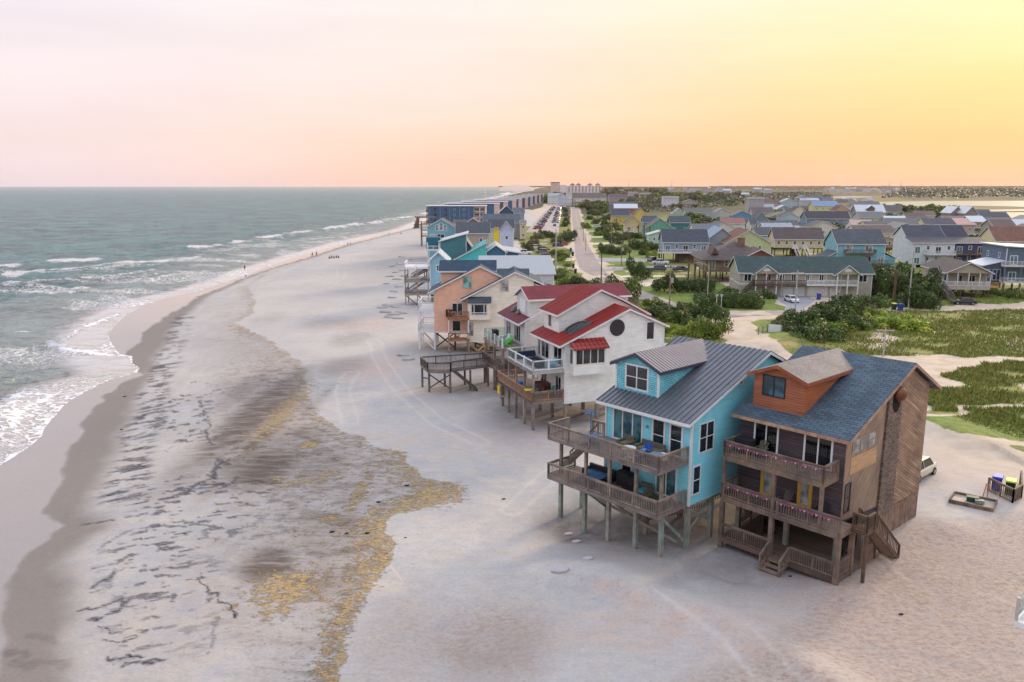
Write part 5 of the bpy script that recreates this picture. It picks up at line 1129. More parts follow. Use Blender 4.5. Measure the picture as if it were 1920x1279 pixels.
for a0, a1 in ((.03, .09), (.2, .24), (.30, .34), (.39, .43), (.5, .53), (.6, .64), (.72, .75), (.90, .965)): window(t, 'S', 0, W * a0, W * a1, 3.2, 4.9, WHITE, GLASS, 2, 1, fw=.14)
for a in (.335, .42, .52, .60, .69): MB().box(W * a, W * a + 2.2, -.06, .01, .05, 2.1).build('garage_door', mat('plain', 'c9c7c4', .6), t)
deck(t, W * .10, W * .30, -1.9, -.03, 2.75, BRN, [((W * .10, -1.85), (W * .30, -1.85)), ((W * .10, -1.85), (W * .10, -.1))], bal=.2); deck(t, W * .303, W * .495, -1.4, -.03, 2.75, BRN, [((W * .303, -1.35), (W * .495, -1.35))], bal=.2); deck(t, W * .50, W * .88, -1.4, -.03, 2.75, WHITE, [((W * .50, -1.35), (W * .88, -1.35))], bal=.2, name='white_deck')
for i in range(5): MB().box(W * (.31 + .11 * i), W * (.31 + .11 * i) + .12, -1.45, -1.3, 0, 5.1).build('porch_column', mat('plain', 'b9b2aa'), t)
stairs(t, (W * .10, -1.0, 2.75), (W * .0 + .3, -1.0, .05), 1.0, mat('timber', '574b45', .9)); MB().box(-.03, W * .1, -.035, .0, 2.55, 2.8).build('band_board', WHITE, t); MB().box(-.035, 0, 0, 11.5, 2.55, 2.8).build('band_board', WHITE, t)
corner_boards(t, [(0, 0, 0, 5.2)])
t, W = cottage('brown hip roofed house on dark posts with a stone chimney and cedar gable', '7d6858', '5f4f4a', 1322, 1457, 487, 5.6, 4.1, 18, 'hip', 3.0, 5, rk='shingle', oh=1.3, post='2c2422', deckf=(2.0, .0, .6, 'g'), wh=1.6)
body(t, [(W * .5, 6.0), (W * .76, 8.2), (W * 1.02, 6.0)], -.6, 8, mat('shingle', '7a5347', .9, wall=1, s=1.5), name='cedar_gable'); roof(t, [(W * .46, 5.7), (W * .76, 8.5), (W * 1.06, 5.7)], -1.1, 8.5, rmat('s', '5f4f4a', 'y'), name='gable_roof')
MB().box(W * .52, W * .52 + 1.7, 6.2, 7.6, 7.5, 10.9).build('chimney', mat('shingle', '8d6a5c', .9, wall=1, s=1.2), t); body(t, [(W * .1, 7), (W * .14, 8.7), (W * .2, 7)], 1, 8, mat('plain', '5a4640'), name='dormer')
t, W = cottage('grey blue house on stilts with charcoal roof and a white railed deck around it', '7f8c9b', '434a59', 1244, 1328, 453.5, 6.6, 3.6, 12, 'side', 3.4, 5, deckf=(2.4, -.12, 1.0, 'w'), garage=(.4, .9, '6a5a50'), post='4b3c35')
MB().box(W * .62, W * .78, .55, .61, .3, 2.9).build('garage_door', mat('plain', '9a4a2c'), t)
cottage('bright blue metal roofed grey house beside the rust roofed gable', '8f969e', '3f88b4', 1322, 1385, 452, 6.3, 4.2, 16, 'gable', 3.0, 3, rk='metal', deckf=None, post='5a4b42')
t, W = cottage('lime green gable with wide rust red roof behind the brown hip roof', 'b7c288', '8f4c36', 1362, 1446, 455, 6.4, 3.9, 17, 'gable', 3.0, 2, post='5a4b42')
t, W = cottage('beige house on stilts with long brown roof and white double stairs', 'cdb996', '5d4c49', 1453, 1544, 447.5, 6.3, 3.4, 12, 'side', 3.2, 6, post='514540', yaw=-8)
for a, dx in ((.36, 0), (.56, 0)): stairs(t, (W * (a + .06), -.1, 3.3), (W * (a + .1), -4.6, .1), 1.0, mat('plain', '9b5b43'), rm=WHITE); deck(t, W * a, W * (a + .14), -1.5, -.05, 3.25, WHITE, [((W * a, -1.45), (W * a + .9, -1.45))])
t, W = cottage('cyan blue two storey house with grey roof, brown balcony and flared side roofs', '6fb3c4', '4e5560', 1571, 1660.5, 456, 7.9, 3.6, 12, 'side', .2, 0, sidew=2, yaw=-5)
for z, a0, a1 in ((5.3, .17, .32), (5.3, .58, .74)): window(t, 'S', 0, W * a0, W * a1, z, z + 2.1, WHITE, BLIND, 2, 1, 'sliding_door', fw=.16)
window(t, 'S', 0, W * .86, W * .99, 2.1, 4.0, WHITE, BLIND, 2, 1); window(t, 'S', 0, W * .22, W * .34, 2.6, 4.0, WHITE, DGLASS, 2, 1); window(t, 'S', 0, W * .6, W * .72, 2.2, 4.3, WHITE, DGLASS, 2, 1)
deck(t, W * .14, W * .78, -1.7, -.05, 5.2, WEATH, [((W * .14, -1.65), (W * .78, -1.65)), ((W * .14, -1.65), (W * .14, -.1)), ((W * .78, -1.65), (W * .78, -.1))], bal=.22); deck(t, W * .5, W * 1.15, -1.9, -.05, 2.2, WEATH, [((W * .5, -1.85), (W * 1.15, -1.85))], bal=.22)
body(t, [(W + .01, .2), (W + .01, 4.9), (W + 3.0, 3.6), (W + 3.0, .2)], .0, 10, mat('siding', '6fb3c4', .7, step=.28), name='side_wing'); roof(t, [(W + .02, 5.6), (W + 3.4, 3.75)], -.4, 10.4, rmat('s', '4e5560', 'y'), name='side_roof')
body(t, [(-3.0, .2), (-3.0, 3.6), (-.01, 4.9), (-.01, .2)], .0, 10, mat('siding', '6fb3c4', .7, step=.28), name='side_wing'); roof(t, [(-6.4, 3.0), (-2.6, 4.2), (-.02, 5.6)], -.6, 9, rmat('s', '4e5560', 'y'), name='side_roof')
cottage('tan bungalow with orange brown roof behind the cyan house', 'b59c84', '96563f', 1603, 1690, 451, 5.0, 2.0, 11, 'gable', 2.6, 2, deckf=(2.2, .55, 1.0, 'g'), post='5a4438', yaw=-2)
t, W = cottage('pale yellow half of the yellow and teal duplex with low grey roof', 'd4cf8e', '4a4d55', 1623, 1677, 421, 7.2, 1.2, 9, 'side', .3, 3, fl=2, name='duplex'); 
t, W = cottage('teal duplex half with brown stair tower beside its yellow half', '1f9aa3', '4a4d55', 1677.5, 1720, 421, 7.2, 1.2, 9, 'side', .3, 2, fl=2, name='duplex')
stairs(t, (W * .75, -1.2, 5.2), (W * .1, -1.2, .5), 1.0, mat('plain', '7d4a3c'))
t, W = cottage('white two storey duplex half with grey saltbox roof and white balcony', 'c9ced6', '4a4c57', 1712, 1790, 455.5, 7.3, 1.3, 5, 'shedb', .8, 4, fl=2, deckf=(1.8, .28, 1.0, 'w'), name='duplex', yaw=-3)
body(t, [(5, 1), (5, 8.2), (11, 11.6), (16, 8.6), (16, 1)], .8, W, mat('siding', 'c9ced6', .7, step=.28), name='rear_wall', axis='x'); roof(t, [(4.8, 8.0), (11, 12.1), (16.4, 8.7)], .4, W, rmat('s', '4a4c57', 'x'), name='rear_roof', axis='x')
t, W = cottage('dark navy duplex half joined to the white one, with brown balcony', '2a3266', '4b4e57', 1790.5, 1850, 455.5, 7.3, 1.3, 5, 'shedb', .8, 3, fl=2, deckf=(1.8, .0, 1.0, 'g'), name='duplex', yaw=-3)
body(t, [(5, 1), (5, 8.2), (11, 11.6), (16, 8.6), (16, 1)], 0, W * .72, mat('siding', '6a6f7c', .7, step=.28), name='rear_wall', axis='x'); roof(t, [(4.8, 8.0), (11, 12.1), (16.4, 8.7)], 0.01, W * .74, rmat('s', '3f3f4c', 'x'), name='rear_roof', axis='x')
t, W = cottage('tan front gabled cottage on stilts with brown roof, white porch and long grey stair', 'a69b8b', '5b4b49', 1769, 1851, 508, 5.6, 2.0, 13, 'gable', 2.6, 0, post='5e4d43', wh=1.1, yaw=-9, sidew=3)
body(t, [(.0, 5.4), (W / 2, 7.5), (W, 5.4)], -2.4, 0, mat('siding', 'a69b8b', .7, step=.28), name='porch_gable'); roof(t, [(-.5, 5.5), (W / 2, 7.85), (W + .5, 5.5)], -2.8, .2, rmat('s', '5b4b49', 'y'), name='porch_roof')
deck(t, 0, W, -2.4, -.05, 2.6, mat('plain', 'b3a79b'), [((.05, -2.35), (W - .05, -2.35)), ((.05, -2.35), (.05, -.1)), ((W - .05, -2.35), (W - .05, -.1))], rm=WHITE, rim=.8, bal=.14); posts(t, [(W * i / 4 + .08 * (i == 0) - .08 * (i == 4), -2.3) for i in range(5)], 5.5, WHITE, .17, z0=2.6); posts(t, [(.2, -2.2), (W * .35, -2.2), (W * .7, -2.2), (W - .2, -2.2)], 1.8, mat('timber', '5e4d43', .9), .28)
window(t, 'S', 0, .2, 1.2, 2.65, 4.75, WHITE, mat('glass', '2f6f88'), 1, 1, 'door'); window(t, 'S', 0, W * .3, W * .45, 3.2, 4.7, WHITE, DGLASS, 2, 1); window(t, 'S', 0, W * .58, W * .75, 3.2, 4.7, WHITE, DGLASS, 2, 1)
braces(t, [((W * .35, 1, 2.3), (W * .6, 5, .3)), ((W * .6, 1, 2.3), (W * .35, 5, .3))], mat('timber', '5e4d43', .9)); stairs(t, (-.8, -1.2, 2.6), (-.2, -6.6, .05), 1.3, mat('timber', '7d736c', .9)); deck(t, -1.6, -.02, -1.4, 1.6, 2.6, WGREY, [((-1.55, -1.3), (-1.55, 1.5))]); deck(t, W + .02, W + 2.2, -1.4, 3, 2.4, PINE, [((W + .1, -1.35), (W + 2.1, -1.35))])
t, W = cottage('dark slate blue boxy house with white metal roof and raised white walkway', '4a6079', 'd8dce0', 1889, 1975, 466, 10.2, .5, 12, 'shedl', 2.8, 3, fl=2, rk='metal', post='6a7068', deckf=(1.8, -.1, 1.0, 'w'), yaw=-6)
body(t, [(-4.2, 2.8), (-4.2, 6.2), (-.01, 7.2), (-.01, 2.8)], 1, 9, mat('siding', '54677d', .7, step=.28), name='side_wing'); roof(t, [(-4.7, 6.3), (-.02, 7.5)], .5, 9.4, rmat('metal', 'd8dce0', 'y'), name='side_roof'); window(t, 'S', 1, -3.6, -2.8, 3.6, 5.4, WHITE, DGLASS, 1, 1); window(t, 'S', 1, -2.1, -.4, 2.9, 5.4, WHITE, mat('glass', '23436a'), 2, 1, 'sliding_door'); posts(t, [(-4, 1.2), (-4, 5), (-4, 8.8), (-1, 1.2)], 2.8, mat('timber', '6a7068', .9), .3)
t, W = cottage('pale yellow house with long rust brown roof and white railed deck on blue stilts', 'd8cc9c', '8f553f', 1869, 1975, 451.5, 6.2, 4.3, 13, 'side', 3.0, 5, deckf=(1.9, -.02, 1.0, 'w'), post='2f3566', yaw=-6)
t, W = cottage('slate blue two storey duplex with dark purple roof and red brown upper deck', '5f7d99', '433f4d', 1513, 1594, 409.5, 7.6, 3.4, 12, 'side', .3, 5, fl=2, deckf=(1.8, .0, 1.0, 'b'), name='duplex')
t, W = cottage('grey house with bright white metal roof and a central roof dormer', '8f8c94', 'd5dbe2', 1607, 1660, 397.5, 7.6, 4.4, 12, 'side', .3, 4, fl=1, rk='metal', wh=1.6)
body(t, [(W * .38, 8), (W * .38, 10), (W * .5, 11.5), (W * .62, 10), (W * .62, 8)], .6, 6, mat('plain', '6e5a5a'), name='dormer'); roof(t, [(W * .34, 9.8), (W * .5, 11.9), (W * .66, 9.8)], .2, 6.2, rmat('metal', 'c5cbd2', 'y'), name='dormer_roof')
for a in [
 ('small white cottage with pink metal roof below the white roofed grey house', 'cfd3da', 'cf9c94', 1600, 1638, 423, 5.4, 2.4, 11, 'side', 1, 3, 1, -4.2, None, 'metal'),
 ('white metal roofed house with tan gable end behind the yellow and teal duplex', 'b5a896', 'd5dde2', 1664, 1702, 415, 5.8, 2.5, 12, 'side', .5, 2, 1, -4.2, None, 'metal'),
 ('small brown roofed house attached to the white metal roofed one', '7a7f8a', '7b655c', 1708, 1744, 416, 5.6, 2.6, 12, 'side', .5, 2),
 ('pale yellow gabled house with dark grey roof beside the salmon roofed one', 'cfca85', '565864', 1735, 1792, 420.5, 6.0, 2.6, 12, 'side', .8, 4),
 ('house with salmon pink metal roof and small white balcony', 'b59585', 'dd9d88', 1794, 1828, 420.5, 6.0, 2.6, 12, 'side', 1.5, 2, 1, -4.2, (1.5, .6, 1.0, 'w'), 'metal'),
 ('brown house with white metal roof and a white upper balcony', 'a37a68', 'd2dade', 1821, 1850, 415.5, 7.2, 2.4, 12, 'side', 1.5, 2, 2, -4.2, (1.5, .1, .8, 'w'), 'metal'),
 ('low brown strip roofed house beside the white balcony house', '8f8a8a', '75645f', 1772, 1815, 411, 6.0, 1.5, 10, 'side', .5, 3),
 ('grey green gabled house with brown roof and white side balcony', '8c9389', '7d6156', 1865, 1906, 425.5, 6.4, 3.0, 12, 'side', 1, 3),
 ('grey house with pale metal roof cut by the picture edge', '95929a', 'd0d8dd', 1908, 1960, 425.5, 6.4, 3.0, 12, 'side', 1, 2, 1, -4.2, None, 'metal'),
 ('grey gabled house with white windows and pale roof standing before the lagoon, south one', '7f757b', 'd2dbe2', 1811, 1833, 399, 8.4, 3.6, 14, 'gable', .5, 2, 1, -4.2, None, 'metal'),
 ('grey gabled house with pale metal roof half hidden behind its south twin', '7d7076', 'd2dbe2', 1784, 1806, 398.5, 8.2, 3.6, 14, 'gable', .5, 2, 1, -4.2, None, 'metal'),
 ('small white cottage with rust metal roof among the trees', 'c9d1d2', '9d513b', 1355, 1397, 419, 5.4, 2.5, 11, 'side', .6, 3, 1, -4.2, None, 'metal'),
 ('small white cottage with grey roof and dark sliding door', 'cfcac4', '55565f', 1408, 1434, 421, 5.6, 2.8, 11, 'side', 1.2, 2, 1, -4.2, (1.4, .3, 1.0, 'b')),
 ('low dark grey roofed cottage with teal trim behind shrubs', 'b8b7a0', '565862', 1448, 1498, 422, 5.0, 2.0, 11, 'side', .8, 3),
 ('blue grey front gabled cottage with twin gable windows', '6a8791', '53555f', 1414, 1440, 411.5, 5.8, 4.2, 12, 'gable', .5, 2),
 ('bright blue gabled house with white windows and tan roof edge', '5c89b8', '83756c', 1374, 1409, 403.5, 6.4, 2.6, 12, 'gable', 1.0, 3),
 ('light green long gabled house beside the blue one', 'bccd9c', '7c6f66', 1444, 1490, 406, 5.8, 2.6, 12, 'gable', .5, 2),
 ('grey house with tall brown roof and lit porch lamp', 'a39ca8', '6e6260', 1411, 1450, 399, 6.4, 3.4, 12, 'side', .5, 3),
 ('cream front gabled house with dark roof', 'd8ccaf', '4c434b', 1478, 1520, 401.5, 6.2, 4.8, 13, 'gable', .5, 2),
 ('pale yellow tall house with bright blue metal roof', 'd3c98c', '6a90c0', 1526, 1572, 386, 9.2, 3.4, 13, 'side', .5, 4, 2, -4.2, None, 'metal'),
 ('peach gabled house with rust brown roof', 'c79d76', '7d4336', 1567, 1594, 395, 8.2, 3.4, 13, 'gable', .5, 2),
 ('lavender blue twin gabled cottage', '8f9dc4', 'a9b0c6', 1457, 1484, 392, 6.8, 2.8, 12, 'gable', .5, 2, 1, -4.2, None, 'metal'),
 ('three storey grey house with dark window bands', 'a39ea6', '787078', 1404, 1433, 372.5, 14.0, 1.2, 12, 'side', .5, 4, 3),
 ('pale green house with light teal ridge roof behind the woods', 'a8bdb4', '76736c', 1285, 1336, 398.5, 6.6, 3.0, 12, 'side', .5, 5),
 ('pale mint gabled cottage beside the teal ridged house', 'a9bda6', 'a5a8a0', 1262, 1285, 400, 5.6, 3.4, 12, 'gable', .5, 2),
 ('light grey gabled cottage at the edge of the woods', 'b3b4b4', '9c9891', 1336, 1372, 401, 5.6, 3.6, 12, 'gable', .5, 2),
 ('white two storey house alone on the wooded rise', 'd2d4da', 'a38f86', 1243, 1273, 371, 11.5, 1.6, 12, 'side', 1, 4, 2),
 ('brown low roofed cottage beside the white house on the wooded rise', 'a99f98', '8e7566', 1281, 1308, 378.5, 6.2, 3.0, 12, 'gable', .5, 2),
 ('pale house with light blue metal roof on the far ridge', 'a9bcc6', '8fa6b8', 1465, 1497, 379, 9.0, 3.4, 14, 'gable', .5, 3, 1, -4.2, None, 'metal'),
 ('pale grey tall house with twin window rows on the far ridge', 'a8a3a2', '8a8588', 1495, 1518, 371.5, 12, 3.0, 12, 'gable', .5, 3, 3),
 ('long pale blue metal roofed house on the far ridge', 'b9b6b4', '9fb6cc', 1502, 1536, 375.5, 10, 2.0, 12, 'side', .5, 4, 1, -4.2, None, 'metal'),
 ('grey brown gabled house at the end of the far ridge', '8f858a', '6c6670', 1521, 1542, 370, 12, 3.0, 12, 'side', .5, 3, 2),
 ('rust roofed long house on the far ridge', 'c2a79b', '7d5a54', 1434, 1462, 380, 8.4, 2.8, 12, 'side', .5, 4),
 ('yellow gabled house with dark blue slate roof beside the road', 'd7b84f', '3f4e66', 1147, 1180, 404, 6.6, 3.2, 12, 'side', .8, 3),
 ('bright yellow front gabled house behind the slate roof', 'e0bf52', '7a4a48', 1188, 1213, 403, 7.4, 4.2, 12, 'gable', .5, 2),
 ('cream gabled house with pale metal roof beside the yellow one', 'c9a878', 'a3adb5', 1162, 1190, 405.5, 5.4, 2.6, 11, 'gable', .5, 2, 1, -4.2, None, 'metal'),
 ('butter yellow house with brown roof, gabled porch and white balcony', 'd6b978', '7d5548', 1172, 1203, 419, 6.4, 3.4, 13, 'gable', 2.6, 2, 1, -4.2, (2.0, -.1, 1.0, 'w')),
 ('sky blue walled house with slate roof behind the sea green gable', '5aa0b8', '4c5266', 1207, 1232, 416.5, 6.6, 2.8, 11, 'side', .8, 2),
 ('deep teal duplex with slate roof at the edge of the thicket', '2a6f72', '474c5e', 1257, 1294, 417, 6.6, 2.8, 11, 'side', .8, 2),
 ('white metal roofed brick house up the street', 'a35a4a', 'd5dce4', 1152, 1195, 390, 7.0, 3.0, 13, 'side', .5, 3, 1, -4.2, None, 'metal'),
 ('low dark roofed house behind the white metal roof', '7a7478', '4e4c56', 1143, 1190, 383, 7.0, 2.2, 13, 'side', .5, 3),
 ]: cottage(*a)
t, W = cottage('sea green double gabled house with brown roofs and white rake boards', '58a08c', '74625e', 1210, 1264, 428, 4.8, 4.6, 12, 'gable', .6, 1)
cottage('pale green low house with white canopy roof below the sea green gable', 'a9c9b4', 'cfcabf', 1216, 1260, 440, 4.0, 1.4, 9, 'gable', .3, 2, 1, -4.2, None, 'metal')
# beach side row farther up the shore
for a in [
 ('long house with broad pale grey blue roof behind the peach and cream houses', 'b5b8bc', 'a3acb0', 903, 1038, 513, 6.4, 2.6, 22, 'side', 1.5, 0, 1, 3, None, 'metal'),
 ('deep blue twin bay house with pale metal roof and window air conditioner', '1f5a80', 'a9b7bd', 912, 948, 472, 7.8, 1.6, 14, 'gable', .5, 1, 1, 2, None, 'metal'),
 ('deep blue house half joined on the inland side of its twin', '1f5476', 'b3bec2', 948.4, 973, 474, 7.4, .6, 14, 'shedl', .5, 0, 1, 2, None, 'metal'),
 ('vivid turquoise shed roofed house below the dark teal tower', '2fb9b8', '8c8280', 847, 911, 489, 5.6, 4.6, 11, 'shedr', .5, 1, 1, 2),
 ('tall dark teal windowless house with white edged sloping roof', '2c6e78', 'c7d0d6', 825, 874, 452, 10.4, 1.9, 9, 'shedr', .5, 0, 1, 2, None, 'metal'),
 ('small dark teal gabled wing beside the turquoise house', '3a7580', '9a8478', 861, 884, 463, 8.6, 2.2, 9, 'gable', .5, 0, 1, 2),
 ('light blue gabled beach house with three white windows', '6aaebd', '3a4352', 801, 853, 426, 10.8, 2.6, 12, 'gable', .5, 3, 1, 2),
 ('taupe house with dark slate roof and pale lower wall', 'a59684', '49525c', 856, 917, 437, 9.4, 3.0, 12, 'side', .5, 2, 2, 2),
 ('lavender gabled tower house with a single dark window', 'b3bcd8', '565c66', 938, 962, 431, 10.6, 2.6, 8, 'gable', 1, 1, 2, 2),
 ('sage and bright yellow panelled house with dark slate roof', 'a9b5a0', '434b56', 917, 963, 428, 9.0, 2.8, 11, 'side', .5, 0, 1, 2),
 ('dark brown double gabled house behind the light blue one', '6f5a52', '60463f', 868, 906, 421.5, 8.4, 2.6, 12, 'gable', .5, 2, 1, 2),
 ('brown shingled house with flat hipped roof beside the double gable', '705d56', '5d4740', 852, 882, 420, 8.2, 1.4, 12, 'side', .5, 2, 1, 2),
 ('long low slate grey roofed house with tan ridge strip', '8a8d90', '566470', 906, 976, 417.5, 7.6, 3.6, 15, 'side', .5, 2, 1, 2),
 ('navy gabled house with white trimmed entry gable', '2d4060', '8b98a8', 936.5, 963, 397.5, 10.8, 3.2, 12, 'gable', .5, 1, 1, 2, None, 'metal'),
 ('pale blue house with grey roof and twin dark windows', '8fa9bd', '676a74', 963, 983, 399.5, 9.8, 2.6, 12, 'side', .5, 1, 1, 2),
 ('cream two storey house at the head of the parking area', 'd2bd92', '8c7a6a', 976, 986, 419, 7.6, 1.2, 9, 'side', .5, 1, 2, 2),
 ]:
    t, W = cottage(*a, side='R', sidew=1)
    if 'sage' in a[0]:
        MB().box(W * .2, W * .4, -.06, .0, 3.5, 9.4).build('yellow_panel', mat('plain', 'e8bd1d', .6), t); MB().box(W * .7, W * .92, -.06, 0, .8, 4.2).build('yellow_panel', mat('plain', 'e8bd1d', .6), t)
    if 'dark teal windowless' in a[0]:
        for z in (8.2, 5.3, 2.6): deck(t, -3.4, -.05, .2, 6, z, WHITE, [((-3.35, .25), (-3.35, 5.9)), ((-3.35, .25), (-.1, .25))], bal=.35)
        posts(t, [(-3.2, .4), (-3.2, 5.8), (-.3, .4)], 10, WHITE, .3, z0=0); MB().box(-3.6, -.02, 1.5, 6, 8.21, 11.2).build('upper_wall', mat('siding', '1f6478', .7, step=.28), t); window(t, 'S', .0, W * .1, W * .25, .9, 3.0, WHITE, DGLASS, 1, 2)
    if 'light blue gabled' in a[0]:
        for k in (-1, 0, 1): window(t, 'S', 0, W / 2 + k * 1.3 - .6, W / 2 + k * 1.3 + .6, 9.6, 11.6 + (k == 0) * .6, WHITE, BLIND, 1, 1, fw=.14)
        window(t, 'S', 0, W * .1, W * .28, 6.6, 8.6, WHITE, BLIND, 1, 2, fw=.14); window(t, 'S', 0, W * .35, W * .62, 6.6, 8.6, WHITE, DGLASS, 2, 1, fw=.14)
    if 'air conditioner' in a[0]: MB().box(W * .72, W * .95, -.5, 0, 4.6, 5.5).build('air_conditioner', WHITE, t)
t, W = cottage('pale blue three level beach front house with white decks on tall posts', '7fb6cf', '9cc0d4', 806, 838, 488, 9.4, 1.6, 8, 'gable', 2.5, 1, 2, 2, None, 'metal', side='F')
for z in (8.0, 5.2, 2.6): deck(t, -5.2, -.3, -.5, 6, z, mat('timber', '9a928c', .9) if z < 8 else WHITE, [((-5.1, -.4), (-5.1, 5.9)), ((-5.1, -.4), (-.4, -.4))], bal=.3)
posts(t, [(-5, -.3), (-2.6, -.3), (-.4, -.3), (-5, 5.8)], 8, mat('timber', '8f8882', .9), .2); stairs(t, (-.9, 1.5, 5.2), (-4.5, 1.5, 2.6), 1, mat('timber', '8f8882', .9)); braces(t, [((-5, -.3, 2.4), (-2.6, -.3, .3)), ((-2.6, -.3, 2.4), (-.4, -.3, .3))], mat('timber', '6e6660', .9))
t = thing('beach_stairs', 'grey brown stairs with railings stepping down to the beach beside the peach house', 'stairs', G(798, 520), R(35)); stairs(t, (3.5, 0, 3.4), (-4.0, 0, .15), 1.4, WEATH); posts(t, [(3.4, .6), (3.4, -.6), (0, .6), (0, -.6)], 3.1, WEATH, .2); deck(t, 3.5, 7.5, -1, 1, 3.4, WEATH, [((3.5, -.95), (7.5, -.95))])
t = thing('sand_fence', 'thin weathered picket sand fence on the dune beside the beach stairs', 'fence', G(772, 548), R(20)); b = MB()
for i in range(26): b.beam((i * .2, .1 * math.sin(i), -.3), (i * .2 + .03, .1 * math.sin(i), 1.15), .05, .02)
b.build('picket', WEATH, t); MB().beam((0, .06, .35), (5.1, .06, .35), .02).build('wire', WEATH, t); 
t = thing('lookout_tower', 'tall brown timber lookout platform beside the light blue gabled house', 'platform', G(790, 462)); posts(t, [(0, 0), (3.4, 0), (0, 3.4), (3.4, 3.4)], 8.8, WEATH, .3)
for z in (4.2, 6.6, 9.0): deck(t, -.1, 3.6, -.1, 3.6, z, WEATH, [((0, 0), (3.5, 0)), ((0, 0), (0, 3.5))], bal=.3)
p = G(778, 424, 0); t = thing('pier_head', 'brown timber pier end on a cribbed pile support standing in the surf', 'pier', (p[0], p[1], 0)); MB().box(0, 12, 0, 3, 5.0, 5.8).build('walkway', WEATH, t)
b = MB()
for i in range(5):
    for k in range(3): b.beam((-1.2 + i * .8, k, -2.5), (1.4 + i * .25, k, 5.0), .35)
b.box(-1, 3.5, 0, 3, .8, 1.1); b.box(-.4, 3.2, 0, 3, 2.6, 2.9); b.build('piling', WEATH, t)
# stepped rows of apartment blocks running up the shore
EL = [803, 839, 868, 892, 912, 933, 951, 967, 981, 992]; ER = [911, 936, 952, 968, 979, 990, 999, 1007, 1014, 1020]; YR = [386.5, 382, 378.5, 375.6, 373.2, 371, 369, 367.2, 365.6, 364.2]
bw_ = mat('siding', '3e5d78', .7, step=.3); pk = mat('plain', 'cbb0a4', .8, var=.06)
words = ['nearest the camera', 'second', 'third', 'fourth', 'fifth', 'sixth', 'seventh', 'eighth', 'ninth', 'last and farthest']
for i in range(10):
    L = G(EL[i], YR[i], 11.5); Rp = G(ER[i], YR[i], 11.5); W = Rp[0] - L[0]; d = 11.0
    lb = 'dark blue three storey apartment block with balconies, first of the stepped shore row' if i == 0 else 'pink ended apartment block with white flat roof, %s of the stepped row' % words[i]
    t = thing('apartment_block', lb, 'apartment building', (L[0], L[1], 0), 0, 'stepped row of apartment blocks on the shore')
    fx = .78 if i == 0 else .9; MB().box(0, W * fx, 0, d, .4, 11.4).build('wall', bw_ if i % 3 < 2 else mat('siding', '4a4f5a', .7, step=.3), t); MB().box(W * fx + .01, W, 1.6 if i == 0 else 0, d, .4, 11.4).build('end_wall', pk, t)
    MB().box(-1.6, W + .4, -.5, d + .5, 11.42, 11.9).build('roof', mat('plain', 'd9d4d6', .6), t)
    if i == 0:
        MB().box(W * .985, W, 0, 1.58, .4, 11.4).build('fin_wall', pk, t)
        for f in range(3):
            z = 1.0 + f * 3.4
            for a in (.12, .3, .45, .62):
                if i == 0 and a in (.12, .3): window(t, 'S', 0, W * a - .9, W * a + .9, z + .4, z + 2.6, mat('plain', '6f7f92'), DGLASS, 2, 1)
                else: window(t, 'S', 0, W * a - .7, W * a + .7, z + .8, z + 2.3, WHITE, GLASS, 1, 2)
            deck(t, W * .79, W * .98, .1, 1.58, z + .2, mat('plain', 'c3c6c9'), [((W * .79, .15), (W * .98, .15))], bal=.5); window(t, 'S', 1.6, W * .8, W * .88, z + .3, z + 2.4, WHITE, DGLASS, 2, 1, 'sliding_door'); window(t, 'S', 1.6, W * .9, W * .97, z + .3, z + 2.4, WHITE, DGLASS, 2, 1, 'sliding_door')
            deck(t, -1.5, -.02, 0, d, z + .2, WEATH, [((-1.45, .05), (-1.45, d - .05)), ((-1.45, .05), (-.1, .05))], bal=.5)
        for a in (.02, .2, .37, .54, .7): MB().box(W * a, W * a + .25, -.12, .01, .4, 11.4).build('pilaster', mat('plain', '7d93ad'), t)
        MB().box(W * .885, W * .9, 0, 1.58, .4, 11.4).build('column', pk, t)
    posts(t, [(-1.3, .2), (-1.3, d / 2), (-1.3, d)], 11.4, WEATH, .3)
# hotel and the big houses before it
p = G(1034, 364.5); sc = p[1] / F; t = thing('beach_hotel', 'large pale pink seven storey hotel with small pyramid roof turrets on the horizon', 'hotel', (p[0], p[1], 0), 0)
hp = mat('plain', 'efe0d8', .8, var=.04); hd = mat('plain', '8a7f86', .8); hr = mat('plain', '8a6258', .8)
def q(px): return (px - 1034) * sc
top = 25.0
MB().box(q(1033), q(1049), 0, 22, 0, 34).build('tower', mat('plain', 'dcc0b4', .8), t); MB().box(q(1032), q(1050), -1, 23, 34.01, 35.6).build('tower_roof', hr, t)
MB().box(q(1049.3), q(1062), 0, 22, 0, 27).build('wall', hp, t); MB().box(q(1062.3), q(1126), -1.5, 22, 0, top - .5).build('wall', hp, t); MB().box(q(1126.3), q(1131), .5, 20, 0, 22).build('wall', mat('plain', 'c79a84', .8), t)
for c in (1073, 1084, 1105, 1119.5):
    w = 4.6 * sc; b = MB(); x = q(c); h0 = top - .49; b.box(x - w * .7, x + w * .7, 4, 4 + w * 1.4, h0, h0 + 2.0); b.build('turret', hp, t)
    b = MB(); b.add([(x - w * 1.25, 2, h0 + 2.01), (x + w * 1.25, 2, h0 + 2.01), (x + w * 1.25, 6 + w * 1.8, h0 + 2.01), (x - w * 1.25, 6 + w * 1.8, h0 + 2.01), (x, 4 + w * .9, h0 + 8.5)], [(0, 1, 4), (1, 2, 4), (2, 3, 4), (3, 0, 4), (3, 2, 1, 0)]); b.build('turret_roof', hr, t)
for f in range(6):
    for k in range(10):
        xx = q(1063.5) + k * (q(1126) - q(1063.5)) / 10; MB().box(xx + 2.2, xx + 6.8, -1.7, -1.45, 2.4 + f * 3.7, 4.8 + f * 3.7).build('balcony_opening', hd, t)
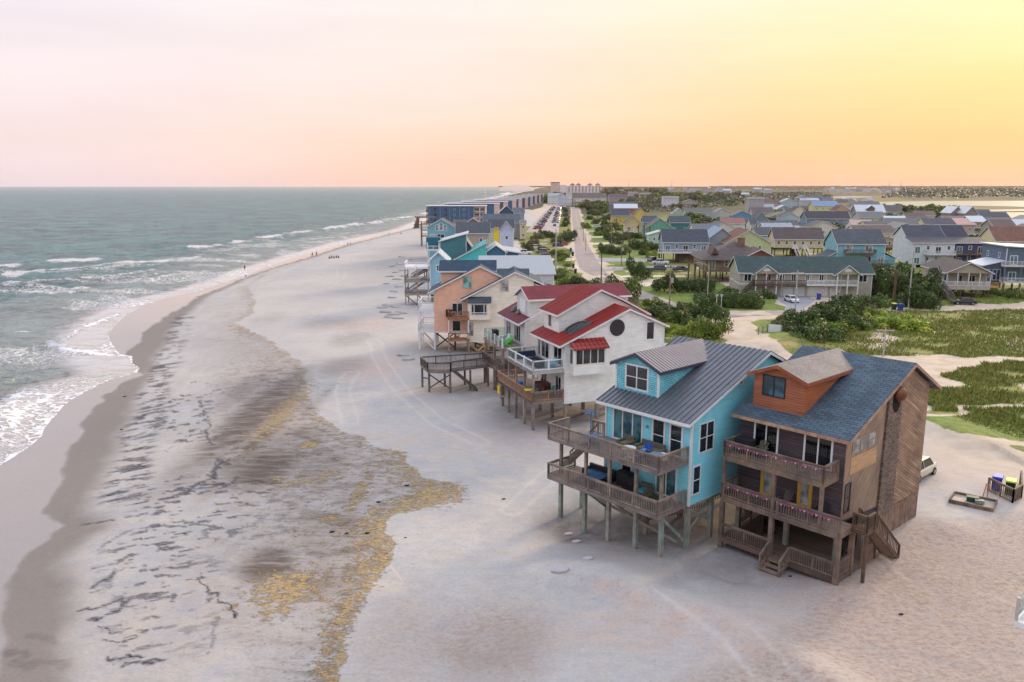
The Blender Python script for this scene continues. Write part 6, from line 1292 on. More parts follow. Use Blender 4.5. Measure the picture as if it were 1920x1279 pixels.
for a in [('large white porched house with grey roof, left one before the hotel', 'c3ccd2', '9aa4ae', 1028, 1052, 367, 12, 3, 16, 'side', 2, 4, 2, 0, None, 'metal'), ('white gabled beach house beside the tall pink tower', 'bcc8d0', '8f97a0', 1045, 1064, 369, 12, 4, 16, 'gable', 2, 3, 2, 0),
          ('long tan row house with brown roof and white gabled entries before the hotel', 'd3c9b8', '75685f', 1075, 1137, 371, 10.5, 5.5, 20, 'side', 2, 9, 2, 0, (3, 0, 1, 'w')), ('brown roofed row house on the inland side before the hotel', 'a4988f', '6a5a5c', 1142, 1176, 370.5, 10.5, 4, 16, 'side', 2, 4, 2, 0),
          ('pale tall narrow house between the two porched houses', 'd9d4d4', '93887f', 1063, 1073, 362, 16, 1, 12, 'side', 1, 2, 3, 0), ('grey house with pink roof by the pond', 'b5aeb4', '8f7a78', 1179, 1197, 361.5, 12, 2, 14, 'side', 1, 3, 2, 0), ('long low pale houses near the far pond', 'a9a9b0', '8f8a8c', 1200, 1232, 364, 8, 2.5, 14, 'side', 1, 4, 1, 0)]: cottage(*a)
VB = [('cfc8bc', '6a625f'), ('b9c4cc', '5a5f6a'), ('c9bfae', '8a6a5c'), ('d0d3d6', 'b9c2ca'), ('a9b8a8', '6b6866'), ('d6cba6', '7c665e'), ('9fb3c2', '54585f')]
VL = ['small pale cottage tucked between the bigger village houses', 'low house roof showing over the trees of the village']
fr2 = random.Random(21); nn = 0
def clash(x, y, w, d):
    for fx, fy, fa, fw, fd in FOOT:
        if abs((fx + fw / 2) - (x + w / 2)) < (fw + w) / 2 + 3 and abs((fy + fd / 2) - (y + d / 2)) < (fd + d) / 2 + 4: return True
    return False
for k in range(900):
    py = 352 + 3.2 + 95 * fr2.random() ** 1.5 + 22; px = fr2.uniform(1100, 1915); p = G(px, py)
    if p[1] < 250 or p[1] > 1150 or (px > 1660 and py < 415) or px < 1270 or (px < 1410 and p[1] > 380): continue
    w = fr2.uniform(10, 16); d = fr2.uniform(9, 12)
    if clash(p[0], p[1], w, d) or nn >= 46: continue
    wc, rc = fr2.choice(VB); zE = fr2.uniform(5.0, 6.6); q1 = G(px, py); pe = CY - F * 0
    uu = (p[0], p[1], zE); zz = zE - H; f_ = p[1] * CT - zz * ST; xe = CX + F * p[0] / f_; ye = CY - F * (p[1] * ST + zz * CT) / f_; xr_ = CX + F * (p[0] + w) / f_
    typ = fr2.choice(['side', 'side', 'gable']); cottage(VL[nn % 2], wc, rc, xe, xr_, ye, zE, fr2.uniform(2.4, 3.4), d, typ, fr2.choice([.4, 2.2]), 3, 1, fr2.uniform(-10, 4), None, fr2.choice(['shingle', 'shingle', 'metal']), group=['pale cottages between the village houses', 'low houses among the village trees'][nn % 2]); nn += 1
# small far houses dotted along the ridge and the sound
fr = random.Random(5)
FARH = [(1098, 358), (1148, 364), (1160, 366), (1240, 357), (1262, 356), (1285, 357), (1310, 360), (1330, 356), (1352, 363), (1362, 367), (1384, 370), (1396, 372), (1552, 357), (1562, 360), (1575, 359), (1590, 361), (1600, 358), (1612, 360), (1626, 359), (1638, 363), (1660, 363), (1672, 364), (1683, 363), (1255, 361), (1300, 366), (1322, 370), (1340, 373), (1420, 362), (1440, 366)]
base = None
for i, (px, py) in enumerate(FARH):
    p = G(px, py); k = min(1.6, max(.9, p[1] / 1500)); wc = fr.choice(['c6c2c4', 'b6bac6', 'd2ccc4', 'a8a0a2', 'c9b6a8']); rc = fr.choice(['8d8088', '7a6f76', 'b9bdc6', '8a6a62', 'a59a98'])
    t = thing('far_house', 'tiny pale house among trees far off toward the horizon', 'house', (p[0], p[1], 0), fr.uniform(-.5, .5), 'tiny far houses near the horizon')
    w = fr.uniform(11, 17) * k; z = fr.uniform(6.5, 9.5) * k; MB().prism([(0, 0), (0, z), (5 * k, z + 2.6 * k), (10 * k, z), (10 * k, 0)], -w / 2, w / 2, 'x').build('wall', mat('plain', wc), t); r_ = MB().prism([(-.6, z), (5 * k, z + 3.1 * k), (10 * k + .6, z), (10 * k + .6, z - .3), (5 * k, z + 2.75 * k), (-.6, z - .3)], -w / 2 - .6, w / 2 + .6, 'x').build('roof', mat('plain', rc), t)
for px, yb, yt in ((1178, 360, 339), (1259, 362, 336), (1688, 356, 338.5), (1667, 352, 342)):
    p = G(px, yb) if yb > 353 else G(px, 354); h = H + (349 - yt) / F * p[1]; t = thing('radio_mast', {1178: 'thin mast rising over the pond beside the hotel', 1259: 'taller thin mast above the wooded rise', 1688: 'thin mast over the far forest ridge', 1667: 'faint short mast on the far horizon'}[px], 'mast', (p[0], p[1], 0)); k = p[1] / 3500
    MB().tube((0, 0, 0), (0, 0, h), .9 * k, 6, .5 * k).build('mast', mat('plain', '8a7f84'), t); MB().box(-3 * k, 3 * k, -3 * k, 3 * k, -.5, 2).build('foot', mat('plain', '8a7f84'), t)
# ------------------------------------------------------------------ vegetation
rs = np.random.RandomState(3)
def leaf_cloud(centers, radii_, n, size, flat=.75, seed=0, down=.8, tri=False):
    """leaf-sized faces spread through the volume of overlapping clumps"""
    r = np.random.RandomState(seed); C_ = np.array(centers, float); Rr = np.array(radii_, float)
    if Rr.ndim == 1: Rr = np.stack([Rr, Rr, Rr * flat], -1)
    w = Rr.prod(1) ** .66; k = r.choice(len(C_), n, p=w / w.sum())
    d = r.normal(size=(n, 3)); d /= np.linalg.norm(d, axis=1)[:, None]; d[:, 2] = np.where(d[:, 2] < -down, -d[:, 2], d[:, 2])
    rad = 1 - np.abs(r.normal(0, .17, n)); rad = np.where(r.rand(n) < .16, rad + r.rand(n) * .38, rad)
    P_ = C_[k] + d * rad[:, None] * Rr[k]
    nrm = d + r.normal(0, .55, (n, 3)); nrm /= np.linalg.norm(nrm, axis=1)[:, None]
    a = np.cross(nrm, r.normal(size=(n, 3))); a /= np.linalg.norm(a, axis=1)[:, None]; b = np.cross(nrm, a)
    s = size * (.6 + .8 * r.rand(n))[:, None]
    V = np.stack([P_ - a * s, P_ - b * s * .55, P_ + a * s, P_ + b * s * .55], 1).reshape(-1, 3)
    return V
def quads_mesh(name, V, m, extra=None):
    n = len(V) // 4; me = bpy.data.meshes.new(name); me.vertices.add(len(V)); me.vertices.foreach_set('co', V.astype(np.float32).reshape(-1))
    me.loops.add(n * 4); me.loops.foreach_set('vertex_index', np.arange(n * 4, dtype=np.int32)); me.polygons.add(n); me.polygons.foreach_set('loop_start', np.arange(0, n * 4, 4, dtype=np.int32)); me.polygons.foreach_set('loop_total', np.full(n, 4, np.int32)); me.update(calc_edges=True); me.materials.append(m); return me
DARKL = mat('leaf', '2a4220', color2='5c6c30'); MIDL = mat('leaf', '38531e', color2='7d8a34'); BRIGHT = mat('leaf', '587c26', color2='b0b444'); SCRUB = mat('leaf', '5a5a3c', color2='7d6f4c'); PALML = mat('leaf', '5d6a35', color2='8f8646')
BARK = mat('timber', '5d4a3e', .95, color2='78634f')
def crown_variant(seed, n, size, nl=7, spread=.62, h=1.0):
    r = np.random.RandomState(seed); cs = []; rr = []
    for i in range(nl):
        a = r.rand() * 6.28; q = spread * math.sqrt(r.rand()); cs.append((q * math.cos(a), q * math.sin(a), h * (.15 + .62 * r.rand()))); rr.append(.18 + .26 * r.rand())
    cs.append((0, 0, h * .38)); rr.append(.46)
    return leaf_cloud(cs, rr, n, size, .85, seed, .75)
SHV = [crown_variant(i, 3200, .052, 12, .78) for i in range(5)]
FARV = [crown_variant(20 + i, 700, .11, 9, .75) for i in range(4)]
MCACHE = {}
def shmesh(i, m, far=False):
    k = (i, m.name, far)
    if k not in MCACHE:
        MCACHE[k] = quads_mesh('leaf_clumps', (FARV if far else SHV)[i], m)
    return MCACHE[k]
def stem_mesh(seed):
    k = ('stem', seed)
    if k in MCACHE: return MCACHE[k]
    r = random.Random(seed); b = MB(); 
    for i in range(5):
        a = r.random() * 6.28; q = .38 * r.random() + .1; mid = (q * .4 * math.cos(a), q * .4 * math.sin(a), .3); b.tube((r.uniform(-.05, .05), r.uniform(-.05, .05), -.08), mid, .045, 6, .03).tube(mid, (q * math.cos(a), q * math.sin(a), .62), .03, 5, .012)
    MCACHE[k] = b.mesh('stems', BARK); return MCACHE[k]
def trunk_mesh(seed):
    k = ('trunk', seed)
    if k in MCACHE: return MCACHE[k]
    r = random.Random(seed); b = MB(); b.tube((0, 0, -.1), (.02, .01, .5), .06, 8, .042)
    for i in range(5):
        a = i * 1.3 + r.random(); b.tube((.02, .01, .36 + i * .03), (.33 * math.cos(a), .33 * math.sin(a), .72 + .1 * r.random()), .028, 5, .01)
    MCACHE[k] = b.mesh('trunk', BARK); return MCACHE[k]
def shrub(px, py, r, h=None, m=MIDL, label='dense green wind shaped shrub', group=None, far=False, z=0.0, cat='shrub'):
    p = G(px, py, z); h = (h or r * 1.15) * (.78 if (group in (G1, G3) if 'G3' in globals() else group == G1) else 1); r = r * rnd.uniform(.82, 1.08); v = rnd.randrange(4 if far else 5)
    t = bpy.data.objects.new('shrub', shmesh(v, m, far)); COL.objects.link(t); tag(t, label, cat, group)
    t.location = (p[0], p[1], z - .12 * h); t.rotation_euler = (0, 0, rnd.random() * 6.28); t.scale = (r, r * rnd.uniform(.85, 1.15), h)
    if not far: s = bpy.data.objects.new('stem', stem_mesh(v)); COL.objects.link(s); s.parent = t
    return t
def tree(px, py, r, h, m=DARKL, label='', group=None, far=False, name='tree'):
    p = G(px, py); v = rnd.randrange(4 if far else 5)
    t = thing(name, label, 'tree', (p[0], p[1], 0), rnd.random() * 6.28, group)
    c = bpy.data.objects.new('crown', shmesh(v, m, far)); COL.objects.link(c); c.parent = t; c.location = (0, 0, h * .04); c.scale = (r, r, h * .98)
    k = bpy.data.objects.new('trunk', trunk_mesh(v % 3)); COL.objects.link(k); k.parent = t; k.scale = (h * .6, h * .6, h * .8)
    return t
def palm_meshes():
    r = np.random.RandomState(8); V = []
    for i in range(34):
        a = r.rand() * 6.28; el = r.uniform(-.9, 1.2); L = r.uniform(.75, 1.0); pts = []
        for k in range(5):
            f = k / 4; rad = L * f; dz = math.sin(el) * rad - .55 * rad * rad; hr = math.cos(el) * rad; pts.append((hr * math.cos(a), hr * math.sin(a), dz))
        n = (-math.sin(a), math.cos(a))
        for k in range(1, 5):
            p0, p1 = np.array(pts[k - 1]), np.array(pts[k])
            for sg in (-1, 1):
                for j in range(5):
                    q0 = p0 + (p1 - p0) * j / 5; tip = q0 + np.array([n[0] * sg * .26, n[1] * sg * .26, -.12]) + (p1 - p0) * .8; q1 = q0 + (p1 - p0) * .22
                    V += [q0, (q0 + tip) / 2 + (p1 - p0) * .12, tip, (q1 + tip) / 2]
    cr = quads_mesh('palm_fronds', np.array(V), PALML)
    b = MB(); b.tube((0, 0, -.1), (.03, 0, .55), .045, 8, .036).tube((.03, 0, .55), (.0, 0, 1.0), .036, 8, .05); return cr, b.mesh('palm_trunk', BARK)
PCR, PTR = palm_meshes()
def palm(px, py, h, r, label, group=None):
    p = G(px, py); t = thing('palm_tree', label, 'palm tree', (p[0], p[1], 0), rnd.random() * 6, group)
    k = link('trunk', PTR, t); k.scale = (h, h, h); c = link('crown', PCR, t); c.location = (0, 0, h); c.scale = (r, r, r); return t
G1 = 'shrubs in the thicket behind the red roofed house'
for px, py, r, h, m in [(1196, 585, 2.6, 3, MIDL), (1212, 590, 2.4, 2.4, BRIGHT), (1230, 596, 3.2, 3.8, DARKL), (1250, 604, 3.0, 3.6, DARKL), (1272, 606, 3.4, 4.2, MIDL), (1292, 600, 3.2, 4.0, DARKL), (1303, 588, 2.6, 3.4, MIDL), (1285, 584, 2.6, 3.2, DARKL), (1262, 590, 2.6, 3.0, DARKL), (1225, 575, 2.4, 2.6, MIDL), (1246, 622, 2.4, 2.4, BRIGHT), (1272, 626, 2.4, 2.2, BRIGHT), (1216, 610, 3, 2.2, MIDL), (1296, 616, 2.6, 3.4, DARKL), (1180, 572, 2, 1.7, SCRUB), (1208, 574, 2, 1.6, BRIGHT)]:
    shrub(px, py, r, h, m, 'dense green shrub in the thicket behind the red roofed house', G1)
shrub(1333, 636, 3.4, 4.0, MIDL, 'large rounded shrub on the green point beside the sandy track'); shrub(1309, 633, 2.8, 3.4, BRIGHT, 'bright green shrub next to the large rounded one by the track')
tree(1341, 606, 2.7, 4.2, DARKL, 'dark spiky juniper standing alone by the road fork', name='juniper'); tree(1165, 566, 4.0, 5.6, MIDL, 'round topped light green tree behind the red roof ridge')
G2 = 'bushes beside the road above the maroon roof'
for px, py, r, h in [(1066, 540, 3.2, 3.2), (1084, 544, 3.4, 3.8), (1102, 546, 3.2, 3.8), (1118, 550, 2.8, 3.0), (1128, 556, 2.4, 2.2)]: shrub(px, py, r, h, DARKL if px > 1080 else MIDL, 'dark green bush by the road above the maroon roof', G2)
for px, py, r, h, m, lb in [(1200, 526, 3.4, 5.6, DARKL, 'dark conical evergreen on the lawn strip beside the grey driveway'), (1246, 547, 3.6, 4.6, DARKL, 'dark evergreen beside the utility pole on the corner lawn')]: tree(px, py, r, h, m, lb, name='evergreen_tree')
def hedge(p0, p1, w, h, n, label, m=DARKL):
    a = Vector(G(*p0)); b = Vector(G(*p1)); d = (b - a); L = d.length; cs = [(f * L, rnd.uniform(-.25, .25) * w, h * .45) for f in np.linspace(.03, .97, int(L / (w * .45)))]; rr = [(w * rnd.uniform(.5, .65), w * rnd.uniform(.5, .65), h * rnd.uniform(.42, .58)) for _ in cs]
    V = leaf_cloud(cs, rr, n, .16, 1, 77, 1.1); t = link('hedge', quads_mesh('hedge', V, m)); t.location = a; t.rotation_euler = (0, 0, math.atan2(d.y, d.x)); tag(t, label, 'hedge')
    bb = MB()
    for i in range(int(L)): bb.tube((i + .4, 0, -.1), (i + .4, 0, h * .5), .05, 5)
    bb.build('stem', BARK, t)
hedge((1312, 573), (1418, 579), 3.4, 3.3, 9000, 'long clipped dark green hedge across the corner lawn'); hedge((1270, 547), (1328, 548), 3.2, 3.4, 6000, 'shorter hedge in front of the palms on the corner lawn')
for px, py, r, lb in [(1366, 553, 2.3, 'round shrub at the corner of the green roofed duplex'), (1420, 560, 1.9, 'low round shrub below the duplex porch, closer to the stairs'), (1444, 560, 2.0, 'low round shrub below the duplex porch, beside the garage doors'), (1378, 556, 1.6, 'small shrub against the tan duplex side wall')]: shrub(px, py, r, r * 1.1, DARKL, lb)
for i, (px, py, h, r) in enumerate([(1290, 534, 5.6, 2.8), (1303, 538, 6.4, 3.2), (1318, 536, 5.2, 2.7), (1331, 533, 5.0, 2.4)]): palm(px, py, h, r, 'shaggy palm in the clump behind the streetlight', 'palms behind the streetlight')
for i, (px, py, h, r) in enumerate([(1130, 424, 7.5, 3.0), (1142, 428, 7, 3), (1155, 436, 7.2, 3.2), (1197, 447, 6.4, 3.0), (1207, 449, 6.4, 2.8), (1218, 452, 6.6, 3.0), (1150, 420, 7, 3), (1120, 415, 7, 3)]): palm(px, py, h, r, 'palm tree among the yards right of the main street', 'palms in the roadside yards')
palm(1179, 499, 5.5, .9, 'thick trunked palm with cut fronds beside the driveway'); palm(1674, 568, 7.0, 2.4, 'slim palm rising from the thicket left of the concrete pole')
G3 = 'trees and shrubs in the dark thicket right of the duplex'
for px, py, r, h, m in [(1470, 622, 2.6, 2.6, DARKL), (1490, 632, 3.2, 3.4, DARKL), (1512, 638, 3.4, 4.0, DARKL), (1536, 636, 3.6, 4.2, DARKL), (1558, 628, 3.0, 3.6, MIDL), (1504, 614, 3.4, 4.6, DARKL), (1530, 610, 3.8, 5.4, DARKL), (1556, 604, 4.2, 6.2, DARKL), (1584, 600, 4.2, 6.2, DARKL), (1575, 616, 3.2, 4.4, DARKL), (1604, 604, 3.2, 4.6, MIDL), (1600, 588, 3.6, 5.4, DARKL), (1570, 588, 3.6, 5.6, DARKL), (1545, 594, 3.2, 4.6, DARKL), (1475, 605, 2.4, 2.4, MIDL), (1458, 612, 2, 1.8, SCRUB), (1620, 592, 2.8, 3.8, SCRUB), (1600, 618, 2.8, 3.0, MIDL), (1622, 612, 2.6, 2.8, SCRUB), (1494, 600, 2.2, 2.0, MIDL)]:
    shrub(px, py, r, h, m, 'dark green shrubby tree in the thicket between the duplex and the meadow', G3)
G4 = 'bright green shrubs at the meadow edge'
for px, py, r, h in [(1640, 610, 2.6, 2.2), (1655, 614, 2.8, 2.6), (1672, 606, 2.4, 2.0), (1690, 616, 3.0, 2.6), (1710, 618, 3.0, 2.6), (1725, 614, 2.8, 2.4), (1662, 598, 2.2, 1.8), (1640, 596, 2.2, 2.2)]: shrub(px, py, r, h, BRIGHT, 'bright yellow green shrub at the meadow edge below the bins', G4)
G5 = 'trees around the tan cottage stair'
for px, py, r, h in [(1648, 556, 4.0, 6.5), (1668, 548, 4.4, 7.2), (1692, 556, 4.6, 7.4), (1716, 560, 4.6, 7.4), (1736, 566, 4.0, 6.0), (1720, 577, 3.4, 4.6), (1742, 578, 2.8, 3.6), (1700, 574, 3.0, 3.8), (1655, 535, 4, 6), (1690, 530, 4, 6), (1640, 575, 2.8, 3.4), (1752, 560, 2.6, 4)]: shrub(px, py, r, h, DARKL, 'tall dense tree beside the tan cottage stair', G5, cat='tree').name = 'dense_tree'
G6 = 'bushes beyond the tan cottage'
for px, py, r, h in [(1858, 528, 2.6, 3.4), (1850, 520, 2.8, 3.6), (1868, 535, 2.2, 2.4), (1885, 556, 2.4, 1.8), (1905, 560, 2.2, 1.6), (1866, 552, 2, 1.6), (1790, 475, 2.5, 3), (1830, 470, 2, 3)]: shrub(px, py, r, h, MIDL, 'olive bush between the tan cottage and the slate blue house', G6)
shrub(1490, 478, 2.0, 3.0, BRIGHT, 'pale flowering bush at the foot of the white stairs')
G7 = 'roadside trees and bushes between the parking area and the street'
for px, py, r, h, m in [(1066, 452, 4.2, 5, DARKL), (1056, 454, 4, 4.4, DARKL), (1072, 446, 3.6, 4.4, DARKL), (1046, 458, 3.2, 3.2, SCRUB), (1034, 446, 3.4, 4.2, DARKL), (1020, 444, 3.4, 4.4, DARKL), (1008, 448, 3.4, 4.0, SCRUB), (1044, 478, 2.6, 2.2, MIDL), (1056, 482, 2.8, 2.4, MIDL), (1050, 490, 2.4, 2.0, MIDL), (1064, 500, 2.2, 1.6, BRIGHT), (1050, 512, 2.8, 2.0, MIDL), (1034, 520, 3, 2.2, BRIGHT), (1046, 524, 2.8, 2.2, MIDL), (1024, 492, 2.2, 1.6, SCRUB), (1060, 425, 3.6, 4.2, DARKL), (1062, 415, 3.6, 4.2, DARKL), (1060, 406, 3.6, 4.2, SCRUB), (1060, 399, 3.6, 4.2, DARKL), (1058, 393, 3.6, 4.2, DARKL), (1016, 470, 2.4, 2.4, SCRUB), (1000, 462, 3, 3.6, SCRUB), (990, 470, 3, 3.8, SCRUB)]:
    shrub(px, py, r, h, m, 'rounded green bush between the beach row parking and the street', G7)
G8 = 'yard trees right of the main street'
for px, py, r, h, m in [(1108, 402, 4.6, 6, DARKL), (1120, 404, 4.6, 6, DARKL), (1132, 400, 4.8, 6, DARKL), (1106, 412, 3.6, 4, DARKL), (1118, 420, 3.8, 4.4, SCRUB), (1135, 412, 4, 5, DARKL), (1148, 412, 4, 5, SCRUB), (1128, 432, 3.2, 3.6, SCRUB), (1150, 430, 3.4, 4.2, DARKL), (1140, 450, 3.4, 4.2, DARKL), (1156, 458, 3.4, 4.4, DARKL), (1168, 450, 3.2, 4.2, SCRUB), (1132, 474, 3.2, 4, DARKL), (1146, 476, 3.2, 4, DARKL), (1160, 478, 3.2, 3.8, DARKL), (1172, 474, 2.8, 3.2, MIDL), (1186, 466, 3.2, 4.2, DARKL), (1198, 468, 3.4, 4.4, DARKL), (1212, 470, 3.2, 3.8, MIDL), (1205, 478, 2.6, 2.6, MIDL), (1222, 484, 2.6, 2.8, BRIGHT), (1176, 438, 3, 3.6, SCRUB), (1230, 470, 3, 3.6, DARKL), (1180, 505, 1.8, 1.2, BRIGHT), (1122, 442, 2.6, 2.6, MIDL)]:
    shrub(px, py, r, h, m, 'green yard tree between the main street and the coloured houses', G8, cat='tree').name = 'yard_tree'
# scattered trees between the houses farther off
G9 = 'trees scattered among the far houses'; cnt = 0
far_polys = [([(1296, 425), (1352, 425), (1352, 402), (1296, 402)], 14), ([(1180, 402), (1270, 402), (1340, 392), (1400, 384), (1400, 370), (1180, 372)], 70), ([(1640, 415), (1700, 412), (1800, 408), (1820, 404), (1800, 398), (1700, 396), (1650, 398)], 40), ([(1430, 415), (1500, 412), (1500, 404), (1440, 404)], 10), ([(1400, 440), (1460, 445), (1450, 425), (1400, 424)], 8), ([(1540, 440), (1570, 445), (1570, 425), (1540, 425)], 6), ([(1090, 400), (1180, 396), (1180, 378), (1085, 380)], 34), ([(1030, 384), (1085, 386), (1085, 374), (1030, 372)], 22), ([(1130, 372), (1240, 372), (1240, 362), (1130, 362)], 40)]
for pp, n in far_polys:
    P_ = Gn(pp); k = 0
    while k < n:
        x = rnd.uniform(P_[:, 0].min(), P_[:, 0].max()); y = rnd.uniform(P_[:, 1].min(), P_[:, 1].max())
        if in_poly(np.array([x]), np.array([y]), [tuple(a) for a in P_])[0]:
            v = rnd.randrange(4); s_ = rnd.uniform(4, 7) * (1 + max(0, y - 400) / 900); t = bpy.data.objects.new('coastal_tree', shmesh(v, rnd.choice([DARKL, DARKL, SCRUB, MIDL]), True)); COL.objects.link(t)
            t.location = (x, y, -.5); t.rotation_euler = (0, 0, rnd.random() * 6); t.scale = (s_, s_, s_ * rnd.uniform(.8, 1.1)); tag(t, 'low rounded coastal tree growing among the far houses', 'tree', G9); k += 1
G12 = 'bushy trees between the village houses'; cnt = 0; tries = 0
VP_ = Gn([(1095, 440), (1240, 455), (1330, 470), (1560, 470), (1700, 480), (1900, 500), (2000, 470), (2000, 408), (1700, 405), (1500, 398), (1250, 400), (1100, 400)])
def hits(x, y, mg):
    for fx, fy, fa, fw, fd in FOOT:
        dx, dy = x - fx, y - fy; c_, s_ = math.cos(fa), math.sin(fa); lx, ly = dx * c_ + dy * s_, -dx * s_ + dy * c_
        if -mg < lx < fw + mg and -mg - 2 < ly < fd + mg: return True
    return False
while cnt < 150 and tries < 4000:
    tries += 1; y = 180 + (520 - 180) * rnd.random() ** 1.2; x = rnd.uniform(VP_[:, 0].min(), VP_[:, 0].max())
    if not in_poly(np.array([x]), np.array([y]), [tuple(a) for a in VP_])[0] or hits(x, y, 3.0): continue
    s_ = rnd.uniform(2.4, 4.2); t = bpy.data.objects.new('bushy_tree', shmesh(rnd.randrange(4), rnd.choice([DARKL, DARKL, MIDL, SCRUB]), True)); COL.objects.link(t)
    t.location = (x, y, -.4); t.rotation_euler = (0, 0, rnd.random() * 6); t.scale = (s_, s_, s_ * rnd.uniform(.7, 1.2)); tag(t, 'bushy dark green tree filling the gaps between village houses', 'tree', G12); cnt += 1
# far woods that read as one mass
def woods(pp, n, size, hh, m, base=0.0, seed=1):
    P_ = Gn(pp); r = np.random.RandomState(seed); out = []
    tot = 0
    while tot < n:
        x = r.uniform(P_[:, 0].min(), P_[:, 0].max(), n * 3); y = r.uniform(P_[:, 1].min(), P_[:, 1].max(), n * 3); k = in_poly(x, y, [tuple(a) for a in P_]); out.append(np.stack([x[k], y[k]], -1)); tot += k.sum()
    C_ = np.concatenate(out)[:n]; z = hh * (.25 + .75 * fbm(C_[:, 0] / 60, C_[:, 1] / 60, seed, 3)) * r.uniform(.55, 1.0, n) + base
    nrm = r.normal(0, .5, (n, 3)) + np.array([0, -.3, 1]); nrm /= np.linalg.norm(nrm, axis=1)[:, None]; a = np.cross(nrm, r.normal(size=(n, 3))); a /= np.linalg.norm(a, axis=1)[:, None]; b = np.cross(nrm, a); s = size * (.6 + .8 * r.rand(n))[:, None] * (C_[:, 1:2] / C_[:, 1].mean()); P3 = np.concatenate([C_, z[:, None]], 1)
    return np.stack([P3 - a * s, P3 - b * s, P3 + a * s, P3 + b * s], 1).reshape(-1, 3)
V = np.concatenate([woods([(1500, 357.5), (2600, 357.5), (2600, 352.2), (1500, 352.2)], 9000, 8, 16, None, seed=12), woods([(1088, 372), (1560, 372), (1560, 353), (1400, 351.3), (1030, 351.3), (1030, 360), (1075, 366)], 42000, 4.6, 11, None, seed=2), woods([(1640, 377), (1700, 376.5), (1930, 376), (2400, 376), (2400, 357), (1700, 357), (1670, 366)], 22000, 4.6, 13, None, seed=3), woods([(1330, 353.0), (2800, 353.0), (2800, 350.8), (1330, 350.8)], 22000, 12, 26, None, seed=4), woods([(1180, 402), (1270, 402), (1400, 386), (1540, 376), (1540, 364), (1180, 364)], 34000, 2.0, 8, None, seed=6), woods([(1400, 386), (1480, 384), (1560, 374), (1560, 368), (1400, 368)], 5000, 2.0, 6, None, seed=7), woods([(930, 351.0), (1050, 351.6), (1050, 350.6), (950, 350.4)], 2500, 14, 26, None, seed=9)])
o = link('woods', quads_mesh('woods', V, mat('leaf', '35402a', color2='565336'))); tag(o, 'hazy belt of far coastal woods along the horizon', 'woods', kind='stuff')
# grass: many tufts as one mesh per area
def tufts(polys, n, h, m, name, label, seed, w=.05, lean=.35):
    r = np.random.RandomState(seed); P_ = []
    for pp, k in polys:
        q_ = Gn(pp); got = []; tot = 0; kk = int(n * k)
        while tot < kk:
            x = r.uniform(q_[:, 0].min(), q_[:, 0].max(), kk); y = r.uniform(q_[:, 1].min(), q_[:, 1].max(), kk); i = in_poly(x + 5 * (fbm(x / 5, y / 5, 421, 4) - .5), y + 7 * (fbm(x / 5, y / 5, 431, 4) - .5), [tuple(a) for a in q_]); i &= (fbm(x / 5, y / 5, seed + 5, 4) + .25 * r.rand(kk) > .52); got.append(np.stack([x[i], y[i]], -1)); tot += i.sum()
            if len(got) > 12: break
        P_.append(np.concatenate(got)[:kk])
    C_ = np.concatenate(P_); n = len(C_); a = r.rand(n) * 6.28; hh = h * (.4 + 1.0 * r.rand(n)) * (.5 + fbm(C_[:, 0] / 6, C_[:, 1] / 6, 3, 3)); wv = np.stack([np.cos(a), np.sin(a), np.zeros(n)], -1) * (w * (1 + r.rand(n)))[:, None]; base = np.concatenate([C_, np.zeros((n, 1)) - .03], 1)
    tip = base + np.stack([r.normal(0, lean, n) * hh, r.normal(0, lean, n) * hh, hh], -1); mid = (base + tip) / 2 + np.stack([0 * a, 0 * a, .12 * hh], -1)
    V = np.stack([base - wv, base + wv, mid * .5 + tip * .5 + wv * .5, tip], 1).reshape(-1, 3)
    o = link(name, quads_mesh(name, V, m)); tag(o, label, 'grass', kind='stuff')
gp = [g[0] for g in GRASS]
tufts([(gp[2], .5), (gp[4], .25), (gp[5], .14), (gp[3], .08), (gp[6], .03)], 90000, .36, mat('leaf', '657a36', color2='948a48'), 'meadow_grass', 'tall green and rust tinted meadow grass behind the beach houses', 5, w=.06)
tufts([(gp[7], .6), (gp[8], .4)], 16000, .4, mat('leaf', '7a9438', color2='a3a350'), 'dune_grass', 'bright green grass around the shrubs behind the beach houses', 6, w=.06)
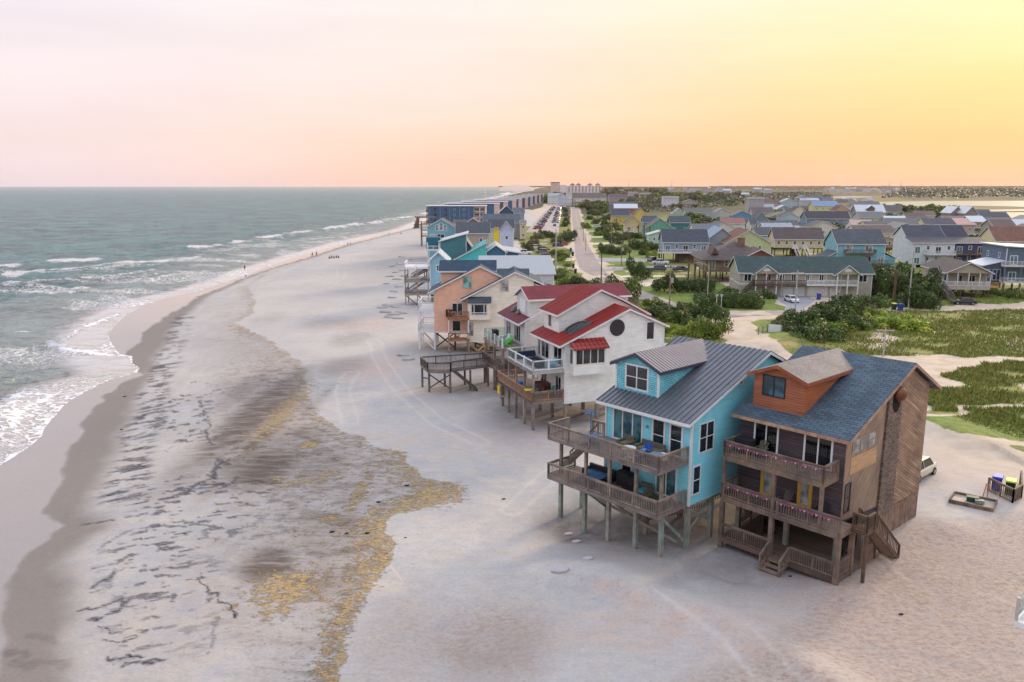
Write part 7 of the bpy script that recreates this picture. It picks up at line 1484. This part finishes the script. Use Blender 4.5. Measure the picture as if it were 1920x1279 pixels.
# ------------------------------------------------------------------ vehicles
TYRE = mat('plain', '1b1b1c', .9, var=.05); RIM = mat('plain', '9b9da0', .35, metal=.6); CG = mat('glass', '161c22', .05); HL = mat('plain', 'd8dadc', .2); TL = mat('plain', '8c1616', .3)
def car_parts(kind):
    """meshes of one kind of car: x forward, wheels on z=0"""
    L, Wd, Hh = {'sedan': (4.6, 1.8, 1.42), 'suv': (4.7, 1.88, 1.74), 'pickup': (5.4, 1.95, 1.8)}[kind]
    h0, hb = .28, {'sedan': .88, 'suv': 1.02, 'pickup': 1.05}[kind]
    b = MB(); rg = []
    sh = [(-L / 2, .72, .62), (-L / 2 + .12, .9, 1), (-L / 2 + .8, .96, 1.0), (0, 1, 1.0), (L / 2 - 1.25, .98, 1.0), (L / 2 - .45, .93, .92), (L / 2 - .08, .82, .8), (L / 2, .7, .55)]
    for x, w, h in sh:
        y = Wd / 2 * w; z = h0 + (hb - h0) * h; rg.append([(x, -y * .92, h0), (x, -y, h0 + .18), (x, -y, z - .14), (x, -y * .88, z), (x, y * .88, z), (x, y, z - .14), (x, y, h0 + .18), (x, y * .92, h0)])
    b.loft(rg)
    cab = {'sedan': (-L / 2 + .55, -L / 2 + 1.35, .55, 1.25), 'suv': (-L / 2 + .12, -L / 2 + .45, .75, 1.35), 'pickup': (-.75, -.6, .95, 1.55)}[kind]
    x0, x1, x2, x3 = cab; w = Wd / 2; zt = Hh
    def ring(z, xa, xb, ww): return [(xa, -ww, z), (xb, -ww, z), (xb, ww, z), (xa, ww, z)]
    g = MB(); g.loft([ring(hb - .02, x0, x3, w * .88), ring(zt - .07, x1, x2, w * .74)])
    rf = MB(); rf.loft([ring(zt - .069, x1 - .03, x2 + .03, w * .75), ring(zt - .02, x1, x2, w * .72), ring(zt, x1 + .15, x2 - .15, w * .6)])
    for xa, xb in ((x0, x1), (x3, x2), (x0 + (x3 - x0) * .5, x1 + (x2 - x1) * .5)):
        for sg in (-1, 1): rf.beam((xa, sg * w * .885, hb), (xb, sg * w * .75, zt - .05), .08, .05)
    if kind == 'pickup':
        g2 = MB()
    wh = MB(); wh.tube((0, -.11, 0), (0, .11, 0), .34, 16); ri = MB(); ri.tube((0, -.12, 0), (0, .12, 0), .2, 12)
    hl = MB().box(-.05, .03, -.2, .2, -.07, .07); 
    out = dict(body=b, roof=rf, glass=g); dims = (L, Wd, hb)
    return b, g, rf, wh, ri, hl, dims
CARM = {}
def set_mats(o, m):
    o.material_slots[0].link = 'OBJECT'; o.material_slots[0].material = m
def car(kind, color, x, y, rz, label, group=None, small=False, z=0.0, name=None, metal=.2):
    pm = mat('paint', color, .3, metal=metal); key = (kind, small)
    if key not in CARM:
        b, g, rf, wh, ri, hl, dims = car_parts(kind)
        if small:
            a = MB(); a.add(b.v, b.f); a.add(rf.v, rf.f); a.cur = 1; a.add(g.v, g.f); a.cur = 2
            for sx in (-1, 1):
                for sy in (-1, 1): a.add([(v[0] + sx * dims[0] * .31, v[1] + sy * (dims[1] / 2 - .12), v[2] + .34) for v in wh.v], wh.f)
            CARM[key] = a.mesh('car', [pm, CG, TYRE])
        else: CARM[key] = (b.mesh('car_body', [pm]), g.mesh('car_glass', [CG]), rf.mesh('car_roof', [pm]), wh.mesh('tyre', [TYRE]), ri.mesh('rim', [RIM]), hl.mesh('headlight', [HL]), hl.mesh('taillight', [TL]), dims)
    nm = name or {'sedan': 'parked_car', 'suv': 'parked_suv', 'pickup': 'pickup_truck'}[kind]
    if small:
        o = link(nm, CARM[key]); o.location = (x, y, z); o.rotation_euler = (0, 0, rz); tag(o, label, 'car' if kind != 'pickup' else 'truck', group); set_mats(o, pm); return o
    b, g, rf, wh, ri, hl, tl_, dims = CARM[key]; t = thing(nm, label, 'car' if kind != 'pickup' else 'truck', (x, y, z), rz, group)
    o = link('body', b, t); set_mats(o, pm); link('window_glass', g, t); o = link('roof', rf, t); set_mats(o, pm)
    for sx in (-1, 1):
        for sy in (-1, 1): w = link('wheel', wh, t); w.location = (sx * dims[0] * .31, sy * (dims[1] / 2 - .1), .34); r_ = link('rim', ri, w)
    for sy in (-1, 1):
        h = link('headlight', hl, t); h.location = (dims[0] / 2 - .04, sy * dims[1] * .3, dims[2] - .2); h = link('taillight', tl_, t); h.location = (-dims[0] / 2 + .02, sy * dims[1] * .32, dims[2] - .2)
    return t
def carp(kind, color, px, py, rz, label, **k): p = G(px, py); return car(kind, color, p[0], p[1], R(rz), label, **k)
carp('suv', 'cfc7ae', 1716, 893, 40, 'champagne coloured suv parked behind the weathered wood house')
carp('sedan', 'e0e2e4', 1484, 566, -85, 'white sedan facing out on the driveway of the green roofed duplex'); carp('sedan', '1c2230', 1807, 571, 168, 'black coupe parked under the tan stilted cottage')
carp('suv', '4a4e5c', 1234, 508, 172, 'grey suv with reddish tail parked on the lawn beside the corner pole'); carp('sedan', '1f2638', 1275, 508, 175, 'dark navy car half hidden behind the palms'); carp('suv', '2c3450', 1222, 491, 100, 'dark blue suv under the grey blue stilted house'); carp('pickup', 'cfd2d0', 1238, 496, 170, 'white pickup under the deck of the grey blue house')
for k, c, px, py, rz, lb in [('suv', 'dfe1e6', 1004, 467, 4, 'white suv parked on the grass behind the deep blue twin house'), ('suv', '6a707c', 1016, 475, 172, 'grey suv in front of the white one on the grass'), ('sedan', '1e2430', 1024, 482, 4, 'black sedan parked behind the deep blue house'), ('pickup', 'd8dade', 984, 477, 172, 'white pickup right behind the deep blue twin house'), ('sedan', '6e1f2c', 990, 487, 4, 'dark red car next to the white pickup'), ('suv', '2a3f5e', 1046, 463, 5, 'navy suv under the dark roadside trees'), ('sedan', '4a2f34', 1020, 470, 170, 'brown car between the white suv and the bushes'),
                             ('sedan', 'a02a2c', 1056, 460, 170, 'red car nose behind the navy suv'), ('pickup', 'e2e4e6', 1119, 427, 175, 'white pickup parked in a yard right of the street'), ('sedan', '2b3c55', 1040, 424, 90, 'blue flat sedan at the near end of the inland parking line')]:
    carp(k, c, px, py, rz, lb, small=py < 440)
cr_ = random.Random(11); pal = ['d5d7da', '2a2d33', '7a1f2b', '8f939a', '3c4658', 'e2e2e0', '55585f', 'a33a32', '6d7f92', '1d1f24', 'c9ccd0']
def linepts(a, b, n): A_ = Vector(G(*a)); B_ = Vector(G(*b)); return [A_.lerp(B_, i / (n - 1)) for i in range(n)]
for a, b, n, rz, lb, gr in (((1008, 430), (1038, 389.5), 62, 20, 'car in the long parking line beside the apartment blocks', 'cars parked along the apartment blocks'), ((1042, 418), (1048, 391), 34, 160, 'car in the inland parking line under the roadside trees', 'cars parked in the inland parking line')):
    for i, p in enumerate(linepts(a, b, n)):
        if cr_.random() < .12: continue
        car(cr_.choice(['sedan', 'suv', 'suv', 'pickup']), cr_.choice(pal), p.x + cr_.uniform(-.4, .4), p.y + cr_.uniform(-.3, .3), R(rz + cr_.uniform(-6, 6)) + (math.pi if cr_.random() < .3 else 0), lb, group=gr, small=True)
# ------------------------------------------------------------------ poles, wires and street furniture
PW = mat('timber', '75685c', .9, color2='8f8272'); PD = mat('timber', '4a3b36', .9); PC = mat('plain', 'a9a7a2', .8)
POLES = {}
def pole(px, py, ptop, label, m=PW, arms=1, xf=False, r=.15):
    p = G(px, py); h = H - (ST + (ptop - CY) / F * CT) / (CT - (ptop - CY) / F * ST) * p[1]
    t = thing('utility_pole', label, 'utility pole', (p[0], p[1], 0), R(rnd.uniform(-12, 12))); MB().tube((0, 0, -.5), (0, 0, h), r, 10, r * .7).build('pole', m, t)
    for i in range(arms):
        MB().box(-1.2, 1.2, -.06, .06, h - .5 - i * .9, h - .36 - i * .9).build('crossarm', m, t)
        for x in (-1.1, -.5, .5, 1.1): MB().tube((x, 0, h - .36 - i * .9), (x, 0, h - .14 - i * .9), .045, 6).build('insulator', mat('plain', '6b5a50', .4), t)
    if xf: MB().tube((.3, -.25, h - 3.2), (.3, -.25, h - 2.3), .24, 12).build('transformer', PC, t)
    POLES[px] = (p[0], p[1], h); return t
pole(1254, 600, 497, 'wooden utility pole with crossarms and transformer on the thicket edge', arms=2, xf=True); pole(1127, 537, 462, 'dark brown pole beside the road bend behind the red roof', PD, 0); pole(1489, 607, 507, 'grey concrete pole rising in front of the green roofed duplex', PC, 1); pole(1656, 668, 614, 'short pale pole with yellow guy wire in the meadow behind the wood house', PC, 1, r=.12); pole(1703, 578, 472, 'concrete pole with a small transformer beside the blue bin', PC, 0, xf=True)
pole(1042, 505, 430, 'pale grey pole standing by the broad grey roof', PC, 0, r=.2); pole(1165, 499, 450, 'wooden pole with transformer at the grey driveway', PW, 1, xf=True); pole(1065, 424, 385, 'thin pole beside the near end of the parking area', PW, 1); pole(1120, 410, 372, 'thin pole among the yard trees up the street', PW, 1); pole(1050, 396, 366, 'thin far pole at the top of the parking area', PW, 1); pole(1110, 398, 366, 'weathered pole beyond the yellow houses', PW, 1); pole(1094, 452, 420, 'slim tall pole at the third driveway', PW, 1, r=.11); pole(1146, 462, 418, 'brown pole rising from the dark yard trees', PW, 1); pole(1340, 470, 430, 'wooden pole between the blue roof and the beige house', PW, 1); pole(1560, 450, 408, 'thin wooden pole beside the slate blue duplex', PW, 1, r=.12); pole(1098, 470, 436, 'slim pole on the verge right of the street', PW, 0, r=.1)
def wire(a, b, sag=1.0, dz=-.2, off=0.0):
    A_ = Vector((a[0] + off, a[1], a[2] + dz)); B_ = Vector((b[0] + off, b[1], b[2] + dz)); m = MB(); pr = A_
    for i in range(1, 13): f = i / 12; q_ = A_.lerp(B_, f) - Vector((0, 0, sag * 4 * f * (1 - f))); m.beam(pr, q_, .03); pr = q_
    o = m.build('power_line', mat('plain', '5b5654', .6)); return o
lb = 0
for a, b, nm in ((1254, 1489, 'from the transformer pole to the concrete duplex pole'), (1489, 1703, 'from the concrete duplex pole to the pole by the blue bin'), (1254, 1165, 'from the transformer pole to the driveway pole'), (1165, 1098, 'from the driveway pole to the slim verge pole')):
    for k in range(2):
        o = wire(POLES[a], POLES[b], .9 + .3 * k, -.15 - 1.0 * k, -.6 + k * 1.2); tag(o, '%s power line %s' % (('upper', 'lower')[k], nm.replace('running ', '')), 'power line')
def guy(px, dx, dy, frac=.85):
    p = POLES[px]; o = MB().beam((p[0], p[1], p[2] * frac), (p[0] + dx, p[1] + dy, 0), .035).build('guy_wire', mat('plain', 'b99a4a')); return o
tag(guy(1656, -4.5, -3, .95), 'yellow sleeved guy wire bracing the short meadow pole', 'cable'); tag(guy(1254, -5, 1.5, .6), 'taut guy wire staked left of the transformer pole', 'cable'); tag(guy(1254, 3.2, -6, .7), 'yellow guy wire reaching down into the thicket grass', 'cable')
p = G(1325, 575); t = thing('street_lamp', 'curved arm street lamp standing at the hedge on the corner lawn', 'street lamp', (p[0], p[1], 0)); b = MB().tube((0, 0, 0), (.15, 0, 8.2), .1, 8, .07); b.build('pole', PC, t)
b = MB(); pr = (.15, 0, 8.2)
for i in range(1, 7): f = i / 6; q_ = (.15 - 2.4 * f, 0, 8.2 + .75 * math.sin(f * 1.57)); b.beam(pr, q_, .08); pr = q_
b.build('arm', PC, t); MB().box(-2.75, -2.1, -.14, .14, 8.82, 8.95).build('lamp_head', PC, t)
for px, py, lb in ((1343, 578, 'thin white sign post left of its twin before the hedge'), (1352, 578, 'thin white sign post right of its twin before the hedge')):
    p = G(px, py); t = thing('sign_post', lb, 'post', (p[0], p[1], 0)); MB().box(-.05, .05, -.05, .05, -.2, 2.9).build('post', WHITE, t); MB().box(-.3, .3, -.07, -.052, 2.4, 2.8).build('plate', PC, t)
def bin_(px, py, c, lid, label, rz=0, z=0.0, s=1.0):
    p = G(px, py, z); t = thing('wheeled_bin', label, 'wheelie bin', (p[0], p[1], z), R(rz)); t.scale = (s, s, s)
    m = mat('plain', c, .5, var=.05); b = MB(); b.loft([[(-.24, -.26, .06), (.24, -.26, .06), (.24, .26, .06), (-.24, .26, .06)], [(-.3, -.36, 1.0), (.3, -.36, 1.0), (.3, .36, 1.0), (-.3, .36, 1.0)]]); b.build('body', m, t)
    b = MB(); b.loft([[(-.33, -.38, 1.003), (.33, -.38, 1.003), (.33, .42, 1.003), (-.33, .42, 1.003)], [(-.3, -.34, 1.1), (.3, -.34, 1.1), (.3, .4, 1.12), (-.3, .4, 1.12)]]); b.build('lid', mat('plain', lid, .5, var=.05), t)
    for sx in (-1, 1): MB().tube((sx * .27 - .03, .3, .12), (sx * .27 + .03, .3, .12), .12, 10).build('wheel', TYRE, t)
bin_(1868, 920, '2f3f9e', '3b49b8', 'blue wheeled bin inside the timber corral, nearer the sea', -35, s=1.15); bin_(1893, 928, '1f2a2a', 'b5cf3a', 'dark bin with lime green lid inside the timber corral', -35, s=1.15); bin_(1688, 583, '20408f', '24479c', 'blue wheeled bin at the roadside below the concrete pole', 0, s=1.3); bin_(1676, 581, '2a3a2a', 'b2d154', 'lime lidded bin beside the roadside blue one', 0, s=1.2)
bin_(1070, 472, '1f4f9c', '2a5fae', 'blue bin on the verge left of the street', 0, s=1.3); bin_(1074, 480, '23262c', '2b2e34', 'black bin next to the blue one on the left verge', 0, s=1.3); bin_(1075, 503, '2a2624', '332e2c', 'black bin at the sandy driveway mouth', 0, s=1.2); bin_(1079, 513, '2a2624', '332e2c', 'black bin nearest the bend on the left verge', 0, s=1.2); bin_(1535, 562, '1f3f8c', '24479c', 'blue bin standing by the duplex garage door', 0, s=1.2)
# timber corral round the two bins
ca = [G(1852, 921), G(1898, 944), G(1914, 935), G(1912, 908)]; t = thing('bin_corral', 'low timber railed corral around the blue and lime bins', 'fence', (ca[0][0], ca[0][1], 0)); b = MB()
for a, c in zip(ca[:-1], ca[1:]): rail(b, (a[0] - ca[0][0], a[1] - ca[0][1]), (c[0] - ca[0][0], c[1] - ca[0][1]), 0, 0, 1.15, post=1.1, bal=.16)
b.build('railing', WEATH, t)
# sunk deck frame with a green box
p = G(1824, 944); t = thing('sandbox_frame', 'low timber framed pad half buried in the sand near the bins', 'wooden pad', (p[0], p[1], 0), R(-38)); b = MB(); b.box(-1.5, 1.5, -1.1, -1.0, -.1, .32).box(-1.5, 1.5, 1.0, 1.1, -.1, .32).box(-1.5, -1.4, -.997, .997, -.1, .32).box(1.4, 1.5, -.997, .997, -.1, .32); b.build('frame', WEATH, t); MB().box(-1.39, 1.39, -.99, .99, -.1, .14).build('floor', mat('plain', 'a99a8c'), t)
p = G(1823, 940, .15); o = box_thing('storage_box', 'small dark green box on the sunken timber pad', 'box', mat('plain', '1d4a38', .6), .8, .5, .34); o.location = p; o.rotation_euler = (0, 0, R(-30)); p = G(1836, 945, .15); o = box_thing('storage_box', 'small grey green box beside the dark green one', 'box', mat('plain', '7d8a80', .6), .6, .4, .28); o.location = p; o.rotation_euler = (0, 0, R(-20))
for i, (px, py) in enumerate(((1840, 936), (1850, 938))): p = G(px, py); t = thing('marker_stake', ('leaning red orange stake in the sand before the corral', 'upright red orange stake nearer the corral')[i], 'stake', (p[0], p[1], 0)); MB().beam((0, 0, -.2), (.3 - .28 * i, 0, 1.3), .05).build('stake', mat('plain', 'b5614a'), t); MB().box(-.06, .06, -.06, .06, -.2, .05).build('foot', WEATH, t)
# white fence gate piece beside the sandy track
p = G(1452, 628); t = thing('garden_gate', 'small white gate panel between weathered posts at the track junction', 'gate', (p[0], p[1], 0), R(-20)); MB().box(-1, 1, -.04, .04, .3, 1.7).build('panel', WHITE, t); posts(t, [(-1.15, 0), (1.15, 0), (-2.4, -3), (-1.8, -1.5)], 1.7, WGREY, .2)
# --- geotextile sandbags exposed along the dune toe
SB = mat('plain', 'a5a19b', .9, var=.12); G10 = 'sandbags exposed along the dune toe'
for i, (px, py, s_) in enumerate([(716, 578, 1.6), (728, 574, 1.8), (742, 578, 1.7), (722, 586, 1.5), (738, 588, 1.8), (752, 585, 1.6), (730, 592, 1.4), (746, 594, 1.5), (735, 500, 1.6), (748, 497, 1.6), (742, 509, 1.6), (755, 506, 1.6), (730, 517, 1.6), (744, 522, 1.6), (758, 516, 1.6), (724, 530, 1.4), (748, 536, 1.4), (738, 545, 1.4), (753, 484, 1.6), (766, 488, 1.6), (756, 665, 1.2), (765, 672, 1.2), (735, 556, 1.3)]):
    p = G(px, py, .3); z = tz(p[0], p[1]); b = MB().ball((0, 0, 0), 1, 12, 7, (s_ * .8, s_ * .36, s_ * .2)); o = b.build('sandbag', SB, None, True); o.location = (p[0], p[1], z + .08); o.rotation_euler = (rnd.uniform(-.1, .1), rnd.uniform(-.1, .1), rnd.uniform(-.6, .9)); tag(o, 'pale half buried sandbag along the dune toe by the beach row', 'sandbag', G10)
for px, py, s_, lb in ((1066, 991, .5, 'pale half buried sandbag in the wet hollow before the turquoise house'), (1081, 1006, .5, 'smaller pale sandbag next to the one in the wet hollow'), (1102, 1052, .55, 'grey sandbag lying on the sand seaward of the deck posts'), (1050, 1085, .9, 'long pale sandbag at the start of the sand ridge')):
    p = G(px, py); z = tz(p[0], p[1]); b = MB().ball((0, 0, 0), 1, 14, 8, (s_ * .7, s_ * .34, s_ * .2)); o = b.build('sandbag', mat('plain', 'b3adad', .95, var=.08), None, True); o.location = (p[0], p[1], z + .05); o.rotation_euler = (0, 0, R(15)); tag(o, lb, 'sandbag')
# ------------------------------------------------------------------ people on the beach
SKIN = mat('plain', 'a87a62', .6, var=.03); HAIR = mat('plain', '3a2a20', .8)
def person(label, px, py, rz, shirt, pants, pose='walk', z=-1.4, group=None):
    """one skinned body; clothing and hair are children"""
    st = pose == 'sit'
    J = dict(pel=(0, 0, .95), ch=(0, 0, 1.25), sh=(0, 0, 1.42), nk=(0, .0, 1.52), hd=(0, .02, 1.62), top=(0, .01, 1.74))
    k = .28 if pose == 'walk' else .06
    J.update(hl=(.1, 0, .9), kl=(.11, k, .5), al=(.11, k * .7, .09), tl=(.11, k * .7 + .16, .03), hr=(-.1, 0, .9), kr=(-.11, -k * .4, .5), ar=(-.11, -k * 1.3, .12), tr=(-.11, -k * 1.3 + .15, .03))
    J.update(sl=(.19, 0, 1.40), el=(.25, -.06, 1.12), wl=(.26, .08, .88), fl=(.26, .11, .78), sr=(-.19, 0, 1.40), er=(-.25, .04, 1.12), wr=(-.26, .12, .9), fr=(-.26, .15, .8))
    if st:
        for n in ('pel', 'ch', 'sh', 'nk', 'hd', 'top', 'sl', 'sr', 'el', 'er'): x, y, zz = J[n]; J[n] = (x, y - .02, zz - .8)
        J.update(hl=(.1, .05, .12), kl=(.15, .45, .42), al=(.14, .72, .08), tl=(.14, .88, .05), hr=(-.1, .05, .12), kr=(-.15, .45, .42), ar=(-.14, .72, .08), tr=(-.14, .88, .05), wl=(.2, .2, .36), fl=(.18, .28, .38), wr=(-.2, .2, .36), fr=(-.18, .28, .38))
    names = list(J); idx = {n: i for i, n in enumerate(names)}
    E_l = [('pel', 'ch'), ('ch', 'sh'), ('sh', 'nk'), ('nk', 'hd'), ('hd', 'top'), ('pel', 'hl'), ('hl', 'kl'), ('kl', 'al'), ('al', 'tl'), ('pel', 'hr'), ('hr', 'kr'), ('kr', 'ar'), ('ar', 'tr'), ('sh', 'sl'), ('sl', 'el'), ('el', 'wl'), ('wl', 'fl'), ('sh', 'sr'), ('sr', 'er'), ('er', 'wr'), ('wr', 'fr')]
    rad = dict(pel=.13, ch=.13, sh=.11, nk=.05, hd=.095, top=.07, hl=.09, kl=.06, al=.04, tl=.03, hr=.09, kr=.06, ar=.04, tr=.03, sl=.055, el=.04, wl=.028, fl=.022, sr=.055, er=.04, wr=.028, fr=.022)
    def skin(nm, keep, m, par, grow=0.0, lv=1):
        ks = [n for n in names if n in keep]; ii = {n: i for i, n in enumerate(ks)}; me = bpy.data.meshes.new(nm); me.from_pydata([J[n] for n in ks], [(ii[a], ii[b]) for a, b in E_l if a in ii and b in ii], []); me.materials.append(m)
        o = link(nm, me, par); md = o.modifiers.new('skin', 'SKIN'); 
        for n in ks: me.skin_vertices[0].data[ii[n]].radius = (rad[n] + grow, rad[n] + grow)
        me.skin_vertices[0].data[ii['pel'] if 'pel' in ii else 0].use_root = True
        if lv: s_ = o.modifiers.new('sub', 'SUBSURF'); s_.levels = lv; s_.render_levels = lv
        return o
    p = G(px, py, z); gz = max(tz(p[0], p[1]), SEA)
    t = thing('person', label, 'person', (p[0], p[1], gz), R(rz), group); skin('body', set(names), SKIN, t)
    skin('shirt', {'pel', 'ch', 'sh', 'sl', 'sr', 'el', 'er'} if shirt != pants else {'pel', 'ch', 'sh', 'sl', 'sr'}, mat('plain', shirt, .8, var=.03), t, .02); skin('trousers', {'pel', 'hl', 'kl', 'hr', 'kr'}, mat('plain', pants, .8, var=.03), t, .022)
    h = MB().ball((J['hd'][0], J['hd'][1] - .03, J['hd'][2] + .07), .115, 10, 7); h.build('hair', HAIR, t, True); return t
PEO = [('person in dark shorts wading alone at the water edge', 459, 505, 70, '2a2c36', '22242c', 'walk'), ('person in black walking at the water edge beside a companion', 586, 482, 150, '23242c', '1e2026', 'walk'), ('person in purple walking just behind the one in black', 594, 481.5, 150, '4f4a78', '3a3a58', 'walk'), ('person in dark top strolling beside one in lavender', 652, 461, 120, '5a3038', '23242c', 'walk'), ('person in pale lavender strolling on the wet sand', 657.5, 460, 120, 'b9a8d0', 'b0a0c8', 'walk'), ('lone person far up the beach near the waterline', 729.5, 442, 100, '7a4a3c', '3a2c2a', 'walk'), ('distant person seated low on the upper beach', 752, 441, 200, '5a2f30', '3a2c2a', 'sit')]
for a in PEO: person(*a)
for i, (px, c) in enumerate(((618, '5a2430'), (622, '2a3350'), (626.5, '7a2c34'), (631, '2c3a4a'), (635, '8a2f34'))): person('person sitting in the small group on the dry sand', px, 486.5 - (i % 2) * .8, 170, c, '2c2a2c', 'sit', -.6, 'people sitting in a group on the sand')
# dark debris bits on the near sand
DB_ = mat('plain', '2e2a2a', .9); G11 = 'small clumps of debris on the beach'
for px, py, s_ in ((688, 1002, .12), (622, 1001, .13), (650, 1003, .1), (762, 913, .14), (709, 943, .12), (944, 936, .1), (1481, 1085, .08), (1568, 1109, .06), (1689, 1155, .1), (232, 725, .15), (226, 787, .12), (760, 1010, .06), (980, 1310, .1)):
    p = G(px, py, -.1); b = MB().ball((0, 0, 0), 1, 7, 5, (s_ * 1.4, s_, s_ * .6)).ball((s_, s_ * .6, 0), 1, 6, 4, (s_ * .8, s_ * .5, s_ * .4)); o = b.build('driftwood_clump', DB_); o.location = (p[0], p[1], tz(p[0], p[1]) + .02); tag(o, 'small dark clump of debris lying on the open sand', 'debris', G11)
# ------------------------------------------------------------------ air
hz = MB().box(-4500, 5500, -60, 7600, -9, 60).build('haze', None) if False else None
def haze(dens=.00003):
    b = MB().box(-6000, 7000, -150, 6500, -8, 150); m = bpy.data.materials.new('air'); m.use_nodes = True; nt = m.node_tree; nt.nodes.clear(); out = nt.nodes.new('ShaderNodeOutputMaterial'); v = nt.nodes.new('ShaderNodeVolumePrincipled'); v.inputs['Color'].default_value = srgb('fbeae2'); v.inputs['Density'].default_value = dens; v.inputs['Anisotropy'].default_value = .3; nt.links.new(v.outputs[0], out.inputs['Volume']); o = b.build('haze', m); tag(o, 'pale warm haze in the air over the shore', 'haze', kind='stuff'); return o
def spray():
    p = G(972, 357.5); b = MB().ball((0, 0, 0), 1, 24, 14, (95, 800, 26)); m = bpy.data.materials.new('spray'); m.use_nodes = True; nt = m.node_tree; nt.nodes.clear(); out = nt.nodes.new('ShaderNodeOutputMaterial'); v = nt.nodes.new('ShaderNodeVolumePrincipled'); v.inputs['Color'].default_value = srgb('fff2ea'); v.inputs['Density'].default_value = .0028; nt.links.new(v.outputs[0], out.inputs['Volume']); o = b.build('mist', m, None, True); o.location = (p[0] - 10, p[1], 6); tag(o, 'pale sea spray hanging over the far surf', 'mist', kind='stuff')
spray()
USE_HAZE = True
if USE_HAZE: haze()
